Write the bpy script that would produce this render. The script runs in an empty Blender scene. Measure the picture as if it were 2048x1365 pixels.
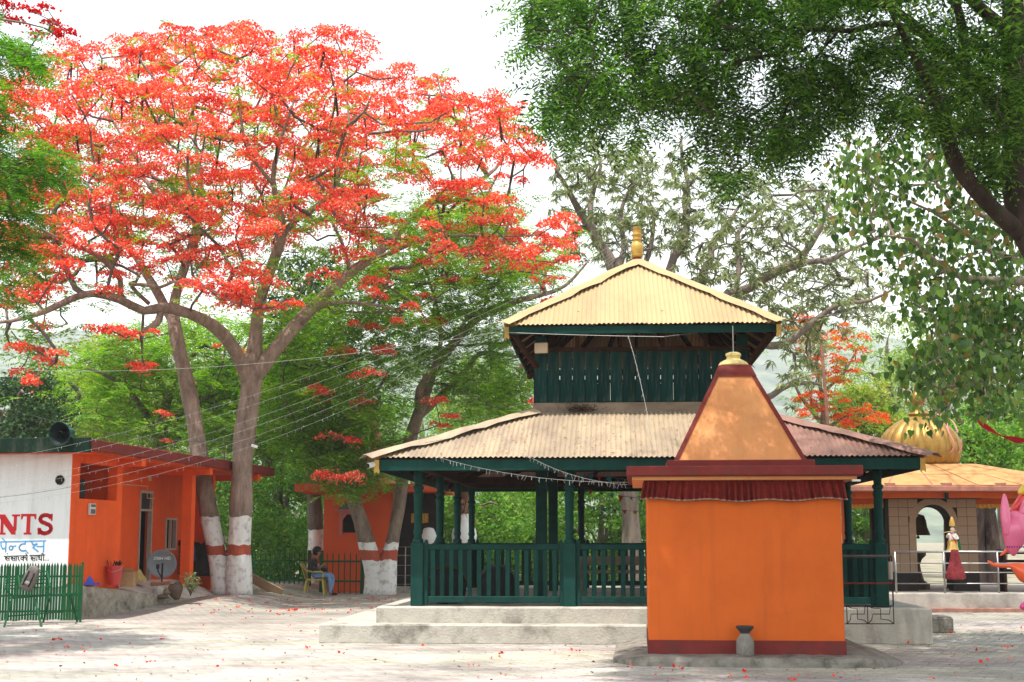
import bpy, bmesh, math, random
import numpy as np
from mathutils import Vector, Matrix

# ------------------------------------------------------------------ camera, sky, sun, exposure
scene = bpy.context.scene
R = math.radians
F_PX = 2844.0
TILT = math.atan((1080 - 682.5) / F_PX)
CAM_Z = 1.5
cam_data = bpy.data.cameras.new('camera')
cam = bpy.data.objects.new('camera', cam_data)
scene.collection.objects.link(cam)
cam_data.sensor_width = 36.0
cam_data.lens = 36.0 * F_PX / 2048.0
cam_data.clip_start = 0.2
cam_data.clip_end = 6000
cam.location = (0, 0, CAM_Z)
cam.rotation_euler = (R(90) + TILT, 0, 0)
scene.camera = cam

SUN_EL, SUN_AZ = 72.0, 206.0          # degrees; azimuth clockwise from +Y (behind the camera, to its left)
world = bpy.data.worlds.new('World')
scene.world = world
world.use_nodes = True
wn, wl = world.node_tree.nodes, world.node_tree.links
bg = wn['Background']
sky = wn.new('ShaderNodeTexSky')
sky.sky_type = 'NISHITA'
sky.sun_disc = False
sky.sun_elevation = R(SUN_EL)
sky.sun_rotation = R(SUN_AZ)
sky.air_density = 2.0
sky.dust_density = 0.5
sky.ozone_density = 1.0
hs = wn.new('ShaderNodeHueSaturation')          # a hazy, nearly white midday sky
hs.inputs['Saturation'].default_value = 0.30
hs.inputs['Value'].default_value = 1.0
wl.new(sky.outputs[0], hs.inputs['Color'])
wl.new(hs.outputs[0], bg.inputs['Color'])
bg.inputs['Strength'].default_value = 0.138

sun_data = bpy.data.lights.new('sun', 'SUN')
sun_data.energy = 3.3
sun_data.angle = R(0.55)
sun_data.color = (1.0, 0.95, 0.87)
sun = bpy.data.objects.new('sun', sun_data)
scene.collection.objects.link(sun)
sd = Vector((math.sin(R(SUN_AZ)) * math.cos(R(SUN_EL)), math.cos(R(SUN_AZ)) * math.cos(R(SUN_EL)), math.sin(R(SUN_EL))))
sun.rotation_euler = sd.to_track_quat('Z', 'Y').to_euler()
sun.location = (-10, -10, 40)

scene.view_settings.view_transform = 'Standard'
scene.view_settings.look = 'None'
scene.view_settings.gamma = 1.0
scene.view_settings.use_curve_mapping = False
scene.view_settings.exposure = 1.16
scene.cycles.max_bounces = 7
scene.cycles.diffuse_bounces = 4
scene.cycles.transmission_bounces = 4
scene.cycles.volume_bounces = 1
scene.cycles.use_denoising = True

# ------------------------------------------------------------------ helpers
random.seed(7)
RNG = np.random.default_rng(11)
COL = scene.collection
CT, ST = math.cos(TILT), math.sin(TILT)

def W(u, v, Y):
    """point of the place that lies at depth Y and shows at photograph pixel (u, v)"""
    x = (u - 1024) / F_PX
    y = (682.5 - v) / F_PX
    fwd = CT - y * ST
    up = ST + y * CT
    s = Y / fwd
    return Vector((x * s, Y, CAM_Z + up * s))

def WN(uv, Y):
    u = uv[:, 0]; v = uv[:, 1]
    x = (u - 1024) / F_PX; y = (682.5 - v) / F_PX
    fwd = CT - y * ST; up = ST + y * CT
    s = Y / fwd
    return np.stack([x * s, Y, CAM_Z + up * s], 1)

def G(u, v, z=0.0):
    """point at height z that shows at pixel (u, v)"""
    x = (u - 1024) / F_PX
    y = (682.5 - v) / F_PX
    fwd = CT - y * ST
    up = ST + y * CT
    s = (z - CAM_Z) / up
    return Vector((x * s, fwd * s, z))

def tag(o, label=None, cat=None, group=None, kind=None):
    if label: o['label'] = label
    if cat: o['category'] = cat
    if group: o['group'] = group
    if kind: o['kind'] = kind
    return o

def empty(name, loc=(0, 0, 0), rz=0.0, label=None, cat=None, group=None, parent=None):
    o = bpy.data.objects.new(name, None)
    o.empty_display_size = 0.2
    o.location = loc
    o.rotation_euler = (0, 0, rz)
    COL.objects.link(o)
    if parent: o.parent = parent
    return tag(o, label, cat, group)

class MB:
    def __init__(self):
        self.v = []; self.f = []; self.m = []; self.cur = 0
    def add(self, vs, fs):
        b = len(self.v)
        self.v.extend([tuple(p) for p in vs])
        self.f.extend([tuple(i + b for i in f) for f in fs])
        self.m.extend([self.cur] * len(fs))
        return self
    def box(self, x0, x1, y0, y1, z0, z1, taper=None):
        vs = [(x0, y0, z0), (x1, y0, z0), (x1, y1, z0), (x0, y1, z0), (x0, y0, z1), (x1, y0, z1), (x1, y1, z1), (x0, y1, z1)]
        return self.add(vs, [(0, 3, 2, 1), (4, 5, 6, 7), (0, 1, 5, 4), (1, 2, 6, 5), (2, 3, 7, 6), (3, 0, 4, 7)])
    def bbox(self, x0, x1, y0, y1, z0, z1, b=0.01):
        """box with chamfered edges"""
        cx, cy, cz = (x0 + x1) / 2, (y0 + y1) / 2, (z0 + z1) / 2
        hx, hy, hz = (x1 - x0) / 2, (y1 - y0) / 2, (z1 - z0) / 2
        b = min(b, hx * .49, hy * .49, hz * .49)
        bm = bmesh.new()
        bmesh.ops.create_cube(bm, size=2)
        for w in bm.verts: w.co = Vector((w.co.x * hx + cx, w.co.y * hy + cy, w.co.z * hz + cz))
        bmesh.ops.bevel(bm, geom=bm.edges[:], offset=b, segments=1, affect='EDGES', profile=0.5)
        self.addbm(bm); bm.free()
        return self
    def addbm(self, bm, mat=None):
        bm.verts.ensure_lookup_table()
        for i, w in enumerate(bm.verts): w.index = i
        vs = [(mat @ w.co) if mat else w.co.copy() for w in bm.verts]
        return self.add(vs, [tuple(w.index for w in f.verts) for f in bm.faces])
    def tube(self, pts, rad, n=6, cap=True, squash=None):
        pts = [Vector(p) for p in pts]
        k = len(pts)
        if not hasattr(rad, '__len__'): rad = [rad] * k
        t0 = (pts[1] - pts[0]).normalized()
        ref = Vector((0, 0, 1)) if abs(t0.z) < .9 else Vector((1, 0, 0))
        nrm = t0.cross(ref).normalized()
        vs = []
        for i in range(k):
            t = (pts[min(i + 1, k - 1)] - pts[max(i - 1, 0)])
            t = t.normalized() if t.length > 1e-9 else t0
            nrm = (nrm - t * nrm.dot(t))
            nrm = nrm.normalized() if nrm.length > 1e-6 else t.orthogonal().normalized()
            bn = t.cross(nrm)
            for j in range(n):
                a = 2 * math.pi * j / n
                vs.append(pts[i] + nrm * (math.cos(a) * rad[i]) + bn * (math.sin(a) * rad[i]))
        fs = []
        for i in range(k - 1):
            for j in range(n):
                a = i * n + j; b = i * n + (j + 1) % n
                fs.append((a, b, b + n, a + n))
        if cap:
            fs.append(tuple(range(n - 1, -1, -1)))
            fs.append(tuple((k - 1) * n + j for j in range(n)))
        return self.add(vs, fs)
    def lathe(self, prof, n=16, o=(0, 0, 0), sx=1, sy=1, rot=0.0, rib=0, ribamp=0, cap=True):
        vs = []; k = len(prof)
        for (r, z) in prof:
            for j in range(n):
                a = 2 * math.pi * j / n + rot
                rr = r * (1 + (ribamp * abs(math.cos(rib * a / 2)) if rib else 0))
                vs.append((o[0] + math.cos(a) * rr * sx, o[1] + math.sin(a) * rr * sy, o[2] + z))
        fs = []
        for i in range(k - 1):
            for j in range(n):
                a = i * n + j; b = i * n + (j + 1) % n
                fs.append((a, b, b + n, a + n))
        if cap:
            fs.append(tuple(range(n - 1, -1, -1)))
            fs.append(tuple((k - 1) * n + j for j in range(n)))
        return self.add(vs, fs)
    def prism(self, poly, d, axis='y', o=0.0):
        """polygon in the xz plane (axis y), xy plane (axis z) or yz plane (axis x), extruded from o to o+d"""
        k = len(poly)
        if axis == 'y':
            a = [(p[0], o, p[1]) for p in poly]; b = [(p[0], o + d, p[1]) for p in poly]
        elif axis == 'z':
            a = [(p[0], p[1], o) for p in poly]; b = [(p[0], p[1], o + d) for p in poly]
        else:
            a = [(o, p[0], p[1]) for p in poly]; b = [(o + d, p[0], p[1]) for p in poly]
        fs = [tuple(range(k)), tuple(range(2 * k - 1, k - 1, -1))]
        fs += [(i, i + k, (i + 1) % k + k, (i + 1) % k) for i in range(k)]
        return self.add(a + b, fs)
    def bar(self, p, q, w, h=None):
        """square bar from p to q"""
        h = h or w
        p = Vector(p); q = Vector(q); t = (q - p).normalized()
        ref = Vector((0, 0, 1)) if abs(t.z) < .95 else Vector((0, 1, 0))
        s = t.cross(ref).normalized(); u = s.cross(t)
        vs = []
        for c in (p, q):
            for a, b in ((-1, -1), (1, -1), (1, 1), (-1, 1)):
                vs.append(c + s * (a * w / 2) + u * (b * h / 2))
        return self.add(vs, [(0, 1, 2, 3), (7, 6, 5, 4), (0, 4, 5, 1), (1, 5, 6, 2), (2, 6, 7, 3), (3, 7, 4, 0)])
    def build(self, name, mat, parent=None, smooth=False, loc=None, fixn=True):
        me = bpy.data.meshes.new(name)
        me.from_pydata(self.v, [], self.f)
        mats = mat if isinstance(mat, (list, tuple)) else [mat]
        for m_ in mats: me.materials.append(m_)
        if len(mats) > 1: me.polygons.foreach_set('material_index', self.m)
        if fixn:
            bm = bmesh.new(); bm.from_mesh(me)
            bmesh.ops.recalc_face_normals(bm, faces=bm.faces[:])
            bm.to_mesh(me); bm.free()
        if smooth:
            me.polygons.foreach_set('use_smooth', [True] * len(me.polygons))
            if smooth != 'all':
                try: me.set_sharp_from_angle(angle=R(40))
                except Exception: pass
        me.update()
        o = bpy.data.objects.new(name, me)
        COL.objects.link(o)
        if parent: o.parent = parent
        if loc: o.location = loc
        return o

def inst(o, name, parent=None, loc=(0, 0, 0), rot=(0, 0, 0), scale=None):
    c = bpy.data.objects.new(name, o.data)
    c.location = loc; c.rotation_euler = rot
    if scale: c.scale = scale
    if parent: c.parent = parent
    COL.objects.link(c)
    return c

def np_mesh(name, V, Fq, mat, parent=None, smooth=False, midx=None):
    """V (n,3) float, Fq (m,k) int faces all with k corners"""
    V = np.ascontiguousarray(V, dtype=np.float32); Fq = np.ascontiguousarray(Fq, dtype=np.int32)
    m, k = Fq.shape
    me = bpy.data.meshes.new(name)
    me.vertices.add(len(V)); me.vertices.foreach_set('co', V.ravel())
    me.loops.add(m * k); me.loops.foreach_set('vertex_index', Fq.ravel())
    me.polygons.add(m)
    me.polygons.foreach_set('loop_start', np.arange(0, m * k, k, dtype=np.int32))
    mats = mat if isinstance(mat, (list, tuple)) else [mat]
    for q in mats: me.materials.append(q)
    if midx is not None: me.polygons.foreach_set('material_index', np.ascontiguousarray(midx, dtype=np.int32))
    me.update(calc_edges=True)
    if smooth: me.polygons.foreach_set('use_smooth', np.ones(m, dtype=bool))
    o = bpy.data.objects.new(name, me)
    COL.objects.link(o)
    if parent: o.parent = parent
    return o

def curve_obj(name, splines, r, mat, parent=None, res=1):
    cu = bpy.data.curves.new(name, 'CURVE'); cu.dimensions = '3D'
    cu.bevel_depth = r; cu.bevel_resolution = res
    for pts in splines:
        s = cu.splines.new('POLY'); s.points.add(len(pts) - 1)
        for i, p in enumerate(pts): s.points[i].co = (p[0], p[1], p[2], 1)
    cu.materials.append(mat)
    o = bpy.data.objects.new(name, cu); COL.objects.link(o)
    if parent: o.parent = parent
    return o

# ------------------------------------------------------------------ materials
MATS = {}
def new_mat(name):
    m = bpy.data.materials.new(name); m.use_nodes = True
    nt = m.node_tree
    return m, nt.nodes, nt.links, nt.nodes['Principled BSDF']

def mat(name, col, rough=0.7, var=0.12, scale=6.0, bump=0.0, bscale=40.0, metal=0.0, spec=0.12, stain=None, stain_amt=0.4, stain_scale=2.0, stretch=(1, 1, 1), island=0.0, sheen=0, worldco=False, streak=None, chips=None):
    """painted / plastered surface: colour with mottling, optional stains, optional relief"""
    if name in MATS: return MATS[name]
    m, n, l, p = new_mat(name)
    p.inputs['Roughness'].default_value = rough
    p.inputs['Metallic'].default_value = metal
    p.inputs['Specular IOR Level'].default_value = spec
    tc = n.new('ShaderNodeTexCoord')
    mp = n.new('ShaderNodeMapping'); mp.inputs['Scale'].default_value = stretch
    if worldco:
        gm = n.new('ShaderNodeNewGeometry'); l.new(gm.outputs['Position'], mp.inputs['Vector'])
    else:
        l.new(tc.outputs['Object'], mp.inputs['Vector'])
    no = n.new('ShaderNodeTexNoise'); no.inputs['Scale'].default_value = scale; no.inputs['Detail'].default_value = 6
    no.inputs['Roughness'].default_value = 0.65
    l.new(mp.outputs[0], no.inputs['Vector'])
    mr = n.new('ShaderNodeMapRange'); mr.inputs['From Min'].default_value = .3; mr.inputs['From Max'].default_value = .7
    mr.inputs['To Min'].default_value = 1 - var; mr.inputs['To Max'].default_value = 1 + var
    l.new(no.outputs['Fac'], mr.inputs['Value'])
    hv = n.new('ShaderNodeHueSaturation'); hv.inputs['Color'].default_value = (*col, 1)
    l.new(mr.outputs[0], hv.inputs['Value'])
    out = hv.outputs[0]
    if island:
        ge = n.new('ShaderNodeObjectInfo')
        m2 = n.new('ShaderNodeMapRange'); m2.inputs['To Min'].default_value = 1 - island; m2.inputs['To Max'].default_value = 1 + island
        l.new(ge.outputs['Random'], m2.inputs['Value'])
        h2 = n.new('ShaderNodeHueSaturation'); l.new(out, h2.inputs['Color']); l.new(m2.outputs[0], h2.inputs['Value'])
        out = h2.outputs[0]
    if stain:
        n2 = n.new('ShaderNodeTexNoise'); n2.inputs['Scale'].default_value = stain_scale; n2.inputs['Detail'].default_value = 8
        n2.inputs['Roughness'].default_value = 0.7
        l.new(mp.outputs[0], n2.inputs['Vector'])
        r2 = n.new('ShaderNodeMapRange'); r2.inputs['From Min'].default_value = .5; r2.inputs['From Max'].default_value = .68
        r2.inputs['To Max'].default_value = stain_amt
        l.new(n2.outputs['Fac'], r2.inputs['Value'])
        mx = n.new('ShaderNodeMix'); mx.data_type = 'RGBA'
        l.new(r2.outputs[0], mx.inputs['Factor']); l.new(out, mx.inputs['A']); mx.inputs['B'].default_value = (*stain, 1)
        out = mx.outputs['Result']
    def overlay(out, fac, colr):
        q = n.new('ShaderNodeMix'); q.data_type = 'RGBA'
        l.new(fac, q.inputs['Factor']); l.new(out, q.inputs['A']); q.inputs['B'].default_value = (*colr, 1)
        return q.outputs['Result']
    if streak:                                   # rain runs: noise drawn out downwards
        ms = n.new('ShaderNodeMapping'); ms.inputs['Scale'].default_value = (7, 7, .45)
        l.new(tc.outputs['Object'], ms.inputs['Vector'])
        ns = n.new('ShaderNodeTexNoise'); ns.inputs['Scale'].default_value = 1.0; ns.inputs['Detail'].default_value = 7; ns.inputs['Roughness'].default_value = .65
        l.new(ms.outputs[0], ns.inputs['Vector'])
        rs_ = n.new('ShaderNodeMapRange'); rs_.inputs['From Min'].default_value = .52; rs_.inputs['From Max'].default_value = .78; rs_.inputs['To Max'].default_value = .5
        l.new(ns.outputs['Fac'], rs_.inputs['Value'])
        out = overlay(out, rs_.outputs[0], streak)
    if chips:                                    # small knocks where the paint is gone
        vo = n.new('ShaderNodeTexVoronoi'); vo.inputs['Scale'].default_value = 2.6
        l.new(tc.outputs['Object'], vo.inputs['Vector'])
        nz = n.new('ShaderNodeTexNoise'); nz.inputs['Scale'].default_value = 30; l.new(tc.outputs['Object'], nz.inputs['Vector'])
        ad_ = n.new('ShaderNodeMath'); ad_.operation = 'MULTIPLY_ADD'; ad_.inputs[1].default_value = .06; l.new(nz.outputs['Fac'], ad_.inputs[0]); l.new(vo.outputs['Distance'], ad_.inputs[2])
        lt_ = n.new('ShaderNodeMath'); lt_.operation = 'LESS_THAN'; lt_.inputs[1].default_value = .062; l.new(ad_.outputs[0], lt_.inputs[0])
        out = overlay(out, lt_.outputs[0], chips)
    l.new(out, p.inputs['Base Color'])
    if bump:
        n3 = n.new('ShaderNodeTexNoise'); n3.inputs['Scale'].default_value = bscale; n3.inputs['Detail'].default_value = 5
        l.new(mp.outputs[0], n3.inputs['Vector'])
        b = n.new('ShaderNodeBump'); b.inputs['Strength'].default_value = bump; b.inputs['Distance'].default_value = 0.02
        l.new(n3.outputs['Fac'], b.inputs['Height']); l.new(b.outputs[0], p.inputs['Normal'])
    MATS[name] = m
    return m

def leaf_mat(name, cols, trans=0.4, rough=0.5, tcol=None, noise=2.0, spec=.15):
    """leaves or petals: colour differs leaf by leaf, light shines through"""
    if name in MATS: return MATS[name]
    m, n, l, p = new_mat(name)
    ge = n.new('ShaderNodeNewGeometry')
    cr = n.new('ShaderNodeValToRGB')
    cr.color_ramp.interpolation = 'LINEAR'
    el = cr.color_ramp.elements
    while len(el) < len(cols): el.new(0.5)
    for i, (pos, c) in enumerate(cols):
        el[i].position = pos; el[i].color = (*c, 1)
    no = n.new('ShaderNodeTexNoise'); no.inputs['Scale'].default_value = noise; no.inputs['Detail'].default_value = 2
    l.new(ge.outputs['Position'], no.inputs['Vector'])
    ad = n.new('ShaderNodeMath'); ad.operation = 'MULTIPLY_ADD'
    l.new(no.outputs['Fac'], ad.inputs[0]); ad.inputs[1].default_value = 0.7; ad.inputs[2].default_value = -0.35
    a2 = n.new('ShaderNodeMath'); a2.operation = 'ADD'
    l.new(ad.outputs[0], a2.inputs[0]); l.new(ge.outputs['Random Per Island'], a2.inputs[1])
    l.new(a2.outputs[0], cr.inputs['Fac'])
    l.new(cr.outputs['Color'], p.inputs['Base Color'])
    p.inputs['Roughness'].default_value = rough
    p.inputs['Specular IOR Level'].default_value = spec
    tr = n.new('ShaderNodeBsdfTranslucent')
    hv = n.new('ShaderNodeHueSaturation'); hv.inputs['Saturation'].default_value = 1.1; hv.inputs['Value'].default_value = 1.35
    l.new(cr.outputs['Color'], hv.inputs['Color'])
    if tcol:
        mx0 = n.new('ShaderNodeMix'); mx0.data_type = 'RGBA'; mx0.inputs['Factor'].default_value = .5
        l.new(hv.outputs[0], mx0.inputs['A']); mx0.inputs['B'].default_value = (*tcol, 1)
        l.new(mx0.outputs['Result'], tr.inputs['Color'])
    else:
        l.new(hv.outputs[0], tr.inputs['Color'])
    mx = n.new('ShaderNodeMixShader'); mx.inputs[0].default_value = trans
    l.new(p.outputs[0], mx.inputs[1]); l.new(tr.outputs[0], mx.inputs[2])
    l.new(mx.outputs[0], n['Material Output'].inputs['Surface'])
    MATS[name] = m
    return m

def bark_mat(name, c1, c2, white=None, red=None, scale=5.0):
    """bark; white = top of the whitewash, red = (low, high) of the painted ring, in metres above ground"""
    if name in MATS: return MATS[name]
    m, n, l, p = new_mat(name)
    ge = n.new('ShaderNodeNewGeometry')
    mp = n.new('ShaderNodeMapping'); mp.inputs['Scale'].default_value = (1, 1, .35)
    l.new(ge.outputs['Position'], mp.inputs['Vector'])
    no = n.new('ShaderNodeTexNoise'); no.inputs['Scale'].default_value = scale; no.inputs['Detail'].default_value = 8; no.inputs['Roughness'].default_value = .7
    l.new(mp.outputs[0], no.inputs['Vector'])
    cr = n.new('ShaderNodeValToRGB'); cr.color_ramp.elements[0].position = .35; cr.color_ramp.elements[1].position = .65
    cr.color_ramp.elements[0].color = (*c1, 1); cr.color_ramp.elements[1].color = (*c2, 1)
    l.new(no.outputs['Fac'], cr.inputs['Fac'])
    out = cr.outputs['Color']
    if white:
        sx = n.new('ShaderNodeSeparateXYZ'); l.new(ge.outputs['Position'], sx.inputs[0])
        wob = n.new('ShaderNodeTexNoise'); wob.inputs['Scale'].default_value = 4.0
        l.new(ge.outputs['Position'], wob.inputs['Vector'])
        za = n.new('ShaderNodeMath'); za.operation = 'MULTIPLY_ADD'; za.inputs[1].default_value = .18
        l.new(wob.outputs['Fac'], za.inputs[0]); l.new(sx.outputs['Z'], za.inputs[2])
        def lt(val):
            q = n.new('ShaderNodeMath'); q.operation = 'LESS_THAN'; q.inputs[1].default_value = val + .09
            l.new(za.outputs[0], q.inputs[0]); return q
        wn_ = n.new('ShaderNodeTexNoise'); wn_.inputs['Scale'].default_value = 7; wn_.inputs['Detail'].default_value = 8
        l.new(ge.outputs['Position'], wn_.inputs['Vector'])
        wc = n.new('ShaderNodeValToRGB'); wc.color_ramp.elements[0].position = .32; wc.color_ramp.elements[1].position = .5
        wc.color_ramp.elements[0].color = (.42, .39, .36, 1); wc.color_ramp.elements[1].color = (.72, .70, .68, 1)
        l.new(wn_.outputs['Fac'], wc.inputs['Fac'])
        def mixin(prev, fac, colr=None, sock=None):
            mx = n.new('ShaderNodeMix'); mx.data_type = 'RGBA'
            l.new(fac.outputs[0], mx.inputs['Factor']); l.new(prev, mx.inputs['A'])
            if sock: l.new(sock, mx.inputs['B'])
            else: mx.inputs['B'].default_value = (*colr, 1)
            return mx.outputs['Result']
        out = mixin(out, lt(white), sock=wc.outputs['Color'])
        out = mixin(out, lt(red[1]), colr=(.36, .075, .04))
        out = mixin(out, lt(red[0]), sock=wc.outputs['Color'])
    l.new(out, p.inputs['Base Color'])
    p.inputs['Roughness'].default_value = .85
    p.inputs['Specular IOR Level'].default_value = .2
    b = n.new('ShaderNodeBump'); b.inputs['Strength'].default_value = .9; b.inputs['Distance'].default_value = .06
    l.new(no.outputs['Fac'], b.inputs['Height']); l.new(b.outputs[0], p.inputs['Normal'])
    MATS[name] = m
    return m

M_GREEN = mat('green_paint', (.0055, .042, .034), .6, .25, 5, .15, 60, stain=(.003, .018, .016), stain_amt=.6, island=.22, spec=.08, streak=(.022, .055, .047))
M_GREEN_BRIGHT = mat('bright_green_paint', (.007, .075, .026), .55, .2, 6, .1, 60, stain=(.05, .06, .04), stain_amt=.4, island=.1)  # brighter green paint of the fences and rack
M_ORANGE = mat('orange_plaster', (.60, .118, .018), .75, .07, 1.6, .12, 55, stain=(.48, .085, .016), stain_amt=.6, stain_scale=1.1, streak=(.40, .085, .025), chips=(.42, .16, .07))
M_ORANGE_PALE = mat('pale_orange_plaster', (.66, .27, .105), .75, .08, 2.0, .12, 55, stain=(.72, .36, .16), stain_amt=.5, stain_scale=1.5, streak=(.50, .20, .07), chips=(.5, .3, .2))
M_MAROON = mat('maroon_paint', (.18, .028, .024), .65, .18, 4, .2, 50, stain=(.08, .04, .036), stain_amt=.5, stain_scale=3)
M_VERM = mat('vermilion_plaster', (.74, .095, .016), .75, .1, 2.0, .1, 50, stain=(.55, .065, .014), stain_amt=.5, stain_scale=1.3, streak=(.45, .06, .02), chips=(.50, .20, .10))
M_CONC = mat('weathered_concrete', (.41, .385, .335), .85, .14, 4, .45, 30, stain=(.10, .09, .075), stain_amt=.85, stain_scale=1.3)
M_CONC_DARK = mat('mossy_concrete', (.22, .20, .17), .95, .3, 5, .8, 20, stain=(.045, .045, .035), stain_amt=.9, stain_scale=3.0)
M_GOLD = mat('gold_paint', (.33, .19, .04), .42, .18, 8, .1, 30, metal=.55, spec=.5)
M_BRASS = mat('brass_yellow', (.50, .31, .08), .45, .2, 12, .1, 30, metal=.25)
M_STEEL = mat('stainless_steel', (.33, .33, .33), .35, .15, 10, metal=.9)
M_BLACK = mat('black_iron', (.02, .02, .022), .5, .2, 10)
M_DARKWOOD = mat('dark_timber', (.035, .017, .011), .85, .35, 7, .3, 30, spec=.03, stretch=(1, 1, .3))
M_WHITE = mat('white_paint', (.78, .78, .77), .6, .05, 3, .05, 40, stain=(.6, .6, .58), stain_amt=.4)
M_WIRE = mat('grey_cable', (.14, .14, .14), .6, .1)
M_WIRE_PALE = mat('pale_cable', (.36, .36, .35), .5, .1)
# ------------------------------------------------------------------ ground, paving, hills
def ground_mat():
    m, n, l, p = new_mat('dry_earth')
    ge = n.new('ShaderNodeNewGeometry')
    no = n.new('ShaderNodeTexNoise'); no.inputs['Scale'].default_value = .6; no.inputs['Detail'].default_value = 8
    l.new(ge.outputs['Position'], no.inputs['Vector'])
    cr = n.new('ShaderNodeValToRGB'); cr.color_ramp.elements[0].position = .35; cr.color_ramp.elements[1].position = .65
    cr.color_ramp.elements[0].color = (.10, .10, .05, 1); cr.color_ramp.elements[1].color = (.30, .25, .18, 1)
    l.new(no.outputs['Fac'], cr.inputs['Fac']); l.new(cr.outputs[0], p.inputs['Base Color'])
    p.inputs['Roughness'].default_value = .95
    return m

PAVE_ROT = R(-25)
def paving_mat(name, bricks):
    m, n, l, p = new_mat(name)
    ge = n.new('ShaderNodeNewGeometry')
    mp = n.new('ShaderNodeMapping'); mp.inputs['Rotation'].default_value = (0, 0, -PAVE_ROT)
    l.new(ge.outputs['Position'], mp.inputs['Vector'])
    n1 = n.new('ShaderNodeTexNoise'); n1.inputs['Scale'].default_value = .5; n1.inputs['Detail'].default_value = 9; n1.inputs['Roughness'].default_value = .7
    l.new(ge.outputs['Position'], n1.inputs['Vector'])
    cr = n.new('ShaderNodeValToRGB'); cr.color_ramp.elements[0].position = .33; cr.color_ramp.elements[1].position = .62
    cr.color_ramp.elements[0].color = (.22, .208, .19, 1); cr.color_ramp.elements[1].color = (.43, .41, .375, 1)
    l.new(n1.outputs['Fac'], cr.inputs['Fac'])
    # faint reddish and yellowish courses
    n2 = n.new('ShaderNodeTexNoise'); n2.inputs['Scale'].default_value = 1.0; n2.inputs['Detail'].default_value = 1
    m2 = n.new('ShaderNodeMapping'); m2.inputs['Scale'].default_value = (.12, 1.3, 1); m2.inputs['Rotation'].default_value = (0, 0, R(6))
    l.new(ge.outputs['Position'], m2.inputs['Vector']); l.new(m2.outputs[0], n2.inputs['Vector'])
    c2 = n.new('ShaderNodeValToRGB'); e = c2.color_ramp.elements
    e[0].position = .36; e[0].color = (.92, .80, .80, 1); e[1].position = .5; e[1].color = (1, 1, 1, 1)
    e2 = e.new(.64); e2.color = (1.0, .97, .84, 1)
    l.new(n2.outputs['Fac'], c2.inputs['Fac'])
    mx = n.new('ShaderNodeMix'); mx.data_type = 'RGBA'; mx.blend_type = 'MULTIPLY'; mx.inputs['Factor'].default_value = 1
    l.new(cr.outputs[0], mx.inputs['A']); l.new(c2.outputs[0], mx.inputs['B'])
    out = mx.outputs['Result']
    if bricks:
        br = n.new('ShaderNodeTexBrick'); br.inputs['Scale'].default_value = 1.0
        br.inputs['Color1'].default_value = (1, 1, 1, 1); br.inputs['Color2'].default_value = (.86, .86, .86, 1); br.inputs['Mortar'].default_value = (.30, .28, .26, 1)
        br.inputs['Brick Width'].default_value = .24; br.inputs['Row Height'].default_value = .12; br.inputs['Mortar Size'].default_value = .006
        l.new(mp.outputs[0], br.inputs['Vector'])
        m3 = n.new('ShaderNodeMix'); m3.data_type = 'RGBA'; m3.blend_type = 'MULTIPLY'; m3.inputs['Factor'].default_value = 1
        l.new(out, m3.inputs['A']); l.new(br.outputs['Color'], m3.inputs['B'])
        out = m3.outputs['Result']
    else:
        ri = n.new('ShaderNodeMapRange'); ri.inputs['To Min'].default_value = .86; ri.inputs['To Max'].default_value = 1.1
        l.new(ge.outputs['Random Per Island'], ri.inputs['Value'])
        h = n.new('ShaderNodeHueSaturation'); l.new(out, h.inputs['Color']); l.new(ri.outputs[0], h.inputs['Value'])
        out = h.outputs[0]
    l.new(out, p.inputs['Base Color'])
    p.inputs['Roughness'].default_value = .85; p.inputs['Specular IOR Level'].default_value = .25
    nb = n.new('ShaderNodeTexNoise'); nb.inputs['Scale'].default_value = 45; nb.inputs['Detail'].default_value = 4
    l.new(ge.outputs['Position'], nb.inputs['Vector'])
    b = n.new('ShaderNodeBump'); b.inputs['Strength'].default_value = .35; b.inputs['Distance'].default_value = .01
    l.new(nb.outputs['Fac'], b.inputs['Height']); l.new(b.outputs[0], p.inputs['Normal'])
    return m

mb = MB()
mb.add([(-2500, -200, -.05), (2500, -200, -.05), (2500, 4000, -.05), (-2500, 4000, -.05)], [(0, 1, 2, 3)])
tag(mb.build('ground', ground_mat()), 'dry bare earth around and beyond the paved court', kind='structure')

M_PAVE_FAR = paving_mat('paving_far', True)
M_PAVE = paving_mat('concrete_paver', False)
M_GROUT = mat('joint_sand', (.13, .115, .10), .95, .2, 8)
mb = MB(); mb.add([(-30, 2, -.004), (30, 2, -.004), (30, 26, -.004), (-30, 26, -.004)], [(0, 1, 2, 3)])
def sstep(a, b, x):
    t = max(0.0, min(1.0, (x - a) / (b - a))); return t * t * (3 - 2 * t)
def ground_z(X, Y):
    return .012 + .21 * sstep(27.0, 33.0, Y) * (1 - sstep(-6.3, -5.0, X))
gx = [-30, -18, -12] + [-10 + .25 * i for i in range(25)] + [-3.5, 0, 10, 20, 30]; gyy = [26 + .5 * i for i in range(17)] + [36, 40, 47]
vsg = [(x, y, ground_z(x, y)) for x in gx for y in gyy]; ngy = len(gyy)
mb.cur = 1; mb.add(vsg, [(i * ngy + j, (i + 1) * ngy + j, (i + 1) * ngy + j + 1, i * ngy + j + 1) for i in range(len(gx) - 1) for j in range(ngy - 1)])
mb.add([(-30, 26, .012), (30, 26, .012), (-30, 26, -.004), (30, 26, -.004)], [(2, 3, 1, 0)])
court = tag(mb.build('pavement', [M_GROUT, M_PAVE_FAR]), 'pale concrete block paving of the temple court', kind='structure')

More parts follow.
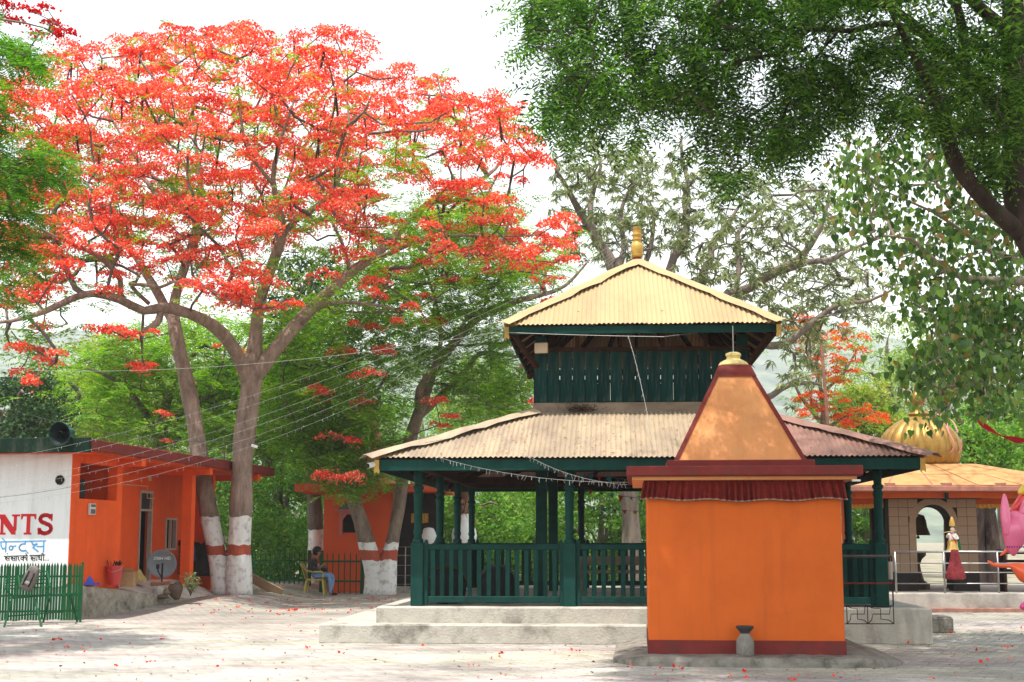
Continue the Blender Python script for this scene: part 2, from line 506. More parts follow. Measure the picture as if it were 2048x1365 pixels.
PW, PD, GAP = .24, .12, .013
def paver_mesh():
    b = MB()
    x, y, c = (PW - GAP) / 2, (PD - GAP) / 2, .006
    b.add([(-x, -y, -.015), (x, -y, -.015), (x, y, -.015), (-x, y, -.015),
           (-x, -y, .006), (x, -y, .006), (x, y, .006), (-x, y, .006),
           (-x + c, -y + c, .012), (x - c, -y + c, .012), (x - c, y - c, .012), (-x + c, y - c, .012)],
          [(8, 9, 10, 11), (4, 5, 9, 8), (5, 6, 10, 9), (6, 7, 11, 10), (7, 4, 8, 11), (0, 1, 5, 4), (1, 2, 6, 5), (2, 3, 7, 6), (3, 0, 4, 7)])
    return b
pv = paver_mesh()
PVV = np.array(pv.v)
cr_, sr_ = math.cos(PAVE_ROT), math.sin(PAVE_ROT)
cells = []
for j in range(-40, 320):
    for i in range(-150, 150):
        x = (i + (.5 if j % 2 else 0)) * PW; y = j * PD
        X = x * cr_ - y * sr_; Y = x * sr_ + y * cr_
        if 14.3 < Y < 26.2 and abs(X) < Y * .375 + .3: cells.append((Y, X))
cells.sort()
near = [c for c in cells if abs(c[1]) < c[0] * .362 and c[0] > 14.75]
near_set = set(near[:300])
first = None
for (Y, X) in near[:300]:
    if first is None:
        first = pv.build('paver', M_PAVE, court); o = first
    else:
        o = inst(first, 'paver', court)
    o.location = (X, Y, random.uniform(-.002, .002)); o.rotation_euler = (random.gauss(0, .006), random.gauss(0, .006), PAVE_ROT + random.gauss(0, .008))
rest = np.array([(X, Y) for (Y, X) in cells if (Y, X) not in near_set])
n_ = len(rest)
ang = PAVE_ROT + RNG.normal(0, .008, n_)
c_, s_ = np.cos(ang)[:, None], np.sin(ang)[:, None]
VX = PVV[None, :, 0] * c_ - PVV[None, :, 1] * s_ + rest[:, 0:1]
VY = PVV[None, :, 0] * s_ + PVV[None, :, 1] * c_ + rest[:, 1:2]
VZ = PVV[None, :, 2] + RNG.uniform(-.0025, .0025, (n_, 1)) + RNG.normal(0, .005, (n_, 1)) * PVV[None, :, 0] + RNG.normal(0, .005, (n_, 1)) * PVV[None, :, 1]
V = np.stack([VX, VY, VZ], 2).reshape(-1, 3)
Fb = np.array(pv.f)
Fq = (Fb[None] + (np.arange(n_) * len(PVV))[:, None, None]).reshape(-1, 4)
tag(np_mesh('pavers', V, Fq, M_PAVE, court), kind='stuff')

# wooded hills, far away
def hill_mat():
    m, n, l, p = new_mat('wooded_hillside')
    ge = n.new('ShaderNodeNewGeometry')
    no = n.new('ShaderNodeTexNoise'); no.inputs['Scale'].default_value = .022; no.inputs['Detail'].default_value = 10; no.inputs['Roughness'].default_value = .7
    l.new(ge.outputs['Position'], no.inputs['Vector'])
    cr = n.new('ShaderNodeValToRGB'); cr.color_ramp.elements[0].position = .4; cr.color_ramp.elements[1].position = .6
    cr.color_ramp.elements[0].color = (.012, .035, .02, 1); cr.color_ramp.elements[1].color = (.11, .14, .08, 1)
    l.new(no.outputs['Fac'], cr.inputs['Fac']); l.new(cr.outputs[0], p.inputs['Base Color'])
    p.inputs['Roughness'].default_value = .95
    return m
nx, ny = 160, 60
xs = np.linspace(-1900, 1900, nx); ys = np.linspace(700, 2600, ny)
HX, HY = np.meshgrid(xs, ys, indexing='ij')
ridge = np.clip((HY - 700) / 1100, 0, 1) ** 1.2 * np.clip((2600 - HY) / 600, 0, 1) ** .8
prof = 235 + 55 * np.sin(HX / 350 + 1.3) + 30 * np.sin(HX / 125 + .4) + 14 * np.sin(HX / 55) + 18 * np.sin(HY / 160 + HX / 220)
HZ = ridge * prof + 7 * np.sin(HX / 26 + HY / 34) * ridge + 4 * RNG.normal(0, 1, HX.shape) * ridge - .3
HV = np.stack([HX, HY, HZ], 2).reshape(-1, 3)
ii = np.arange(nx * ny).reshape(nx, ny)
HF = np.stack([ii[:-1, :-1], ii[1:, :-1], ii[1:, 1:], ii[:-1, 1:]], 2).reshape(-1, 4)
tag(np_mesh('hills', HV, HF, hill_mat(), smooth=True), 'wooded hills fading pale beyond the trees', kind='structure')
# ------------------------------------------------------------------ pavilion with two tiers of corrugated roof
def roof_mat(name, c_main, c_rust, amt, lo=.48, hi=.7):
    m, n, l, p = new_mat(name)
    tc = n.new('ShaderNodeTexCoord')
    oi = n.new('ShaderNodeObjectInfo')
    n1 = n.new('ShaderNodeTexNoise'); n1.inputs['Scale'].default_value = 1.6; n1.inputs['Detail'].default_value = 9; n1.inputs['Roughness'].default_value = .72
    mp = n.new('ShaderNodeMapping'); mp.inputs['Scale'].default_value = (1.6, .5, .5)
    l.new(tc.outputs['Object'], mp.inputs['Vector']); l.new(mp.outputs[0], n1.inputs['Vector'])
    r1 = n.new('ShaderNodeMapRange'); r1.inputs['From Min'].default_value = lo; r1.inputs['From Max'].default_value = hi; r1.inputs['To Max'].default_value = amt
    l.new(n1.outputs['Fac'], r1.inputs['Value'])
    hv = n.new('ShaderNodeHueSaturation'); hv.inputs['Color'].default_value = (*c_main, 1)
    ra = n.new('ShaderNodeMapRange'); ra.inputs['To Min'].default_value = .9; ra.inputs['To Max'].default_value = 1.08
    l.new(oi.outputs['Random'], ra.inputs['Value']); l.new(ra.outputs[0], hv.inputs['Value'])
    mx = n.new('ShaderNodeMix'); mx.data_type = 'RGBA'
    l.new(r1.outputs[0], mx.inputs['Factor']); l.new(hv.outputs[0], mx.inputs['A']); mx.inputs['B'].default_value = (*c_rust, 1)
    # specks of leaf litter and droppings
    vo = n.new('ShaderNodeTexVoronoi'); vo.inputs['Scale'].default_value = 9
    l.new(tc.outputs['Object'], vo.inputs['Vector'])
    lt = n.new('ShaderNodeMath'); lt.operation = 'LESS_THAN'; lt.inputs[1].default_value = .085
    l.new(vo.outputs['Distance'], lt.inputs[0])
    m3 = n.new('ShaderNodeMix'); m3.data_type = 'RGBA'; l.new(lt.outputs[0], m3.inputs['Factor'])
    l.new(mx.outputs['Result'], m3.inputs['A']); m3.inputs['B'].default_value = (c_rust[0] * .8, c_rust[1] * .8, c_rust[2] * .8, 1)
    l.new(m3.outputs['Result'], p.inputs['Base Color'])
    p.inputs['Roughness'].default_value = .6; p.inputs['Specular IOR Level'].default_value = .15
    return m
M_ROOF = roof_mat('tan_corrugated_iron', (.40, .285, .15), (.28, .18, .11), .45)
M_ROOF_LOW = roof_mat('faded_corrugated_iron', (.36, .28, .19), (.21, .155, .12), .8, .42, .66)
M_ROOF_BROWN = roof_mat('brown_corrugated_iron', (.25, .135, .105), (.15, .085, .07), .6)
M_BOARD = mat('flaking_green_boards', (.005, .030, .028), .75, .35, 6, .4, 30, spec=.03, stain=(.11, .09, .07), stain_amt=.5, stain_scale=5.0, stretch=(2.2, 2.2, .35), island=.2)
M_PLANK = mat('weathered_grey_timber', (.21, .16, .12), .85, .25, 5, .4, 25, stain=(.07, .06, .05), stain_amt=.7, stain_scale=3, stretch=(.4, 1, 1))

PAV_TH = 4.0
pav = empty('pavilion', (2.0, 21.4, 0), -R(PAV_TH), 'dark green open pavilion with two tiers of tan corrugated roof and railings', 'pavilion')
BX, BY = 2.283, 2.75          # bay sizes
HXP = 1.5 * BX                # half width between posts
DP = 3 * BY
FZ = .52                      # floor height
XU, Y0U, Y1U = 1.75, 1.72, DP - 1.72       # upper wall
OV = .62
EZ, TZ = 2.70, 3.56           # lower roof eave and top
UEZ, APZ = 4.93, 6.52         # upper roof eave, apex
UOX, UOY = .47, .60

# plinth and steps
mb = MB(); mb.bbox(-4.0, 4.08, -.30, DP + .35, 0, FZ, .02)
mb.build('plinth', M_CONC, pav)
mb = MB(); mb.bbox(-4.78, 1.4, -.64, DP + .2, 0, .285, .02)
mb.build('step', M_CONC, pav)

# posts
def post_mesh(h):
    b = MB()
    prof = [(.085, .92), (.10, .95), (.10, .98), (.07, 1.0), (.065, 1.05), (.085, 1.08), (.085, 1.11), (.072, 1.14), (.078, 1.5), (.082, 1.62),
            (.095, 1.64), (.095, 1.67), (.075, 1.69), (.075, 1.72), (.098, 1.74), (.098, 1.78), (.07, 1.80), (.078, 1.9), (.09, 1.93), (.09, 1.97), (.08, 2.0), (.08, h)]
    b.lathe([(r * .84, z) for r, z in prof], 12)
    b.bbox(-.095, .095, -.095, .095, 0, .93, .012)
    return b
PH = EZ - FZ - .02
post_proto = None
spots = []
for i in range(4):
    spots.append((-HXP + i * BX, 0)); spots.append((-HXP + i * BX, DP))
for j in (1, 2):
    spots.append((-HXP, j * BY)); spots.append((HXP, j * BY))
for (x, y) in spots:
    if post_proto is None:
        post_proto = post_mesh(PH).build('post', M_GREEN, pav, smooth=True); o = post_proto
    else: o = inst(post_proto, 'post', pav)
    o.location = (x, y, FZ)
core = None
for (x, y) in ((-XU + .1, Y0U + .1), (XU - .1, Y0U + .1), (-XU + .1, Y1U - .1), (XU - .1, Y1U - .1)):
    if core is None:
        b = MB(); b.bbox(-.09, .09, -.09, .09, 0, UEZ - FZ - .1, .01); core = b.build('inner_post', M_GREEN, pav); o = core
    else: o = inst(core, 'inner_post', pav)
    o.location = (x, y, FZ)

# railings: each bay has rails, end pilasters and single slats
slat_p = {}
def bay(ax, x0, x1, fixed):
    """ax 'x': runs along x at y = fixed; 'y': runs along y at x = fixed"""
    r = bpy.data.objects.new('railing', None); COL.objects.link(r); r.parent = pav
    if ax == 'x': r.location = (x0, fixed, FZ)
    else: r.location = (fixed, x0, FZ); r.rotation_euler = (0, 0, R(90))
    L = x1 - x0
    b = MB(); b.bbox(.155, L - .155, -.03, .03, .83, .915, .008); b.build('top_rail', M_GREEN, r)
    b = MB(); b.bbox(.155, L - .155, -.028, .028, .05, .145, .008); b.build('bottom_rail', M_GREEN, r)
    for x in (.097, L - .155 + .001):
        b = MB()
        arc = [(x, .0), (x + .057, .0), (x + .057, .94)] + [(x + .0285 + .0285 * math.cos(a), .94 + .045 * math.sin(a)) for a in (R(40), R(90), R(140))] + [(x, .94)]
        b.prism(arc, .07, 'y', -.035); b.build('pilaster', M_GREEN, r)
    ns = 14 if L < 2.5 else 17
    gapx = (L - .31) / ns
    for k in range(ns):
        w = .068
        key = 's'
        if key not in slat_p:
            b = MB(); b.bbox(-w / 2, w / 2, -.0125, .0125, .145, .83, .004); slat_p[key] = b.build('slat', M_GREEN, r); o = slat_p[key]
        else: o = inst(slat_p[key], 'slat', r)
        o.location = (.155 + gapx * (k + .5) + random.gauss(0, .003), 0, 0); o.rotation_euler = (0, random.gauss(0, .004), 0)
for i in range(3):
    bay('x', -HXP + i * BX, -HXP + (i + 1) * BX, 0)
    bay('x', -HXP + i * BX, -HXP + (i + 1) * BX, DP)
    bay('y', i * BY, (i + 1) * BY, -HXP)
    bay('y', i * BY, (i + 1) * BY, HXP)

# corrugated roof, sheet by sheet
PITCH = .076
def corr_side(e0, e1, t0, t1, m, parent, name='roof_sheet', amp=.011, sheet_w=.76, matfun=None):
    """one sloping side: eave from e0 to e1, top edge from t0 to t1 (t0 == t1 for a point)"""
    e0, e1, t0, t1 = map(Vector, (e0, e1, t0, t1))
    ux = (e1 - e0).normalized(); L = (e1 - e0).length
    mid_e = (e0 + e1) / 2; mid_t = (t0 + t1) / 2
    up = mid_t - mid_e; up = up - ux * up.dot(ux); S = up.length; up.normalize()
    nrm = ux.cross(up).normalized()
    if nrm.z < 0: nrm = -nrm
    a0 = (t0 - e0).dot(ux); a1 = (t1 - e0).dot(ux)
    def top(x):
        t = 1.0
        if x < a0: t = min(t, x / a0)
        if x > a1: t = min(t, (L - x) / (L - a1))
        return max(t, 0) * S
    x = 0; k = 0
    while x < L - .02:
        xe = min(x + sheet_w, L)
        n = max(2, int((xe - x) / PITCH * 6)); rows = 4
        vs = []; lift = .0 if k % 2 else .006
        drop = random.uniform(-.012, .012)
        for a in range(n + 1):
            xx = x + (xe - x + (.03 if xe < L else 0)) * a / n
            xx = min(xx, L)
            h = amp * math.sin(2 * math.pi * xx / PITCH) + lift
            tp = top(xx)
            for r_ in range(rows + 1):
                s_ = (drop if r_ == 0 else 0) + tp * r_ / rows
                vs.append(e0 + ux * xx + up * s_ + nrm * h)
        fs = []
        for a in range(n):
            for r_ in range(rows):
                i = a * (rows + 1) + r_
                fs.append((i, i + rows + 1, i + rows + 2, i + 1))
        b = MB(); b.add(vs, fs)
        b.build(name, matfun((x + xe) / 2 / L) if matfun else m, parent, smooth='all', fixn=False)
        x = xe; k += 1
def hip_cap(p, q, m, parent, w=.19):
    p = Vector(p); q = Vector(q); t = (q - p).normalized()
    s = t.cross(Vector((0, 0, 1))).normalized(); up = s.cross(t).normalized()
    if up.z < 0: up = -up
    b = MB(); N = 14; vs = []
    for i in range(N + 1):
        c = p.lerp(q, i / N) + up * (.055 + random.uniform(-.008, .012))
        wl = w + random.uniform(-.02, .02); wr = w + random.uniform(-.02, .02)
        vs += [c - s * wl - up * (wl * .22 + random.uniform(-.01, .02)), c - s * .05 + up * .012, c + s * .05 + up * .012, c + s * wr - up * (wr * .22 + random.uniform(-.01, .02))]
    fs = []
    for i in range(N):
        for j in range(3):
            a = i * 4 + j; fs.append((a, a + 1, a + 5, a + 4))
    b.add(vs, fs)
    return b.build('hip_cap', m, parent, fixn=False)
lowroof = bpy.data.objects.new('lower_roof', None); COL.objects.link(lowroof); lowroof.parent = pav
upproof = bpy.data.objects.new('upper_roof', None); COL.objects.link(upproof); upproof.parent = pav
lx, ly0, ly1 = HXP + OV, -OV, DP + OV
E = [(-lx, ly0, EZ), (lx, ly0, EZ), (lx, ly1, EZ), (-lx, ly1, EZ)]
T = [(-XU - .02, Y0U - .02, TZ), (XU + .02, Y0U - .02, TZ), (XU + .02, Y1U + .02, TZ), (-XU - .02, Y1U + .02, TZ)]
sidem = [M_ROOF_LOW, M_ROOF_BROWN, M_ROOF_BROWN, M_ROOF_LOW]
for k in range(4):
    corr_side(E[k], E[(k + 1) % 4], T[k], T[(k + 1) % 4], sidem[k], lowroof, matfun=(lambda f: M_ROOF_LOW if f < .70 else M_ROOF_BROWN) if k == 0 else None)
    hip_cap(Vector(E[k]) + (Vector(E[k]) - Vector(T[k])).normalized() * .12, T[k], M_ROOF_LOW if k in (0, 3) else M_ROOF_BROWN, lowroof)
ux, uy0, uy1 = XU + UOX, Y0U - UOY, Y1U + UOY
UE = [(-ux, uy0, UEZ), (ux, uy0, UEZ), (ux, uy1, UEZ), (-ux, uy1, UEZ)]
AP = (0, DP / 2, APZ)
for k in range(4):
    corr_side(UE[k], UE[(k + 1) % 4], AP, AP, M_ROOF, upproof)
    hip_cap(Vector(UE[k]) + (Vector(UE[k]) - Vector(AP)).normalized() * .08, AP, M_ROOF, upproof, .17)

# fascias, eave beams, rafters, braces
def ring(x, y0, y1, z0, z1, th, name, m):
    for (a, b_, c, d) in ((-x, x, y0, y0 + th), (-x, x, y1 - th, y1), (-x, -x + th, y0 + th, y1 - th), (x - th, x, y0 + th, y1 - th)):
        q = MB(); q.bbox(a, b_, c, d, z0, z1, .006); q.build(name, m, pav)
ring(lx - .05, ly0 + .05, ly1 - .05, EZ - .19, EZ - .025, .03, 'fascia_board', M_GREEN)
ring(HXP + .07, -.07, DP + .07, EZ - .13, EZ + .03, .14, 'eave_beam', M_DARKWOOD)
ring(ux - .04, uy0 + .04, uy1 - .04, UEZ - .15, UEZ - .02, .03, 'fascia_board', M_GREEN)
def rafters(E, T, n, parent, drop):
    for k in range(4):
        e0, e1, t0, t1 = map(Vector, (E[k], E[(k + 1) % 4], T[k], T[(k + 1) % 4]))
        for i in range(1, n):
            f = i / n
            p = e0.lerp(e1, f); q = t0.lerp(t1, f)
            p = p.lerp(q, .035)
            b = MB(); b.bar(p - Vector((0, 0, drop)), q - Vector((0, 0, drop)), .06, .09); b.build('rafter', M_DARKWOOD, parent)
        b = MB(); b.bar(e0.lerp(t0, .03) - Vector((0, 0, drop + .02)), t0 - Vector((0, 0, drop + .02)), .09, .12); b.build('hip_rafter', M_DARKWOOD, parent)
rafters(E, T, 8, lowroof, .09)
rafters(UE, [(-.12, DP / 2 - .12, APZ), (.12, DP / 2 - .12, APZ), (.12, DP / 2 + .12, APZ), (-.12, DP / 2 + .12, APZ)], 6, upproof, .19)
# tie beams inside
for y in (Y0U + .1, Y1U - .1):
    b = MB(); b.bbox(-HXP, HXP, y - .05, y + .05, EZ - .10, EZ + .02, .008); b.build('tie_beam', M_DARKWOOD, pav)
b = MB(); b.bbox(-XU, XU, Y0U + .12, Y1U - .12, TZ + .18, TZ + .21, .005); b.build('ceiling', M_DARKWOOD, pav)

# upper wall of vertical boards with a weathered sill beam
for (a, b_, c, d) in ((-XU, XU, Y0U - .035, Y0U + .05), (-XU, XU, Y1U - .05, Y1U + .035), (-XU - .035, -XU + .05, Y0U + .05, Y1U - .05), (XU - .05, XU + .035, Y0U + .05, Y1U - .05)):
    q = MB(); q.bbox(a, b_, c, d, TZ - .05, TZ + .16, .008); q.build('sill_beam', M_PLANK, pav)
bw = XU * 2 / 17
bp = None
BT = 4.56
def boards(n, L, org, rz):
    global bp
    g = bpy.data.objects.new('board_wall', None); COL.objects.link(g); g.parent = pav; g.location = org; g.rotation_euler = (0, 0, rz)
    for i in range(n):
        if bp is None:
            b = MB(); b.bbox(-bw / 2 + .005, bw / 2 - .005, -.0125, .0125, 0, BT - TZ - .16, .004); bp = b.build('board', M_BOARD, g); o = bp
        else: o = inst(bp, 'board', g)
        o.location = (L / n * (i + .5), random.gauss(0, .004), random.gauss(0, .008)); o.rotation_euler = (0, random.gauss(0, .003), random.gauss(0, .015))
boards(17, XU * 2, (-XU, Y0U, TZ + .163), 0)
boards(17, XU * 2, (-XU, Y1U, TZ + .163), 0)
boards(23, Y1U - Y0U, (-XU, Y0U, TZ + .163), R(90))
boards(23, Y1U - Y0U, (XU, Y0U, TZ + .163), R(90))
ring(XU + .02, Y0U - .02, Y1U + .02, BT + .005, BT + .075, .07, 'head_beam', M_DARKWOOD)
for (sx, yy, sy) in ((-1, Y0U, -1), (1, Y0U, -1), (-1, Y1U, 1), (1, Y1U, 1)):
    b = MB(); b.bar((sx * XU * .98, yy, TZ + .75), (sx * (ux - .12), yy + sy * (UOY - .1), UEZ - .1), .07); b.build('strut', M_DARKWOOD, pav)
for f in (.2, .4, .6, .8):
    x = -XU + 2 * XU * f
    b = MB(); b.bar((x, Y0U, BT + .08), (x, Y0U, UEZ + .3), .07); b.build('stud', M_DARKWOOD, pav)
# yellow tin pendants at the corners
for (x, y, z) in [(p[0] * .985, p[1] + (.06 if p[1] < 2 else -.06), p[2] - .03) for p in E + UE]:
    b = MB(); b.prism([(-.035, 0), (.035, 0), (.035, -.14), (.045, -.155), (.035, -.21), (0, -.175), (-.035, -.21), (-.045, -.155), (-.035, -.14)], .006, 'y', -.05)
    o = b.build('corner_pendant', M_BRASS, pav); o.location = (x, y, z); o.rotation_euler = (0, 0, R(20 if x < 0 else -20))
# finial
b = MB(); b.lathe([(.10, -.10), (.10, .06), (.07, .07), (.07, .09)], 14); b.build('finial_base', M_MAROON, pav, True).location = (AP[0], AP[1], APZ)
b = MB(); b.lathe([(.075, .08), (.10, .10), (.11, .13), (.095, .14), (.105, .17), (.115, .28), (.105, .33), (.075, .36), (.07, .40), (.085, .41), (.088, .43), (.078, .44), (.085, .49), (.095, .50), (.095, .52), (.07, .53), (.072, .62), (.08, .63), (.08, .65), (.05, .65)], 18)
b.build('finial', M_BRASS, pav, True).location = (AP[0], AP[1], APZ)

# leaf litter lying on the lower roof
rl = random.Random(18); b = MB()
for i in range(520):
    x = rl.gauss(-.5, 1.6); f = rl.random() ** 1.3
    if abs(x) > lx - .2: continue
    y = ly0 + .08 + (Y0U - ly0 - .1) * f; z = EZ + (TZ - EZ) * (y - ly0) / (Y0U - ly0)
    if abs(x) > lx - (lx - XU) * (y - ly0) / (Y0U - ly0): continue
    a = rl.uniform(0, 6.3); s = rl.uniform(.02, .055)
    b.add([(x, y, z + .02), (x + s * math.cos(a), y + s * math.sin(a) * .9, z + .022 + s * math.sin(a) * .33), (x + s * .5 * math.cos(a + 1), y + s * .5 * math.sin(a + 1), z + .03 + s * .2 * math.sin(a + 1))], [(0, 1, 2)])
tag(b.build('leaf_litter', mat('dry_leaves', (.20, .13, .07), .9, .4, 30), lowroof, fixn=False), kind='stuff')
# heap of twigs and litter against the upper wall
b = MB()
for i in range(160):
    x = -XU + .75 + rl.gauss(0, .14); z = TZ + abs(rl.gauss(0, .07)); y = Y0U - .05 - rl.random() * .1; a = rl.uniform(0, 3.14); L_ = rl.uniform(.05, .14)
    b.tube([(x, y, z), (x + L_ * math.cos(a), y - .02, z + L_ * .5 * math.sin(a))], .003, 3)
tag(b.build('twig_heap', M_DARKWOOD, pav), kind='stuff')
# ------------------------------------------------------------------ small orange shrine in front
shr = empty('shrine', (2.845, 17.6, 0), -R(5.0), 'small orange shrine with maroon edged pyramid roof and frilled red valance', 'shrine')
# worn concrete apron under it
b = MB(); rr = random.Random(3)
front = []
N = 40
for i in range(N + 1):
    f = i / N; x = -1.62 + 3.56 * f
    y = -.50 + .035 * math.sin(f * 9) + rr.uniform(-.018, .018)
    if f < .12: y += (.12 - f) ** 2 * 40
    if f > .86: y += (f - .86) ** 2 * 42
    z = .125 + rr.uniform(-.006, .006)
    if f < .1: z *= .35 + 6.5 * f
    if f > .9: z *= max(.15, 1 - (f - .9) * 9)
    front.append((x, y, z))
vs = []; K = 5
for (x, y, z) in front:
    vs += [(x, y - .02, -.004), (x, y - .012 + rr.uniform(-.01, .01), z * .55), (x, y + .01, z * .93), (x, y + .05, z), (x, 2.8, z)]
fs = []
for i in range(N):
    for j in range(K - 1):
        a = i * K + j; fs.append((a, a + K, a + K + 1, a + 1))
b.add(vs, fs); b.build('apron', M_CONC_DARK, shr, fixn=True)
b = MB(); b.bbox(-1.18, 1.18, 0, 2.4, .10, 2.26, .012); b.build('wall', M_ORANGE, shr)
b = MB(); b.bbox(-1.192, 1.192, -.012, 2.412, .105, .29, .006); b.build('dado', M_MAROON, shr)
b = MB(); b.bbox(-1.36, 1.36, -.17, 2.57, 2.225, 2.272, .006); b.build('soffit', M_ORANGE_PALE, shr)
b = MB(); b.bbox(-1.425, 1.425, -.26, 2.66, 2.272, 2.395, .012); b.build('cornice', M_MAROON, shr)
b = MB(); b.bbox(-.92, .92, .28, 2.12, 2.393, 2.495, .01); b.build('upper_band', M_MAROON, shr)
PC, PB, PT, PZ0, PZ1 = 1.2, .82, .185, 2.49, 3.77
b = MB(); b.add([(-PB, PC - PB, PZ0), (PB, PC - PB, PZ0), (PB, PC + PB, PZ0), (-PB, PC + PB, PZ0), (-PT, PC - PT, PZ1), (PT, PC - PT, PZ1), (PT, PC + PT, PZ1), (-PT, PC + PT, PZ1)],
                [(0, 1, 5, 4), (1, 2, 6, 5), (2, 3, 7, 6), (3, 0, 4, 7), (4, 5, 6, 7)]); b.build('pyramid_roof', M_ORANGE_PALE, shr)
def rib(sx, sy):
    """maroon strip wrapped round one slanting corner"""
    b = MB(); vs = []
    for t in (0, 1):
        h = PB + (PT - PB) * t; z = PZ0 + (PZ1 - PZ0) * t; w = .062
        cx, cy = sx * (h + .014), sy * (h + .014)
        vs += [(cx, PC + cy, z), (cx - sx * (w if t == 0 else w * .9), PC + cy, z), (cx - sx * (w if t == 0 else w * .9), PC + sy * (h - .01), z), (cx - sx * .024, PC + sy * (h - .01), z), (sx * (h - .01), PC + cy - sy * w, z), (cx, PC + cy - sy * w, z)]
    fs = [(i, (i + 1) % 6, (i + 1) % 6 + 6, i + 6) for i in range(6)] + [(0, 1, 2, 3, 4, 5), (11, 10, 9, 8, 7, 6)]
    b.add(vs, fs); b.build('corner_rib', M_MAROON, shr)
for sx in (-1, 1):
    for sy in (-1, 1): rib(sx, sy)
b = MB(); q0 = PB + (PT - PB) * .885 + .02; q1 = PT + .022
b.add([(-q0, PC - q0, PZ0 + 1.28 * .885), (q0, PC - q0, PZ0 + 1.28 * .885), (q0, PC + q0, PZ0 + 1.28 * .885), (-q0, PC + q0, PZ0 + 1.28 * .885), (-q1, PC - q1, PZ1 + .01), (q1, PC - q1, PZ1 + .01), (q1, PC + q1, PZ1 + .01), (-q1, PC + q1, PZ1 + .01)],
      [(0, 1, 5, 4), (1, 2, 6, 5), (2, 3, 7, 6), (3, 0, 4, 7), (4, 5, 6, 7), (3, 2, 1, 0)]); b.build('top_band', M_MAROON, shr)
b = MB(); b.lathe([(.17, .0), (.185, .02), (.16, .06), (.12, .085), (.085, .10), (.08, .13), (.095, .15), (.09, .18), (.05, .195), (.0, .2)], 20, (0, PC, PZ1 + .01), rib=10, ribamp=.10)
M_LOTUS = mat('pale_gold_lotus', (.66, .52, .22), .5, .2, 12)
b.build('finial', M_LOTUS, shr, True)
b = MB(); b.tube([(0, PC, PZ1 + .18), (0, PC, 4.33)], .007, 5); b.build('finial_rod', M_STEEL, shr)
# frilled valance with pale trim
M_VAL = mat('maroon_cloth', (.17, .018, .014), .85, .3, 14, .2, 40)
M_TRIM = mat('silver_trim', (.34, .27, .22), .7, .6, 50)
def valance():
    ph = 0; pts = []
    NX = 330
    rv = random.Random(5)
    amp, per = 1.0, 1.0
    for i in range(NX + 1):
        f = i / NX
        if i % 9 == 0: per = rv.uniform(.7, 1.4); amp = rv.uniform(.4, 1.2)
        ph += .62 * per
        pts.append((f, math.sin(ph), amp))
    zs = [2.232, 2.215, 2.20, 2.12, 2.045, 1.985]
    vs = []; 
    for (f, s, am) in pts:
        for k, z in enumerate(zs):
            e = (0 if k < 2 else (k - 1) / 4)
            x = (-1.215 + 2.43 * f) * (1 + .04 * e)
            sag = .012 * math.sin(f * 23) * e + .01 * math.sin(f * 7 + 1) * e
            vs.append((x, -.045 - (.008 + .042 * e) * am * s - .03 * e, z + sag))
    fs = []; K = len(zs)
    mi = []
    b = MB()
    for i in range(NX):
        for k in range(K - 1):
            a = i * K + k; fs.append((a, a + 1, a + K + 1, a + K))
    b.add(vs, fs); b.build('valance', M_VAL, shr, 'all', fixn=False)
    tb = MB(); tv = []
    for i in range(NX + 1):
        x, y, z = vs[i * K + K - 1]
        tv += [(x, y - .003, z + .010), (x, y - .005, z - .004)]
    tb.add(tv, [(2 * i, 2 * i + 1, 2 * i + 3, 2 * i + 2) for i in range(NX)])
    tb.build('valance_trim', M_TRIM, shr, 'all', fixn=False)
    sb = MB(); sv = []
    for i in range(41):                                  # end flap hanging at the right corner
        f = i / 40
        for k, z in enumerate((2.23, 2.12, 1.97 + .05 * math.sin(f * 20))):
            sv.append((1.20 + .03 * math.sin(f * 34) + k * .012, f * 2.3, z))
    sb.add(sv, [(3 * i + k, 3 * i + k + 1, 3 * i + k + 4, 3 * i + k + 3) for i in range(40) for k in range(2)])
    sb.build('valance_side', M_VAL, shr, 'all', fixn=False)
valance()
b = MB(); b.bbox(1.30, 1.40, -.2, -.1, 2.20, 2.226, .006); b.build('lamp_fitting', M_WHITE, shr)

# grey can-shaped post in front of the wall
M_POT = mat('grey_cement', (.22, .205, .18), .85, .25, 14, .4, 60, stain=(.12, .09, .05), stain_amt=.6, stain_scale=10)
pot = empty('cement_urn', (2.80, 17.42, .125), 0, 'grey cement urn with flared dark top before the orange shrine wall', 'urn')
b = MB(); b.lathe([(.098, 0), (.108, .02), (.108, .15), (.10, .19), (.065, .235), (.058, .26), (.0, .26)], 20); b.build('body', M_POT, pot, True)
b = MB(); b.lathe([(.05, .24), (.06, .275), (.108, .325), (.112, .345), (.095, .35), (.05, .325)], 8, rot=R(22)); b.build('flared_top', mat('soot_dark_cement', (.05, .05, .05), .85, .3, 20, .3, 60), pot)

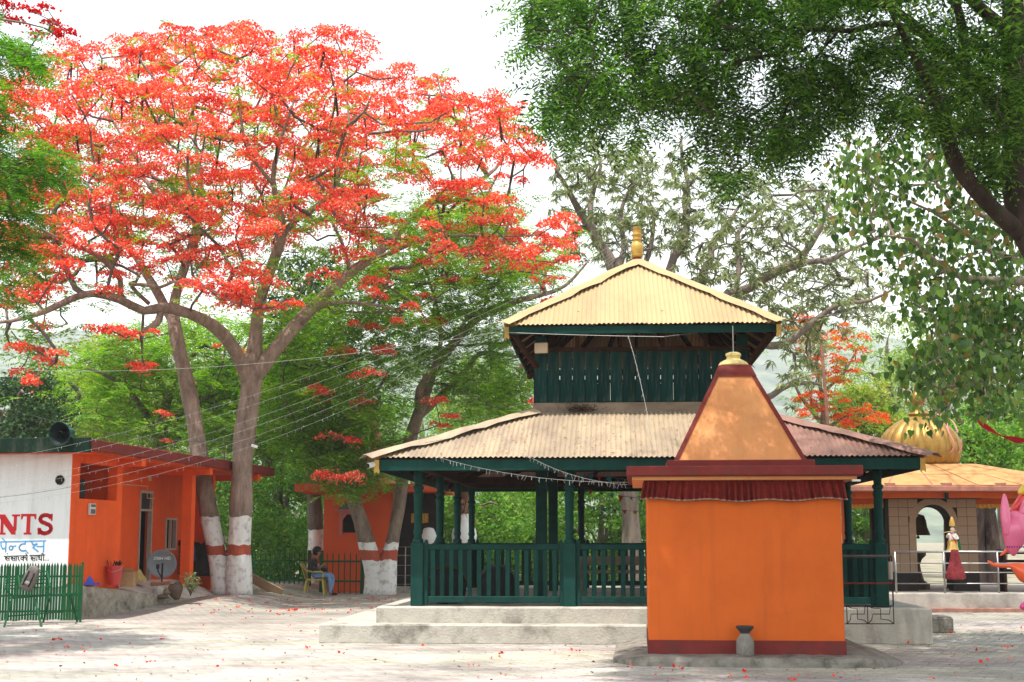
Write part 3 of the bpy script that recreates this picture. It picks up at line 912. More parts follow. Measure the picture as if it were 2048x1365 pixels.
# iron gate with bent-rod swastika panels, hung on the shrine's side
def Wl(u, v, Y): return W(u, v, Y)
gp = W(1690, 1248, 18.9); gq = W(1788, 1248, 18.9)
gate = empty('iron_gate', (gp.x, 18.9, 0), 0, 'thin black iron gate with two bent rod motif panels beside the shrine', 'gate')
GW = gq.x - gp.x; z0, z1, z2, z3, z4 = gp.z, W(1700, 1212, 18.9).z, W(1700, 1167, 18.9).z, W(1700, 1113, 18.9).z, 0
b = MB()
for z in (z0, z1): b.tube([(0, 0, z), (GW, 0, z)], .0065, 5)
for x in (.03, GW * .47, GW): b.tube([(x, 0, z0), (x, 0, z1)], .0065, 5)
b.build('panel_frame', M_BLACK, gate)
for k in range(2):
    x0 = .03 if k == 0 else GW * .47; w = (GW * .47 - .03) if k == 0 else GW * .53; h = z1 - z0
    P = lambda a, c: (x0 + a * w, 0, z0 + c * h)
    b = MB()
    for poly in ([(.0, 1), (.18, .88), (.5, .84), (.5, .26), (.82, .2), (1, 0)], [(0, 0), (.15, .22), (.19, .54), (.84, .54), (.88, .95), (1, 1)]):
        b.tube([P(*p) for p in poly], .0065, 5)
    b.build('motif', M_BLACK, gate)
b = MB(); b.tube([(-.02, 0, z2), (GW, 0, z2)], .012, 6); b.build('middle_rail', M_MAROON, gate)
b = MB(); b.tube([(-.02, 0, z3), (GW, 0, z3)], .022, 6); b.build('top_rail', mat('dark_steel', (.09, .08, .08), .4, .2, 8, metal=.5), gate)
b = MB(); b.tube([(GW, 0, z1), (GW, 0, z3)], .010, 6); b.build('end_post', M_BLACK, gate)
b = MB(); b.tube([(GW - .02, 0, z2 + .05), (GW - .02, 0, z2 + .28)], .03, 8); b.build('latch_sleeve', mat('grey_plastic', (.35, .33, .28), .5, .1), gate)

# lone dark concrete step block behind
p0, p1 = G(1845, 1268), G(1918, 1272)
b = MB(); b.bbox(0, p1.x - p0.x + .06, 0, .75, -.004, .27, .035)
o = tag(b.build('step_block', M_CONC_DARK, None), 'low dark concrete block at the right end of the pavilion plinth', 'block')
o.location = (p0.x, p0.y, 0); o.rotation_euler = (0, 0, -R(6))
# ------------------------------------------------------------------ orange building on the left with painted white wall
bl_o = W(137, 1130, 27.0)
bld = empty('building', (bl_o.x, 27.0, 0), -math.atan2(.15, .989), 'flat roofed orange building with white lettered end wall and maroon eaves', 'building')
M_GREENF = mat('dark_green_fascia', (.005, .022, .013), .75, .3, 3, .2, 30, stain=(.10, .09, .07), stain_amt=.5, stain_scale=4, stretch=(1, 1, .3))
M_SOFF = mat('pale_soffit', (.62, .40, .24), .8, .1, 4)
M_WALLW = mat('white_wall_paint', (.72, .72, .72), .65, .06, 2, .1, 30, stain=(.5, .5, .49), stain_amt=.5, stain_scale=1.2, stretch=(3, 1, .35))
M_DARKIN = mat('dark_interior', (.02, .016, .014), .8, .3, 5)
FLR = .60; TOP = 3.12
b = MB(); b.bbox(-8.2, -.012, 0, .2, -.05, TOP, .006); b.build('painted_wall', M_WALLW, bld)
# side wall with a high opening: pieces round the opening
parts_ = [(0.0, .33, 0, TOP), (.33, 2.02, 0, 2.28), (.33, 2.02, 3.02, TOP), (2.02, 2.28, 0, TOP)]
b = MB()
for (s0, s1, z0, z1) in parts_: b.box(-.2, 0, s0 + .002, s1, z0 - .05, z1)
b.build('side_wall', M_VERM, bld)
b = MB(); b.box(-1.5, -1.4, .2, 2.3, 1.9, TOP); b.box(-1.4, -.2, .21, .26, 1.9, TOP); b.box(-1.4, -.2, 2.2, 2.27, 1.9, TOP); b.box(-1.4, -.2, .26, 2.2, 1.9, 1.95); b.build('loggia_wall', M_VERM, bld)
# recessed wall with door and window openings
RX = -1.0
SG = [(2.28, 5.50, 0, TOP), (5.50, 6.22, 2.62, TOP), (6.22, 7.05, 0, TOP), (7.05, 7.72, 0, 1.25), (7.05, 7.72, 2.02, TOP), (7.72, 8.6, 0, TOP)]
b = MB()
for (s0, s1, z0, z1) in SG: b.box(RX - .15, RX, s0, s1 - .001, z0, z1)
b.build('recessed_wall', M_VERM, bld)
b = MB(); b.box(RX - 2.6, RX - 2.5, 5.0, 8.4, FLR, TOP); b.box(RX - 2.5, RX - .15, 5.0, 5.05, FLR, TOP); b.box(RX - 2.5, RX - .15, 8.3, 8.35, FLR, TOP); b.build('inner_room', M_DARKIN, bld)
M_FRAME = mat('grey_door_frame', (.42, .33, .28), .6, .15, 8)
d = bpy.data.objects.new('door', None); COL.objects.link(d); d.parent = bld
b = MB()
b.box(RX - .08, RX + .025, 5.50, 5.55, FLR, 2.62); b.box(RX - .08, RX + .025, 6.17, 6.22, FLR, 2.62); b.box(RX - .08, RX + .025, 5.55, 6.17, 2.56, 2.62); b.box(RX - .08, RX + .02, 5.55, 6.17, 2.15, 2.20)
b.build('frame', M_FRAME, d)
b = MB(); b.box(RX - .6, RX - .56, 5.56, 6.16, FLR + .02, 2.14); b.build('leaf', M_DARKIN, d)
b = MB(); b.box(RX - .05, RX - .04, 5.55, 6.17, 2.2, 2.56); b.build('fanlight', mat('dark_pane', (.03, .035, .04), .1, .1, spec=.6), d)
w_ = bpy.data.objects.new('window', None); COL.objects.link(w_); w_.parent = bld
b = MB(); b.box(RX - .06, RX + .03, 7.05, 7.10, 1.25, 2.02); b.box(RX - .06, RX + .03, 7.67, 7.72, 1.25, 2.02); b.box(RX - .06, RX + .03, 7.10, 7.67, 1.97, 2.02); b.box(RX - .06, RX + .03, 7.10, 7.67, 1.25, 1.30); b.box(RX - .04, RX + .02, 7.36, 7.40, 1.30, 1.97); b.build('frame', M_FRAME, w_)
b = MB()
cv = []
for i in range(13):
    for z in (1.32, 1.95): cv.append((RX - .09 + .02 * math.sin(i * 2.1), 7.12 + i * .02, z))
b.add(cv, [(2 * i, 2 * i + 1, 2 * i + 3, 2 * i + 2) for i in range(12)]); b.build('curtain', mat('dusty_pink_cloth', (.42, .22, .18), .9, .3, 9), w_, 'all', fixn=False)
b = MB(); b.box(RX, -.42, 8.6, 8.75, 0, TOP); b.build('end_wall', M_VERM, bld)
b = MB(); b.bbox(-.14, .10, 5.88, 6.10, 0, TOP, .008); b.build('column', M_VERM, bld)
for s in (2.15, 6.0, 9.4):
    b = MB(); b.box(RX if s > 3 else -.2, .50, s - .1, s + .1, TOP - .14, TOP + .02); b.build('roof_beam', M_VERM, bld)
b = MB(); b.box(-8.3, .40, -.36, 10.3, TOP - .001, TOP + .045); b.build('soffit', M_VERM, bld)
b = MB(); b.box(-8.3, .50, -.42, 10.4, TOP + .045, TOP + .20); b.build('roof_slab', M_CONC_DARK, bld)
b = MB(); b.bbox(-8.3, .555, -.50, -.42, TOP - .01, TOP + .27, .01); b.build('front_fascia', M_GREENF, bld)
b = MB(); b.bbox(.50, .56, -.419, 10.45, TOP + .03, TOP + .24, .01); b.build('side_fascia', M_MAROON, bld)
b = MB(); b.bbox(-.12, .50, 10.40, 10.46, TOP + .03, TOP + .24, .01); b.build('rear_fascia', M_MAROON, bld)
# leaf litter heaped along the roof edge
rl = random.Random(8); b = MB()
for i in range(500):
    x, y = (rl.uniform(-8, .5), rl.gauss(-.3, .07)) if rl.random() < .5 else (rl.gauss(.38, .06), rl.uniform(-.4, 10.2))
    z = TOP + .21 + abs(rl.gauss(0, .04)); a = rl.uniform(0, 6.3); s = rl.uniform(.03, .07)
    b.add([(x, y, z), (x + s * math.cos(a), y + s * math.sin(a), z + rl.uniform(-.02, .03)), (x + s * math.cos(a + .7), y + s * math.sin(a + .7), z + rl.uniform(-.02, .05))], [(0, 1, 2)])
tag(b.build('leaf_litter', mat('dry_leaves', (.20, .13, .07), .9, .4, 30), bld, fixn=False), kind='stuff')
# electricity meter, conduit, niche lamp and cistern box in the loggia
mt = bpy.data.objects.new('electricity_meter', None); COL.objects.link(mt); mt.parent = bld
b = MB(); b.bbox(0.001, .05, .72, .98, 1.98, 2.20, .008); b.build('case', mat('grey_white_plastic', (.55, .53, .50), .5, .06), mt)
b = MB(); b.box(.05, .054, .75, .95, 2.13, 2.18); b.box(.05, .054, .75, .95, 2.00, 2.09); b.build('dial', mat('dark_dial', (.10, .10, .10), .3, .3, 40), mt)
b = MB(); b.bbox(-.13, -.02, .34, .62, 2.29, 2.66, .01); b.build('junction_box', M_DARKIN, bld)
b = MB(); b.tube([(RX + .012, 2.9, 2.72), (RX + .012, 5.9, 2.72), (RX + .012, 5.9, 2.45), (RX + .012, 6.3, 2.45)], .012, 5); b.build('conduit', M_SOFF, bld)
b = MB(); b.tube([(-.9, .5, 2.72), (-.9, 2.1, 2.72)], .012, 5); b.build('conduit', M_SOFF, bld)
b = MB(); b.prism([(5.95, 2.85), (6.09, 2.85), (6.09, 3.0), (6.06, 3.07), (6.02, 3.09), (5.98, 3.07), (5.95, 3.0)], .02, 'x', RX); b.build('vent_niche', M_SOFF, bld)
b = MB(); b.lathe([(.02, .1), (.05, .09), (.10, .0), (.12, -.04), (.02, -.04)], 10, (-.8, 1.3, 2.85)); b.build('lamp_shade', M_DARKIN, bld, True)
b = MB(); b.lathe([(.0, 0), (.07, .012), (.095, .03), (.085, .05), (.03, .055)], 9, (0, 0, 0)); o = b.build('wall_hole', M_DARKIN, bld); o.rotation_euler = (R(90), 0, 0); o.location = (-.24, .012, 2.62)

# painted lettering on the white wall
M_RED = mat('red_lettering', (.55, .025, .03), .6, .1, 5)
M_BLUE = mat('blue_lettering', (.10, .30, .55), .6, .15, 5)
M_BLKL = mat('black_lettering', (.02, .02, .02), .6, .1, 5)
pxm = 2844 / 27.1
def LX(u): return (u - 137) / pxm * 1.012
def LZ(v): return CAM_Z + (1080 - v) / pxm
def ply(name, polys, m):
    b = MB()
    for p in polys: b.prism([(LX(a), LZ(c)) for a, c in p], .004, 'y', -.0045)
    return b.build(name, m, bld, fixn=True)
def stroke(pts, w):
    """thick polyline as a strip of quads, pixel space"""
    out = []
    for i in range(len(pts) - 1):
        (x0, y0), (x1, y1) = pts[i], pts[i + 1]
        dx, dy = x1 - x0, y1 - y0; L = math.hypot(dx, dy) or 1
        nx, ny = -dy / L * w / 2, dx / L * w / 2; ex, ey = dx / L * w * .25, dy / L * w * .25
        out.append([(x0 + nx - ex, y0 + ny - ey), (x1 + nx + ex, y1 + ny + ey), (x1 - nx + ex, y1 - ny + ey), (x0 - nx - ex, y0 - ny - ey)])
    return out
def arc(cx, cy, rx, ry, a0, a1, n=9): return [(cx + rx * math.cos(R(a0 + (a1 - a0) * i / n)), cy + ry * math.sin(R(a0 + (a1 - a0) * i / n))) for i in range(n + 1)]
ply('letter_n', [[(-12, 1030), (0, 1030), (24, 1062), (24, 1070), (16, 1070), (-12, 1036)], [(-8, 1036), (-2, 1040), (-2, 1066), (-8, 1066)], [(-13, 1066), (3, 1066), (3, 1070), (-13, 1070)], [(19, 1034), (25.5, 1034), (25.5, 1062), (24, 1062), (19, 1056)], [(15, 1030), (32, 1030), (32, 1034), (15, 1034)]], M_RED)
ply('letter_t', [[(34, 1029), (66, 1029), (66, 1034), (34, 1034)], [(34, 1034), (39, 1034), (36.5, 1040), (34, 1040)], [(61, 1034), (66, 1034), (66, 1040), (63.5, 1040)], [(46, 1034), (54, 1034), (54, 1066), (46, 1066)], [(41, 1066), (57, 1066), (57, 1070), (41, 1070)]], M_RED)
sp = arc(85.5, 1039, 11, 7.5, -20, -180, 8) + arc(85.5, 1039.5, 11, 7.5, 180, 100, 4) + arc(86, 1058, 11.5, 9, -80, 60, 7) + arc(85, 1058.5, 12, 9, 80, 175, 6)
ply('letter_s', stroke(sp, 8) + [[(95, 1029), (100, 1029), (100, 1043), (97, 1043)], [(70, 1056), (73, 1056), (75, 1070), (70, 1070)]], M_RED)
bl = []
bl += stroke([(-6, 1084), (88, 1082)], 2.6)
bl += stroke([(-6, 1084), (-5, 1092), (-1, 1098), (4, 1096)], 3) + stroke([(5, 1084), (5, 1104)], 3) + stroke([(3, 1083), (-3, 1077)], 2.4)
bl += stroke(arc(16, 1096, 4, 4, 0, 360, 10), 2.6) + stroke([(20, 1093), (26, 1092)], 2.6)
bl += stroke([(46, 1084), (45, 1087)] + arc(42, 1095, 9, 7, -70, -300, 10), 3) + stroke([(46, 1100), (52, 1106)], 2.4)
bl += stroke([(58, 1083), (62, 1090), (70, 1088), (62, 1095), (73, 1103)], 3) + stroke([(70, 1093), (84, 1093)], 2.6) + stroke([(84, 1083), (84, 1104)], 3)
ply('blue_word', bl, M_BLUE)
bk = []
def k_sa(x, s=1.0): return stroke([(x + 2, 1112), (x + 4, 1115), (x + 7, 1114), (x + 3, 1117), (x + 8, 1121)], 1.6) + stroke([(x + 6, 1116.5), (x + 11, 1116.5)], 1.5) + stroke([(x + 11, 1112), (x + 11, 1121.5)], 1.7)
bk += stroke([(2, 1112.5), (51, 1111)], 1.6) + k_sa(2) + stroke([(8, 1107.5), (9.5, 1107.5)], 1.8) + k_sa(14) + stroke([(28, 1112), (28, 1121)], 1.7)
bk += stroke([(30, 1112), (33, 1115), (32, 1117), (35, 1121.5)], 1.6)
bk += stroke([(43, 1111), (43, 1121.5)], 1.7) + stroke(arc(40, 1116.5, 2.6, 2.4, 0, 360, 8), 1.5) + stroke(arc(46, 1117, 2.5, 3, 180, 400, 7), 1.5) + stroke([(50.5, 1111), (50.5, 1121.5)], 1.7) + stroke([(50.5, 1111), (47, 1106.5)], 1.5)
bk += stroke([(56, 1111), (88, 1109.5)], 1.6) + k_sa(56) + stroke([(71, 1111), (71, 1121)], 1.7)
bk += stroke(arc(75.5, 1113, 1.8, 1.8, 0, 360, 8), 1.4) + stroke([(76.5, 1114.5), (75, 1118), (80, 1119)], 1.5) + stroke([(80.5, 1110.5), (80.5, 1121)], 1.7) + stroke([(85, 1110.5), (85, 1121)], 1.7) + stroke([(85, 1110.5), (83, 1106.5), (80, 1107.5)], 1.5)
for x in (88.5, 92, 95.5): bk += [[(x - .9, 1118.8), (x + .9, 1118.8), (x + .9, 1120.6), (x - .9, 1120.6)]]
ply('black_words', bk, M_BLKL)

# raised terrace beside it, held by a rough retaining wall
def wall_line(s): return .16 + .45 * max(0, min(1, s / 7)) ** 1.3
def wall_z(s): return max(.03, .66 * (1 - (s / 7.2)) ** 1.0) if s < 7.2 else .03
tmat = mat('terrace_cement', (.44, .40, .35), .9, .2, 3, .4, 25, stain=(.2, .17, .13), stain_amt=.7, stain_scale=2)
cols = 10; rows = 36; vs = []; rt = random.Random(2)
for i in range(rows + 1):
    s = -.05 + 9.2 * i / rows
    for j in range(cols + 1):
        f = j / cols; x = RX - .1 + (wall_line(s) - RX + .1 - .02) * f
        base = FLR if s < 6.2 else FLR - .5 * min(1, (s - 6.2) / 2.8)
        fl = max(0, (f - .55) / .45)
        z = base * (1 - fl) + (wall_z(s) + .012) * fl
        vs.append((x, s, z + rt.uniform(-.006, .006)))
fs = [(i * (cols + 1) + j, i * (cols + 1) + j + 1, (i + 1) * (cols + 1) + j + 1, (i + 1) * (cols + 1) + j) for i in range(rows) for j in range(cols)]
b = MB(); b.add(vs, fs); ter = b.build('terrace', tmat, None); ter.location = bld.location; ter.rotation_euler = bld.rotation_euler
tag(ter, 'cement terrace sloping down beside the orange building', kind='structure')
M_RUBBLE = mat('rubble_plaster', (.30, .27, .22), .95, .3, 6, 1.0, 12, stain=(.06, .055, .045), stain_amt=.85, stain_scale=2.6)
rows = 90; K = 9; vs = []
for i in range(rows + 1):
    s = -.05 + 7.6 * i / rows; zt = wall_z(s)
    for k in range(K):
        g = k / (K - 1); n = rt.uniform(-.028, .028)
        vs.append((wall_line(s) + .06 * (1 - g) + (n if 0 < k < K - 1 else 0), s, -.01 + (zt + .02 + rt.uniform(-.012, .012)) * g))
    vs.append((wall_line(s) - .2, s, zt + .022))
K += 1
fs = [(i * K + k, (i + 1) * K + k, (i + 1) * K + k + 1, i * K + k + 1) for i in range(rows) for k in range(K - 1)]
b = MB(); b.add(vs, fs)
vs2 = [(wall_line(-.05) + .06, -.05, -.01), (wall_line(-.05), -.05, .68), (-.02, -.05, .62), (-.02, -.05, -.01)]
b.add(vs2, [(0, 1, 2, 3)])
o = b.build('retaining_wall', M_RUBBLE, None, True); o.location = bld.location; o.rotation_euler = bld.rotation_euler
tag(o, 'low rough rubble retaining wall tapering away below the orange building', 'wall')
def BL(x, s, z):
    return bld.matrix_basis @ Vector((x, s, z))

# picket fence in front of the white wall
fo = W(-30, 1240, 25.9); fe = W(156, 1240, 26.3)
fence = empty('picket_fence', (fo.x, fo.y, 0), math.atan2(fe.y - fo.y, fe.x - fo.x), 'bright green metal picket fence in front of the white lettered wall', 'fence')
FL = (fe - fo).length
pk = None; npk = 34
for i in range(npk):
    if pk is None:
        b = MB(); b.prism([(-.021, .06), (.021, .06), (.021, 1.02), (0, 1.09), (-.021, 1.02)], .012, 'y', -.006); pk = b.build('picket', M_GREEN_BRIGHT, fence); o = pk
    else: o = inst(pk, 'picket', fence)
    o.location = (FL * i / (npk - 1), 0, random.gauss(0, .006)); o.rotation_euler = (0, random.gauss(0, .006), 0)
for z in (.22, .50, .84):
    b = MB(); b.bar((-.02, .016, z), (FL + .02, .016, z), .018, .035); b.build('rail', M_GREEN_BRIGHT, fence)
b = MB(); b.bbox(FL + .02, FL + .06, -.02, .02, 0, 1.1, .006); b.build('post', M_GREEN_BRIGHT, fence)

# slatted green trestle standing against the fence
tr = empty('trestle_rack', tuple(W(80, 1245, 25.2).xy) + (0,), 0, 'green metal trestle rack with splayed legs leaning before the picket fence', 'rack')
ox, oy = tr.location.x, tr.location.y
def TR(u, v, Y): p = W(u, v, Y); return (p.x - ox, p.y - oy, p.z)
def leg(u0, v0, Y0, u1, v1, Y1, name='leg', w=.03):
    b = MB(); p = TR(u0, v0, Y0); q = list(TR(u1, v1, Y1)); 
    if name == 'leg': q[2] = .0; 
    b.bar(p, q, w); b.build(name, M_GREEN_BRIGHT, tr)
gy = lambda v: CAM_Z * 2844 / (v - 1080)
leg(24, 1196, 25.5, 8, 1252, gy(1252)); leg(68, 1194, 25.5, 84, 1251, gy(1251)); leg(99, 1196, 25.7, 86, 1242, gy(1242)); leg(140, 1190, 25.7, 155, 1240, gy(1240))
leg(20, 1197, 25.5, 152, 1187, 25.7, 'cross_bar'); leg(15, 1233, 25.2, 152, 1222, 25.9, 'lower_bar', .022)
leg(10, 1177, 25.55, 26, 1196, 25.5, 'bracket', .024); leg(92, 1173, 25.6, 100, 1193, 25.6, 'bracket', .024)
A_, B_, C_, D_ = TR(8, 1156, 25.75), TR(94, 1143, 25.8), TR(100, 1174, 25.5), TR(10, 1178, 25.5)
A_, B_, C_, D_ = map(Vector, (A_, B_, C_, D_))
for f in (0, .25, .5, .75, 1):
    b = MB(); b.bar(A_.lerp(D_, f), B_.lerp(C_, f), .022); b.build('slat', M_GREEN_BRIGHT, tr)
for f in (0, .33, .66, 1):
    b = MB(); b.bar(A_.lerp(B_, f), D_.lerp(C_, f), .024); b.build('rack_rib', M_GREEN_BRIGHT, tr)

# backpack hung on the rack
bpk = empty('backpack', tuple(W(61, 1157, 25.45)), 0, 'small grey brown backpack hanging on the green rack', 'backpack')
bpk.rotation_euler = (0, R(22), 0)
M_BAG = mat('grey_nylon', (.16, .135, .125), .7, .3, 20, .3, 40)
bm = bmesh.new(); bmesh.ops.create_cube(bm, size=1)
bmesh.ops.subdivide_edges(bm, edges=bm.edges[:], cuts=4, use_grid_fill=True)
for w in bm.verts:
    d_ = w.co.normalized() * .62
    w.co = w.co.lerp(d_, .5); w.co.x *= .22 * (1 - .35 * max(0, w.co.z)); w.co.y *= .16; w.co.z *= .42
b = MB(); b.addbm(bm); bm.free(); b.build('bag', M_BAG, bpk, 'all')
b = MB(); b.tube([(-.05, -.085, .12), (-.055, -.10, 0), (-.05, -.09, -.14)], .012, 6); b.tube([(.05, -.085, .12), (.06, -.10, 0), (.055, -.09, -.14)], .012, 6); b.build('strap', M_BLACK, bpk, 'all')
b = MB(); b.lathe([(.05, -.03), (.07, -.02), (.07, .02), (.05, .03)], 10, (0, 0, 0), sx=.9, sy=.35); b.build('pocket', mat('pale_grey_nylon', (.36, .33, .32), .7, .2, 20), bpk, 'all').location = (0, -.075, -.08)
b = MB(); b.tube([(-.03, 0, .17), (-.02, 0, .23), (.02, 0, .23), (.03, 0, .17)], .008, 5); b.build('loop', M_BLACK, bpk)
# ------------------------------------------------------------------ domed temple on the right
tmp = empty('temple', (9.26, 31.5, 0), 0, 'small temple with ribbed gold dome, yellow sloping roof and arched tiled wall', 'temple')
M_TILE = mat('brown_wall_tile', (.30, .205, .135), .5, .12, 6, .05, 30, stain=(.22, .15, .10), stain_amt=.5, stain_scale=4)
M_BLKTILE = mat('black_dado', (.02, .018, .017), .35, .3, 5)
M_YROOF = mat('ochre_painted_roof', (.42, .215, .085), .75, .15, 2, .2, 20, stain=(.46, .29, .13), stain_amt=.8, stain_scale=1.6)
M_PINKEDGE = mat('faded_maroon_edge', (.36, .15, .11), .7, .25, 5, .1, 30, stain=(.2, .12, .1), stain_amt=.5)
M_ORBEAM = mat('orange_red_beam', (.50, .085, .02), .7, .12, 4)
M_GREYPL = mat('grey_cement_plinth', (.40, .37, .33), .85, .2, 3, .3, 25, stain=(.24, .21, .18), stain_amt=.7)
PZ = .39
b = MB(); b.bbox(-1.65, 3.6, -1.35, 4.4, -.03, PZ, .015); b.build('plinth', M_GREYPL, tmp)
b = MB(); b.bbox(-1.72, 3.6, -1.62, -1.35, -.03, .10, .015); b.build('kerb', mat('red_kerb', (.30, .16, .12), .85, .2, 5), tmp)
def arch_wall(y0, y1, m, name, sh=0.0):
    x0, x1, ax0, ax1, zt, zs = -.98, .96 + sh, -.385 + sh, .385 + sh, 2.40, 1.88
    cx = (ax0 + ax1) / 2; r = (ax1 - ax0) / 2
    pts = [(cx - r * math.cos(a), zs + r * .95 * math.sin(a)) for a in [math.pi * i / 16 for i in range(17)]]
    b = MB()
    b.box(x0, ax0, y0, y1, PZ, zs); b.box(ax1, x1, y0, y1, PZ, zs)
    # spandrels above the springing
    for i in range(16):
        (xa, za), (xb, zb) = pts[i], pts[i + 1]
        for yy in (y0, y1): b.add([(xa, yy, za), (xb, yy, zb), (xb, yy, zt), (xa, yy, zt)], [(0, 1, 2, 3)])
        b.add([(xa, y0, za), (xb, y0, zb), (xb, y1, zb), (xa, y1, za)], [(0, 1, 2, 3)])
    for (xa, xb) in ((x0, ax0), (ax1, x1)): b.box(xa, xb, y0, y1, zs, zt)
    return b.build(name, m, tmp)
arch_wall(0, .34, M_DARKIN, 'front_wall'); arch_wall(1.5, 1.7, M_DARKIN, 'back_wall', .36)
# wall tiles laid over the front wall
tp = None; tw = .215
for i in range(9):
    for j in range(8):
        x = -.98 + i * tw + tw / 2; z = .80 + j * .2 + .1
        if abs(x) < .385 + tw * .42 and z < 1.95: continue
        if (x ** 2 + max(0, z - 1.88) ** 2) ** .5 < .385 + .10: continue
        if tp is None:
            b = MB(); b.bbox(-tw / 2 + .003, tw / 2 - .003, -.012, 0, -.097, .097, .003); tp = b.build('tile', M_TILE, tmp); o = tp
        else: o = inst(tp, 'tile', tmp)
        o.location = (x, -.001, z)
b = MB()                                   # cut tiles round the arch, and the arch band
for i in range(16):
    a0, a1 = math.pi * i / 16, math.pi * (i + 1) / 16
    for r0, r1 in ((.387, .53),):
        P = [(-r0 * math.cos(a0), 1.88 + r0 * math.sin(a0)), (-r1 * math.cos(a0), 1.88 + r1 * math.sin(a0)), (-r1 * math.cos(a1), 1.88 + r1 * math.sin(a1)), (-r0 * math.cos(a1), 1.88 + r0 * math.sin(a1))]
        b.prism(P, .008, 'y', -.0095)
for s in (-1, 1): b.box(min(s * .387, s * .54), max(s * .387, s * .54), -.0095, -.0015, .80, 1.88)
b.build('arch_surround', M_TILE, tmp)
for (xa, xb) in ((-.98, -.386), (.386, .96)):
    b = MB(); b.box(xa, xb, -.016, -.001, PZ, .798); b.build('dado', M_BLKTILE, tmp)
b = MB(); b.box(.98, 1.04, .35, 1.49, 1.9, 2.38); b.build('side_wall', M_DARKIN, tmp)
b = MB(); b.box(-1.9, 3.2, -.9, 3.4, 2.40, 2.52); b.build('roof_beam', M_ORBEAM, tmp)
b = MB(); b.box(-1.05, 1.05, -.1, 2.6, 2.385, 2.399); b.build('ceiling', M_DARKIN, tmp)
b = MB(); b.bbox(-2.28, 3.5, -1.25, 3.7, 2.52, 2.63, .012); b.build('eave_slab', M_PINKEDGE, tmp)
# sloping roof with seams: front face as panels
E_ = [(-2.26, -1.23, 2.635), (3.48, -1.23, 2.635), (3.48, 3.68, 2.635), (-2.26, 3.68, 2.635)]
T_ = [(-.95, .25, 3.17), (1.05, .25, 3.17), (1.05, 1.95, 3.17), (-.95, 1.95, 3.17)]
pn = random.Random(4)
for k in range(4):
    e0, e1, t0, t1 = map(Vector, (E_[k], E_[(k + 1) % 4], T_[k], T_[(k + 1) % 4]))
    NU, NV = 6, 2
    for i in range(NU):
        for j in range(NV):
            q = []
            for (a, c) in ((i, j), (i + 1, j), (i + 1, j + 1), (i, j + 1)):
                f, g = a / NU, c / NV
                f = f + (.004 if a == i else -.004); g = g + (.008 if c == j else -.008)
                q.append(e0.lerp(e1, f).lerp(t0.lerp(t1, f), g))
            nrm = (q[1] - q[0]).cross(q[3] - q[0]).normalized()
            if nrm.z < 0: nrm = -nrm
            lift = pn.uniform(.008, .016)
            b = MB(); b.add([p + nrm * lift for p in q] + q, [(0, 1, 2, 3), (0, 4, 5, 1), (1, 5, 6, 2), (2, 6, 7, 3), (3, 7, 4, 0)]); b.build('roof_panel', M_YROOF, tmp)
    b = MB(); b.add([e0, e1, t1, t0], [(0, 1, 2, 3)]); b.build('roof_deck', M_PINKEDGE, tmp)
b = MB(); b.box(-.95, 1.05, .25, 1.95, 3.12, 3.175); b.build('roof_top', M_YROOF, tmp)
# bricks left along the eave
for x in (-1.35, -.15, 1.0, 2.1):
    b = MB(); b.bbox(x, x + .22, -1.22, -1.10, 2.64, 2.70, .008); b.build('brick', M_PINKEDGE, tmp)
# ribbed dome
prof = [(.74, 0), (.80, .08), (.84, .22), (.855, .38), (.84, .54), (.78, .70), (.67, .84), (.52, .97), (.35, 1.07), (.20, 1.12), (.15, 1.15)]
b = MB(); b.lathe(prof, 160, (.05, 1.0, 3.17), rib=20, ribamp=.07); b.build('dome', M_GOLD, tmp, 'all')
b = MB(); b.lathe([(.20, 1.27), (.24, 1.32), (.20, 1.38), (.10, 1.42), (.10, 1.52), (.17, 1.60), (.19, 1.70), (.15, 1.80), (.07, 1.86), (.05, 1.92), (.08, 1.97), (.05, 2.05), (0.0, 2.2)], 20, (.05, 1.0, 3.03)); b.build('kalash_finial', M_GOLD, tmp, True)
M_PINKC = mat('pink_cloth', (.62, .22, .24), .8, .2, 14)
for (a, w) in ((-60, .05), (-40, .07)):
    b = MB(); vs = []
    for i in range(12):
        f = i / 11; r = [.25, .45, .62, .75, .83, .88, .91, .92, .92, .91, .9, .88][i] * 1.06; z = 3.17 + [1.26, 1.17, 1.08, .98, .88, .78, .68, .58, .48, .40, .32, .25][i]
        an = R(a + 5 * math.sin(i * .9))
        for s in (-1, 1): vs.append((.05 + r * math.cos(an + s * w / r / 2), 1.0 + r * math.sin(an + s * w / r / 2), z))
    b.add(vs, [(2 * i, 2 * i + 1, 2 * i + 3, 2 * i + 2) for i in range(11)]); b.build('streamer', M_PINKC, tmp, 'all', fixn=False)
# yellow frill hanging under the eaves beside the arch wall
M_YCL = mat('yellow_frill', (.60, .33, .06), .8, .25, 20)
def frill(x0, x1, y, z, h, parent, m=M_YCL, name='frill'):
    b = MB(); vs = []; n = int((x1 - x0) / .02)
    for i in range(n + 1):
        x = x0 + (x1 - x0) * i / n
        vs += [(x, y, z), (x, y - .02 * math.sin(i * 1.3) - .01, z - h + .02 * abs(math.sin(i * .35)))]
    b.add(vs, [(2 * i, 2 * i + 1, 2 * i + 3, 2 * i + 2) for i in range(n)]); b.build(name, m, parent, 'all', fixn=False)
frill(-1.85, -1.0, .3, 2.28, .10, tmp); frill(1.0, 2.0, .3, 2.28, .10, tmp)
frill(1.75, 2.9, -1.27, 2.56, .24, tmp, mat('straw_fringe', (.38, .30, .10), .9, .5, 60), 'straw_fringe')
for (xa, xb) in ((-1.85, -1.0), (1.0, 3.1)):
    b = MB(); b.box(xa, xb, .28, .36, 2.28, 2.40); b.build('lintel', M_ORBEAM, tmp)
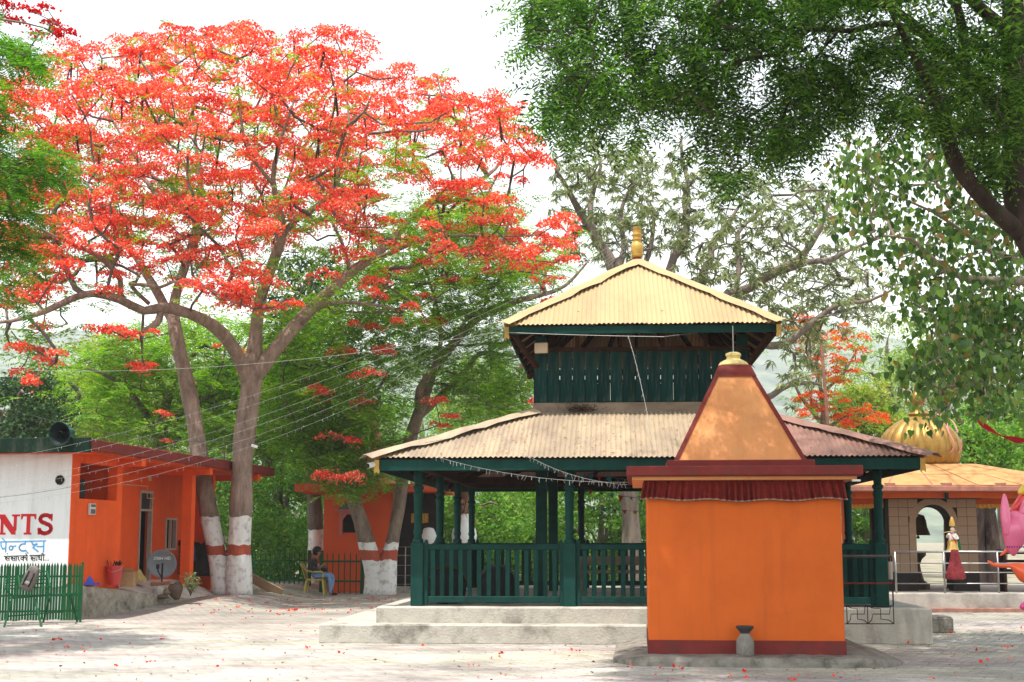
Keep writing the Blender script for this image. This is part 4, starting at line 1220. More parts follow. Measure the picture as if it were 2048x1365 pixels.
for x in (-1.85, 3.05):
    b = MB(); b.bbox(x - .08, x + .08, .24, .40, PZ, 2.4, .01); b.build('corner_pillar', M_ORBEAM, tmp)
b = MB(); b.bbox(-.02, .05, -1.02, -.95, 2.36, 2.5, .006); b.build('eave_lamp', M_GREEN, tmp)

# steel railing along the temple plinth
rl_ = empty('steel_railing', (9.26, 30.25, PZ), 0, 'stainless steel rail fence along the front of the domed temple', 'railing')
for k, (z, r) in enumerate(((.86, .021), (.62, .011), (.43, .011), (.20, .011))):
    b = MB(); b.tube([(-1.2, 0, z), (3.3, 0, z)], r, 8); b.build('rail', M_STEEL, rl_, 'all')
for x in (-1.2, -.18, .95, 2.1, 3.3):
    b = MB(); b.tube([(x, .0, 0), (x, .0, .86)], .022, 8); b.build('post', M_STEEL, rl_, 'all')

# bell and altar stand inside
bell = empty('temple_bell', (9.18, 32.45, 1.62), 0, 'dark bronze bell hanging inside the arched temple doorway', 'bell')
M_BRONZE = mat('dark_bronze', (.05, .032, .02), .45, .3, 8, metal=.5)
b = MB(); b.lathe([(.27, -.02), (.25, .05), (.21, .15), (.19, .30), (.15, .42), (.05, .46)], 20); b.build('body', M_BRONZE, bell, True)
b = MB(); b.tube([(0, 0, .38), (0, 0, .76)], .02, 6); b.build('hanger', M_BRONZE, bell)
b = MB(); b.lathe([(.0, -.10), (.035, -.085), (.04, -.06), (.015, -.03), (.012, .2)], 8); b.build('clapper', M_BRONZE, bell)
st = empty('altar_stand', (9.14, 32.6, PZ), 0, 'dark waisted stone stand under the bell in the arched doorway', 'stand')
b = MB(); b.lathe([(.30, 0), (.30, .12), (.18, .2), (.12, .42), (.10, .55), (.15, .68), (.24, .76), (.24, .82)], 16); b.build('body', M_BRONZE, st, True)
b = MB(); b.lathe([(.26, 0), (.26, .03), (0, .035)], 16, (0, 0, .82)); b.build('top', M_BRONZE, st)

# flute-playing statue behind the railing, red cloth tied below
sta = empty('statue', (9.33, 30.42, PZ + .86), 0, 'white faced flute playing statue with gold crown and green shawl above the railing', 'statue')
def skin_mesh(name, verts, edges, radii, parent, m, levels=2, root=0):
    me = bpy.data.meshes.new(name); me.from_pydata([tuple(v) for v in verts], edges, [])
    o = bpy.data.objects.new(name, me); COL.objects.link(o)
    md = o.modifiers.new('s', 'SKIN'); md.use_smooth_shade = True
    sv = me.skin_vertices[0].data
    for i, r in enumerate(radii):
        sv[i].radius = r if isinstance(r, tuple) else (r, r); sv[i].use_root = (i == root)
    sb = o.modifiers.new('b', 'SUBSURF'); sb.levels = levels; sb.render_levels = levels
    dg = bpy.context.evaluated_depsgraph_get(); dg.update()
    ev = bpy.data.meshes.new_from_object(o.evaluated_get(dg))
    o.modifiers.clear(); o.data = ev; bpy.data.meshes.remove(me)
    ev.materials.clear()
    for q in (m if isinstance(m, list) else [m]): ev.materials.append(q)
    ev.polygons.foreach_set('use_smooth', [True] * len(ev.polygons))
    o.parent = parent
    return o
M_PLASTER = mat('white_plaster', (.58, .50, .46), .5, .05)
V_ = [(0, 0, .0), (0, 0, .12), (0, 0, .28), (.0, 0, .38), (0, -.02, .47), (0, -.03, .53),
      (.075, 0, .36), (.11, -.04, .27), (.02, -.11, .27), (-.06, -.12, .36),
      (-.075, 0, .36), (-.13, -.05, .30), (-.11, -.13, .37)]
E2 = [(0, 1), (1, 2), (2, 3), (3, 4), (4, 5), (2, 6), (6, 7), (7, 8), (8, 9), (2, 10), (10, 11), (11, 12)]
skin_mesh('body', V_, E2, [.07, .075, .085, .03, .058, .04, .035, .028, .022, .018, .035, .028, .02], sta, M_PLASTER)
b = MB(); b.lathe([(.06, .53), (.065, .58), (.045, .66), (.02, .72), (.0, .74)], 12, (0, -.02, 0)); b.build('crown', M_BRASS, sta, True)
b = MB(); b.tube([(-.22, -.13, .40), (.05, -.12, .44)], .009, 6); b.build('flute', M_BRASS, sta)
b = MB(); b.lathe([(.075, .25), (.10, .2), (.10, .1), (.13, .0)], 20, rib=12, ribamp=.12); b.build('dhoti', mat('yellow_silk', (.50, .32, .10), .7, .3, 20), sta, True)
b = MB(); b.add([(.05, .05, .40), (.12, -.02, .36), (.17, .0, .15), (.19, .02, 0), (.10, .08, 0), (.08, .09, .2)], [(0, 1, 2, 5), (5, 2, 3, 4)]); b.add([(.052, .06, .402), (.125, -.005, .362), (.175, .02, .15), (.195, .04, 0), (.105, .09, 0), (.085, .10, .2)], [(0, 1, 2, 5), (5, 2, 3, 4)]); b.build('shawl', mat('green_silk', (.02, .22, .12), .6, .2, 15), sta, 'all')
b = MB(); b.add([(-.07, -.085, .38), (-.03, -.10, .38), (.07, -.10, .2), (.03, -.11, .18), (-.07, -.095, .36)], [(0, 1, 2, 3)]); b.build('sash', mat('red_silk', (.55, .04, .03), .6, .2, 15), sta, fixn=False)
b = MB(); b.lathe([(.066, .43), (.068, .50), (.05, .545), (.0, .55)], 12, (0, .012, 0)); b.build('hair', M_BLACK, sta, True)
cl = empty('red_cloth', (9.30, 30.20, PZ + .88), 0, 'faded red cloth bag tied to the steel rail below the statue', 'cloth')
b = MB(); b.lathe([(.07, .0), (.09, -.12), (.12, -.28), (.16, -.42), (.19, -.52), (.18, -.58), (.12, -.60)], 26, sy=.55, rib=9, ribamp=.16); b.build('hanging_cloth', mat('faded_red_cloth', (.20, .03, .035), .9, .4, 12, .4, 30), cl, True)
b = MB(); b.tube([(-.08, 0, 0), (-.02, -.03, .02), (.08, 0, 0)], .015, 6); b.build('knot', mat('faded_red_cloth', (.33, .05, .055)), cl)

# bench and board beyond the arch
bn = empty('timber_bench', (11.0, 31.3, PZ), 0, 'dark slatted bench beside the arched temple wall behind the railing', 'bench')
for z in (.42, .62, .80):
    b = MB(); b.bbox(-.45, .9, 0, .05, z, z + .06, .008); b.build('slat', M_DARKWOOD, bn)
b = MB(); b.bbox(-.45, .9, -.4, .0, .38, .42, .008); b.build('seat', M_DARKWOOD, bn)
for x in (-.4, .2, .85):
    b = MB(); b.bbox(x - .03, x + .03, -.35, .05, 0, .9, .006) if x < .5 else b.bbox(x - .03, x + .03, -.38, .05, 0, .86, .006); b.build('leg', M_DARKWOOD, bn)

# ------------------------------------------------------------------ vermilion shrine behind the forked tree
vs_o = W(645, 1184, 41.0)
bsh = empty('shrine', (vs_o.x, 41.0, 0), 0, 'vermilion shrine with spire and niche window behind the forked flame tree', 'shrine')
M_VERM2 = mat('red_orange_plaster', (.62, .085, .022), .75, .1, 2, .1, 40, stain=(.48, .06, .02), stain_amt=.4)
s_ = 2844 / 41.0
wR = (782 - 645) / s_
b = MB(); b.box(0, .62, 0, .25, 0, 2.86)
nx0, nx1, nz0, nz1 = (682 - 645) / s_, (712 - 645) / s_, 1.5 + (1080 - 1066) / s_, 1.5 + (1080 - 1030) / s_
b = MB(); b.box(0, nx0, 0, .25, 0, 2.86); b.box(nx1, wR, 0, .25, 0, 2.86); b.box(nx0, nx1, 0, .25, 0, nz0); b.box(nx0, nx1, 0, .25, nz1, 2.86); b.box(nx0 - .05, nx1 + .05, .25, .3, nz0 - .05, nz1 + .05)
b.build('wall', M_VERM2, bsh)
nw = bpy.data.objects.new('niche_window', None); COL.objects.link(nw); nw.parent = bsh
M_PINKF = mat('pink_frame', (.45, .13, .11), .7, .15, 8)
b = MB(); b.box(nx0 - .10, nx0, -.04, -.001, nz0 - .1, nz1 + .08); b.box(nx1, nx1 + .10, -.04, -.001, nz0 - .1, nz1 + .08); b.box(nx0, nx1, -.04, -.001, nz1, nz1 + .08)
b.prism([(nx0, nz1), (nx0 + .12, nz1), (nx0, nz1 - .18)], .03, 'y', -.035); b.prism([(nx1, nz1), (nx1 - .12, nz1), (nx1, nz1 - .18)], .03, 'y', -.035); b.build('frame', M_PINKF, nw)
b = MB(); b.box(nx0 - .2, nx1 + .2, -.12, -.001, nz1 + .082, nz1 + .14); b.build('sill_hood', M_PINKF, nw)
b = MB(); b.prism([(nx0 - .12, nz1 + .142), (nx1 + .12, nz1 + .142), (nx1 + .02, nz1 + .30), (nx0 - .02, nz1 + .30)], .09, 'y', -.10); b.build('hood', mat('dull_green_hood', (.08, .12, .08), .7, .2, 6), nw)
b = MB(); b.box(nx0, nx1, .2, .22, nz0, nz1); b.build('dark_pane', M_DARKIN, nw)  # near-black sheet set across the niche opening
b = MB(); b.box(-.78, 3.6, -.45, 3.2, 2.86, 3.08); b.build('roof_slab', M_VERM2, bsh)
# lattice of raised diamonds along the roof edge
lt = None
for i in range(21):
    if lt is None:
        b = MB(); b.prism([(-.06, 0), (0, -.06), (.06, 0), (0, .06)], .02, 'y', -.02); lt = b.build('lattice_diamond', mat('pinkish_white_trim', (.48, .13, .09), .7, .1), bsh); o = lt
    else: o = inst(lt, 'lattice_diamond', bsh)
    o.location = (-.65 + i * .2, -.451, 2.97)
b = MB(); b.box(wR, wR + .04, -.05, .3, 0, 2.86); b.build('gold_pilaster', M_BRASS, bsh)
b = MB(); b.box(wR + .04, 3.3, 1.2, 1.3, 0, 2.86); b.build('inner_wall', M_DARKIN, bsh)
b = MB(); b.box(0, .12, .25, 2.6, 0, 2.86); b.build('side_wall', M_VERM2, bsh)
frill(wR + .5, wR + 1.0, .3, 2.25, .28, bsh, mat('mustard_frill', (.32, .17, .03), .85, .3, 20))
b = MB(); b.box(wR, 3.4, -.3, 2.6, 0, .16); b.build('threshold', M_CONC, bsh)
g_ = bpy.data.objects.new('grille_gate', None); COL.objects.link(g_); g_.parent = bsh
for z in (.25, .5, .78, 1.06, 1.3):
    b = MB(); b.tube([(wR + .06, -.1, z), (wR + .7, -.1, z)], .012, 5); b.build('bar', M_STEEL, g_)
for x in (wR + .06, wR + .38, wR + .7):
    b = MB(); b.tube([(x, -.1, .16), (x, -.1, 1.3)], .014, 5); b.build('upright', M_STEEL, g_)
# spire with spotted paint and leaf dapples put into its colour
M_SPIRE = mat('dappled_peach', (.62, .27, .15), .75, .12, 3, .2, 20, stain=(.40, .10, .06), stain_amt=.8, stain_scale=3)
b = MB(); cx, cy = (706 - 645) / s_, 1.3
prof = [(1.0, 3.08), (1.0, 3.2), (.88, 3.25), (.80, 3.7), (.68, 4.2), (.52, 4.8), (.34, 5.35), (.22, 5.6), (.26, 5.68), (.16, 5.78), (.05, 6.1), (0, 6.2)]
b.lathe(prof, 24, (cx, cy, 0), rib=12, ribamp=.06); b.build('spire', M_SPIRE, bsh, True)

# brown columns on white pot bases by the shrine porch
for k, (u, lab) in enumerate(((858, 'brown column on a round white pot base nearer the vermilion shrine'), (928, 'brown column on a round white pot base with a cloth garland'))):
    p = W(u, 1150, 42.5)
    c_ = empty('pot_column', (p.x, 42.5, 0), 0, lab, 'column', 'columns on white pot bases')
    b = MB(); b.lathe([(.22, 0), (.22, .9), (.24, 1.3), (.34, 1.42), (.38, 1.62), (.34, 1.82), (.22, 1.94), (.17, 2.0), (.2, 2.06), (.18, 2.2), (.12, 2.26)], 20); b.build('pot_base', M_WHITE, c_, True)
    b = MB(); b.lathe([(.12, 2.24), (.13, 2.9), (.2, 3.0), (.2, 3.08)], 12); b.build('shaft', mat('brown_timber', (.13, .065, .04), .7, .3, 8), c_, True)
    if k == 1:
        b = MB(); rg = random.Random(9)
        for i in range(60):
            x, y, z = rg.gauss(0, .2), rg.gauss(-.15, .06), 2.45 + rg.uniform(-.35, .35)
            b.add([(x, y, z), (x + rg.uniform(-.12, .12), y, z - rg.uniform(.08, .2)), (x + rg.uniform(.03, .1), y - .02, z - .03)], [(0, 1, 2)])
        b.build('garland', mat('faded_garland', (.42, .24, .16), .9, .6, 30), c_, fixn=False)

# ------------------------------------------------------------------ green fence far back
def far_fence(name, label, u0, u1, Yf, z0=0):
    a = W(u0, 1150, Yf); c = W(u1, 1150, Yf); L = c.x - a.x
    f = empty(name, (a.x, Yf, z0), 0, label, 'fence')
    n = int(L / .13); pk = None
    for i in range(n):
        if pk is None:
            b = MB(); b.prism([(-.016, 0), (.016, 0), (.016, 1.08), (0, 1.16), (-.016, 1.08)], .014, 'y', -.007); pk = b.build('picket', M_GREEN_BRIGHT, f); o = pk
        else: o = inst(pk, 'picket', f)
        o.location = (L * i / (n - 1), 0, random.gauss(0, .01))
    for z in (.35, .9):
        b = MB(); b.bar((0, .02, z), (L, .02, z), .02, .05); b.build('rail', M_GREEN_BRIGHT, f)
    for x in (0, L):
        b = MB(); b.bbox(x - .05, x + .05, .0, .1, 0, 1.2, .01); b.build('post', M_GREEN_BRIGHT, f)
far_fence('picket_fence', 'dark green picket fence under the trees left of the straight trunk', 500, 618, 42.0)
far_fence('picket_fence', 'dark green picket fence in front of the vermilion shrine wall', 642, 724, 40.3)
# ------------------------------------------------------------------ trees
def catmull(pts, step=.3):
    P = np.array(pts, float); out = []
    n = len(P)
    for i in range(n - 1):
        p0 = P[max(i - 1, 0)]; p1 = P[i]; p2 = P[i + 1]; p3 = P[min(i + 2, n - 1)]
        L = np.linalg.norm(p2[:3] - p1[:3]); k = max(2, int(L / step))
        for j in range(k):
            t = j / k
            out.append(.5 * ((2 * p1) + (-p0 + p2) * t + (2 * p0 - 5 * p1 + 4 * p2 - p3) * t * t + (-p0 + 3 * p1 - 3 * p2 + p3) * t ** 3))
    out.append(P[-1])
    return np.array(out)

class Tree:
    def __init__(self, name, label, cat='tree', base=None, seed=1, group=None):
        self.rng = np.random.default_rng(seed)
        self.root = empty(name, base, 0, label, cat, group)
        self.base = np.array(base, float)
        self.rs = 1.0; self.wood = MB(); self.pos = []; self.rad = []; self.okay = []
    def limb(self, pts, n=10, attach=True, wob=.03):
        """pts: (u, v, Y, r) in photograph pixels and metres"""
        P = [list(W(u, v, Y)) + [r * self.rs] for (u, v, Y, r) in pts]
        self.limb3(P, n, attach, wob)
    def limb3(self, P, n=10, attach=True, wob=.03):
        C = catmull(P)
        ph = self.rng.uniform(0, 6, 3)
        s = np.arange(len(C))
        for a in range(3 if wob else 0):
            C[:, a] += wob * np.sin(s * .55 + ph[a]) * (C[:, 3] < .28)
        C[:, 3] = np.maximum(C[:, 3], .008) * (1 + .05 * np.sin(s * 1.3 + ph[0]))
        self.wood.tube(C[:, :3] - self.base, C[:, 3].tolist(), n)
        if attach:
            for c in C:
                self.pos.append(c[:3]); self.rad.append(c[3])
    def grow(self, tips, twig_r=.012, up=.12, seg=.45, expo=2.1, maxr=.09, noise=.12, sides=5, name='twigs', bark=None, minr_attach=.0):
        rng = self.rng
        nodes = [np.array(p) for p in self.pos]; nl = len(nodes)
        par = [-1] * nl; area = [0.0] * nl
        NP = np.zeros((nl + len(tips) * 14, 3)); NP[:nl] = nodes; cnt = nl
        d0 = np.array([np.min(np.linalg.norm(NP[:nl] - t, axis=1)) for t in tips])
        paths = []
        for ti in np.argsort(d0):
            t = tips[ti]
            D = NP[:cnt] - t
            dist = np.linalg.norm(D, axis=1)
            cost = dist * (1 + .45 * np.clip(D[:, 2] / (dist + 1e-6), 0, 1)) 
            k = int(np.argmin(cost)); p0 = NP[k].copy(); d = dist[k]
            m = min(12, max(2, int(d / seg)))
            ctrl = p0 * .5 + t * .5 + rng.normal(0, noise, 3) * d + np.array([0, 0, -up * d])
            path = [k]
            for j in range(1, m + 1):
                f = j / m
                q = (1 - f) ** 2 * p0 + 2 * f * (1 - f) * ctrl + f * f * t
                if j < m: q = q + rng.normal(0, .05, 3) * min(d, 1.0) * .6
                NP[cnt] = q; par.append(path[-1]); area.append(0.0); path.append(cnt); cnt += 1
            area[cnt - 1] = twig_r ** expo
            paths.append(path)
        area = np.array(area)
        for i in range(cnt - 1, nl - 1, -1):
            area[i] = max(area[i], twig_r ** expo)
            if par[i] >= nl: area[par[i]] += area[i]
        r = np.minimum(np.maximum(area, 1e-9) ** (1 / expo), maxr)
        tw = MB()
        for path in paths:
            rr = [r[path[1]] * 1.05] + [r[i] for i in path[1:]]
            tw.tube(NP[path] - self.base, rr, sides, cap=False)
        self.twig_nodes = NP[nl:cnt]
        self.twig_mesh = tw
        return tw
    def finish(self, bark, twigbark=None):
        self.wood.build('trunk', bark, self.root, 'all', fixn=False)
        if hasattr(self, 'twig_mesh'): tag(self.twig_mesh.build('twigs', twigbark or bark, self.root, 'all', fixn=False), kind='stuff')
    def leaves(self, name, VF, m, kind=None):
        V, Fq = VF
        o = np_mesh(name, V - self.base, Fq, m, self.root)
        return o

def unit(a): return a / (np.linalg.norm(a, axis=-1, keepdims=True) + 1e-9)
def rdir(rng, n, zs=1.0, zb=0.0):
    a = rng.normal(0, 1, (n, 3)); a[:, 2] = a[:, 2] * zs + zb
    return unit(a)
def diamonds(base, axis, side, L, Wd, bend=None):
    L = np.asarray(L).reshape(-1, 1); Wd = np.asarray(Wd).reshape(-1, 1)
    tip = base + axis * L
    mid = base + axis * L * .45
    if bend is not None: tip = tip + bend
    V = np.stack([base, mid + side * Wd / 2, tip, mid - side * Wd / 2], 1).reshape(-1, 3)
    Fq = np.arange(len(base) * 4).reshape(-1, 4)
    return V, Fq
def join(*vfs):
    Vs, Fs, o = [], [], 0
    for V, Fq in vfs:
        Vs.append(V); Fs.append(Fq + o); o += len(V)
    return np.concatenate(Vs), np.concatenate(Fs)

def fronds(rng, base, direc, length, pairs=9, pl=.13, pw=.030, droop=.25, ang=.35):
    """feather leaves: pairs of slim pinnae along a drooping rachis"""
    n = len(base)
    d = unit(direc); upv = np.array([0, 0, 1.0])
    side = unit(np.cross(d, upv) + rng.normal(0, .15, (n, 3)))
    nrm = unit(np.cross(side, d))
    L = np.broadcast_to(np.asarray(length, float), (n,))
    B, A, S, LL, WW = [], [], [], [], []
    for k in range(pairs):
        t = (k + .6) / pairs
        p = base + d * (L * t)[:, None] - np.array([0, 0, 1.0]) * (droop * L * t * t)[:, None]
        tap = math.sin(math.pi * min(.98, .18 + .8 * t)) ** .7
        dd = unit(d - np.array([0, 0, 1.0]) * (2 * droop * t))
        for sg in (-1, 1):
            a = unit(side * sg + dd * ang - nrm * .12 + rng.normal(0, .10, (n, 3)))
            B.append(p); A.append(a); S.append(unit(dd + rng.normal(0, .2, (n, 3)))); LL.append(np.full(n, pl * tap)); WW.append(np.full(n, pw))
    return diamonds(np.concatenate(B), np.concatenate(A), np.concatenate(S), np.concatenate(LL), np.concatenate(WW))

def flower_heads(rng, tips, Rr, count, size=.075, flat=.42):
    """dense cushions: each head is a few overlapping domes of small petals"""
    n = len(tips)
    Rr = np.broadcast_to(np.asarray(Rr, float), (n,))
    out_c = []
    for i in range(n):
        k = rng.integers(3, 7)
        an = rng.uniform(0, 2 * np.pi, k); off = rng.uniform(.15, .75, k) * Rr[i]
        sr = rng.uniform(.30, .55, k) * Rr[i]; sz = rng.normal(0, .10, k) * Rr[i] - .25 * off * off / Rr[i]
        m = max(30, int(count * (Rr[i] / .5) ** 1.7))
        w = sr ** 2; j = rng.choice(k, m, p=w / w.sum())
        r = np.sqrt(rng.uniform(0, 1, m)) * sr[j] * 1.05; th = rng.uniform(0, 2 * np.pi, m)
        x = off[j] * np.cos(an[j]) + r * np.cos(th); y = off[j] * np.sin(an[j]) + r * np.sin(th)
        z = sz[j] + 2 * flat * sr[j] * (1 - (r / (sr[j] * 1.05)) ** 2) ** .6 * rng.uniform(.55, 1.05, m) - flat * sr[j]
        st = rng.random(m) < .06
        z = z + np.where(st, rng.uniform(-.2, .12, m), 0); x = x + np.where(st, rng.normal(0, .12, m), 0)
        out_c.append(tips[i] + np.stack([x, y, z], 1))
    C = np.concatenate(out_c); m = len(C)
    ax = rdir(rng, m, .7, .25); sd = unit(np.cross(ax, rdir(rng, m)))
    L = rng.uniform(.6, 1.4, m) * size
    a = diamonds(C - ax * (L / 2)[:, None], ax, sd, L, L * .8)
    nb = unit(np.cross(ax, sd))
    b_ = diamonds(C - sd * (L / 2)[:, None], sd, nb, L, L * .8)
    return join(a, b_)

def leaf_clumps(rng, tips, per, rad, L, Wd, droop=.4, flat=.8):
    n = len(tips) * per
    c = np.repeat(tips, per, 0) + rdir(rng, n) * (rng.uniform(0, 1, n) ** .5 * rad)[:, None] * np.array([1, 1, flat])
    ax = rdir(rng, n, .6, -droop); sd = unit(np.cross(ax, rdir(rng, n, 1, .6)))
    ll = rng.uniform(.65, 1.25, n) * L
    return diamonds(c, ax, sd, ll, ll * Wd / L)

def tufts(rng, tips, per, L, Wd, droop=.5):
    """whorls of long narrow leaves drooping from each twig end"""
    n = len(tips) * per
    c = np.repeat(tips, per, 0) + rng.normal(0, .04, (n, 3))
    ax = rdir(rng, n, .55, -droop * .55); sd = unit(np.cross(ax, rdir(rng, n, 1, .5)))
    ll = rng.uniform(.6, 1.2, n) * L
    return diamonds(c, ax, sd, ll, ll * Wd / L, bend=np.array([0, 0, -1.0]) * (ll * .25)[:, None])

def heart_leaves(rng, c, L):
    n = len(c)
    ax = unit(rng.normal(0, .35, (n, 3)) + np.array([0, 0, -1.0]))
    sd = unit(np.cross(ax, rdir(rng, n, .3)))
    L = (rng.uniform(.5, 1.25, n) * L)[:, None]
    P = [(0, 0), (-.06, .30), (.12, .46), (.45, .40), (.74, .14), (1.15, .0), (.74, -.14), (.45, -.40), (.12, -.46), (-.06, -.30)]
    nn = np.cross(ax, sd)
    V = np.stack([c + ax * (a * L) + sd * (s * L) + nn * (abs(s) * .25 * L) for a, s in P], 1).reshape(-1, 3)
    b_ = np.arange(n)[:, None] * 10
    F1 = np.concatenate([b_ + np.array([[0, 1, 2, 3]]), b_ + np.array([[0, 3, 4, 5]]), b_ + np.array([[0, 5, 6, 7]]), b_ + np.array([[0, 7, 8, 9]])])
    return V, F1

def in_poly(pts, poly):
    x, y = pts[:, 0], pts[:, 1]; ins = np.zeros(len(pts), bool); n = len(poly)
    for i in range(n):
        x0, y0 = poly[i]; x1, y1 = poly[(i + 1) % n]
        c = ((y0 > y) != (y1 > y)) & (x < (x1 - x0) * (y - y0) / ((y1 - y0) + 1e-12) + x0)
        ins ^= c
    return ins
def sample_poly(rng, poly, n, dmin=0):
    P = np.array(poly, float); lo, hi = P.min(0), P.max(0); out = np.zeros((0, 2))
    tries = 0
    while len(out) < n and tries < 200:
        q = rng.uniform(lo, hi, (n, 2)); q = q[in_poly(q, poly)]
        if dmin:
            for a in q:
                if len(out) == 0 or np.min(np.hypot(*(out - a).T)) > dmin: out = np.vstack([out, a])
                if len(out) >= n: break
        else: out = np.vstack([out, q])
        tries += 1
    return out[:n]

# ---- colours
M_BLOSSOM = leaf_mat('flame_blossom', [(0, (.66, .03, .026)), (.3, (.78, .085, .06)), (.65, (.82, .155, .105)), (.85, (.84, .28, .14)), (1.0, (.86, .58, .32))], .4, .4, noise=.9, spec=.4)  # pale ramp end adds variety and puts petal highlights into the colour
M_BLOSSOM_O = leaf_mat('orange_blossom', [(0, (.70, .03, .02)), (.4, (.82, .10, .03)), (.8, (.85, .22, .05)), (1.0, (.80, .42, .10))], .35, .6, noise=.9)
M_FROND = leaf_mat('feather_leaf', [(0, (.07, .19, .02)), (.5, (.14, .29, .03)), (1.0, (.28, .42, .05))], .5)
M_FROND_D = leaf_mat('feather_leaf_deep', [(0, (.035, .13, .016)), (.6, (.09, .24, .025)), (1.0, (.20, .36, .04))], .5)
M_NEEM = leaf_mat('neem_leaf', [(0, (.016, .045, .010)), (.4, (.04, .105, .018)), (.75, (.10, .21, .03)), (1.0, (.18, .32, .05))], .55, noise=.8)
M_PEEPAL = leaf_mat('heart_leaf', [(0, (.035, .09, .02)), (.5, (.09, .19, .035)), (.93, (.22, .35, .07)), (1.0, (.30, .18, .06))], .35, .28, spec=.35)
M_MANGO = leaf_mat('grey_green_leaf', [(0, (.09, .115, .045)), (.5, (.18, .22, .09)), (1.0, (.32, .36, .16))], .4, .4)
M_DARKLEAF = leaf_mat('dark_glossy_leaf', [(0, (.012, .04, .014)), (.6, (.03, .075, .022)), (1.0, (.07, .14, .04))], .3, .35)
M_MIDLEAF = leaf_mat('mid_green_leaf', [(0, (.05, .15, .02)), (.5, (.12, .27, .035)), (1.0, (.26, .40, .07))], .5)
M_LIMELEAF = leaf_mat('yellow_green_leaf', [(0, (.13, .22, .03)), (.5, (.24, .32, .05)), (.9, (.36, .40, .07)), (1, (.5, .42, .08))], .5)
M_PALELEAF = leaf_mat('pale_green_leaf', [(0, (.12, .22, .05)), (.5, (.22, .34, .08)), (1.0, (.36, .46, .13))], .5)
BARK_FLAME = bark_mat('flame_tree_bark', (.15, .10, .08), (.34, .25, .20), 2.04, (1.14, 1.38))
BARK_FLAME2 = bark_mat('flame_tree_bark_low', (.12, .08, .06), (.28, .21, .16), 1.42, (.95, 1.22))
BARK_DARK = bark_mat('grey_furrowed_bark', (.085, .07, .06), (.20, .165, .14), 1.80, (.80, 1.10), 7)
BARK_PLAIN = bark_mat('plain_bark', (.09, .07, .055), (.22, .175, .14))
BARK_BROWN = bark_mat('reddish_bark', (.022, .014, .012), (.075, .05, .04))  # backlit darkness of the neem boughs put into the bark colour
BARK_PALE = bark_mat('pale_smooth_bark', (.24, .19, .14), (.40, .33, .26))
TWIG = bark_mat('twig_bark', (.07, .055, .05), (.17, .135, .115))
M_POD = mat('dark_seed_pod', (.035, .022, .018), .6, .3, 10)

# ---- the big flame tree with two whitewashed trunks
t = Tree('flame_tree', 'big flame tree full of red blossom on twin whitewashed trunks', base=tuple(W(465, 1187, 34.0)), seed=21)
Y = 34.0; t.rs = .86
t.limb([(478, 1192, Y, .40), (478, 1150, Y, .35), (479, 1040, Y, .315), (488, 900, Y, .29), (500, 790, Y, .30), (505, 735, Y, .26), (512, 660, Y, .19), (522, 600, Y - .5, .16), (545, 530, Y - 1, .15), (563, 470, Y - 1.5, .13), (556, 420, Y - 2, .10), (545, 360, Y - 2, .07), (560, 290, Y - 2.5, .05), (590, 200, Y - 2.5, .03)], 16, wob=.02)
t.limb([(500, 765, Y, .22), (540, 712, Y, .21), (590, 655, Y + .4, .19), (640, 600, Y + .8, .17), (700, 545, Y + 1, .15), (745, 515, Y + 1.2, .14), (795, 470, Y + 1.5, .11), (850, 412, Y + 2, .09), (930, 380, Y + 2.4, .075), (990, 340, Y + 2.8, .055), (1015, 300, Y + 3, .035), (1030, 240, Y + 3, .02)], 12)
t.limb([(498, 770, Y, .20), (470, 700, Y - .6, .19), (430, 655, Y - 1.1, .17), (380, 628, Y - 1.6, .15), (325, 613, Y - 2, .14), (285, 620, Y - 2.2, .12), (240, 600, Y - 2.6, .11), (190, 590, Y - 3, .10), (150, 598, Y - 3.2, .09), (90, 622, Y - 3.6, .075), (20, 640, Y - 4, .05), (-40, 645, Y - 4.4, .03)], 12)
t.limb([(322, 615, Y - 2, .10), (318, 640, Y - 2.1, .095), (303, 655, Y - 2.2, .09), (288, 662, Y - 2.3, .088)], 10, False, 0)
t.limb([(262, 612, Y - 2.4, .085), (238, 590, Y - 2.4, .08), (238, 562, Y - 2.6, .075), (205, 520, Y - 3, .07), (150, 490, Y - 3.3, .05), (60, 445, Y - 4, .03)], 9)
t.limb([(300, 610, Y - 2.1, .06), (262, 570, Y - 2.5, .05), (320, 575, Y - 2.8, .045), (345, 562, Y - 3, .04), (400, 568, Y - 3.3, .04), (450, 598, Y - 3.5, .03), (510, 620, Y - 3.6, .02)], 7)
t.limb([(447, 1190, Y + .15, .30), (441, 1150, Y + .15, .28), (420, 1040, Y + .2, .25), (396, 890, Y + .3, .235), (374, 770, Y + .5, .22), (357, 690, Y + .6, .20), (347, 620, Y + .8, .17), (360, 560, Y + 1, .13), (385, 480, Y + 1.4, .12), (402, 410, Y + 1.6, .11), (400, 350, Y + 1.8, .075), (390, 280, Y + 2, .05), (380, 180, Y + 2.2, .03)], 14, wob=.02)
t.limb([(350, 650, Y + .7, .14), (318, 590, Y + 1.2, .13), (285, 540, Y + 1.6, .12), (262, 500, Y + 2, .10), (215, 470, Y + 2.4, .08), (120, 440, Y + 2.8, .06), (20, 420, Y + 3.3, .04)], 9)
t.limb([(402, 415, Y + 1.6, .09), (372, 398, Y + 1.4, .08), (340, 372, Y + 1.3, .07), (300, 350, Y + 1, .05), (240, 270, Y + .8, .035), (200, 190, Y + .8, .02)], 8)
t.limb([(330, 420, Y + 1.2, .09), (300, 370, Y + 1.2, .07), (250, 330, Y + 1.8, .05), (160, 280, Y + 2, .035), (70, 240, Y + 2.2, .02)], 7)
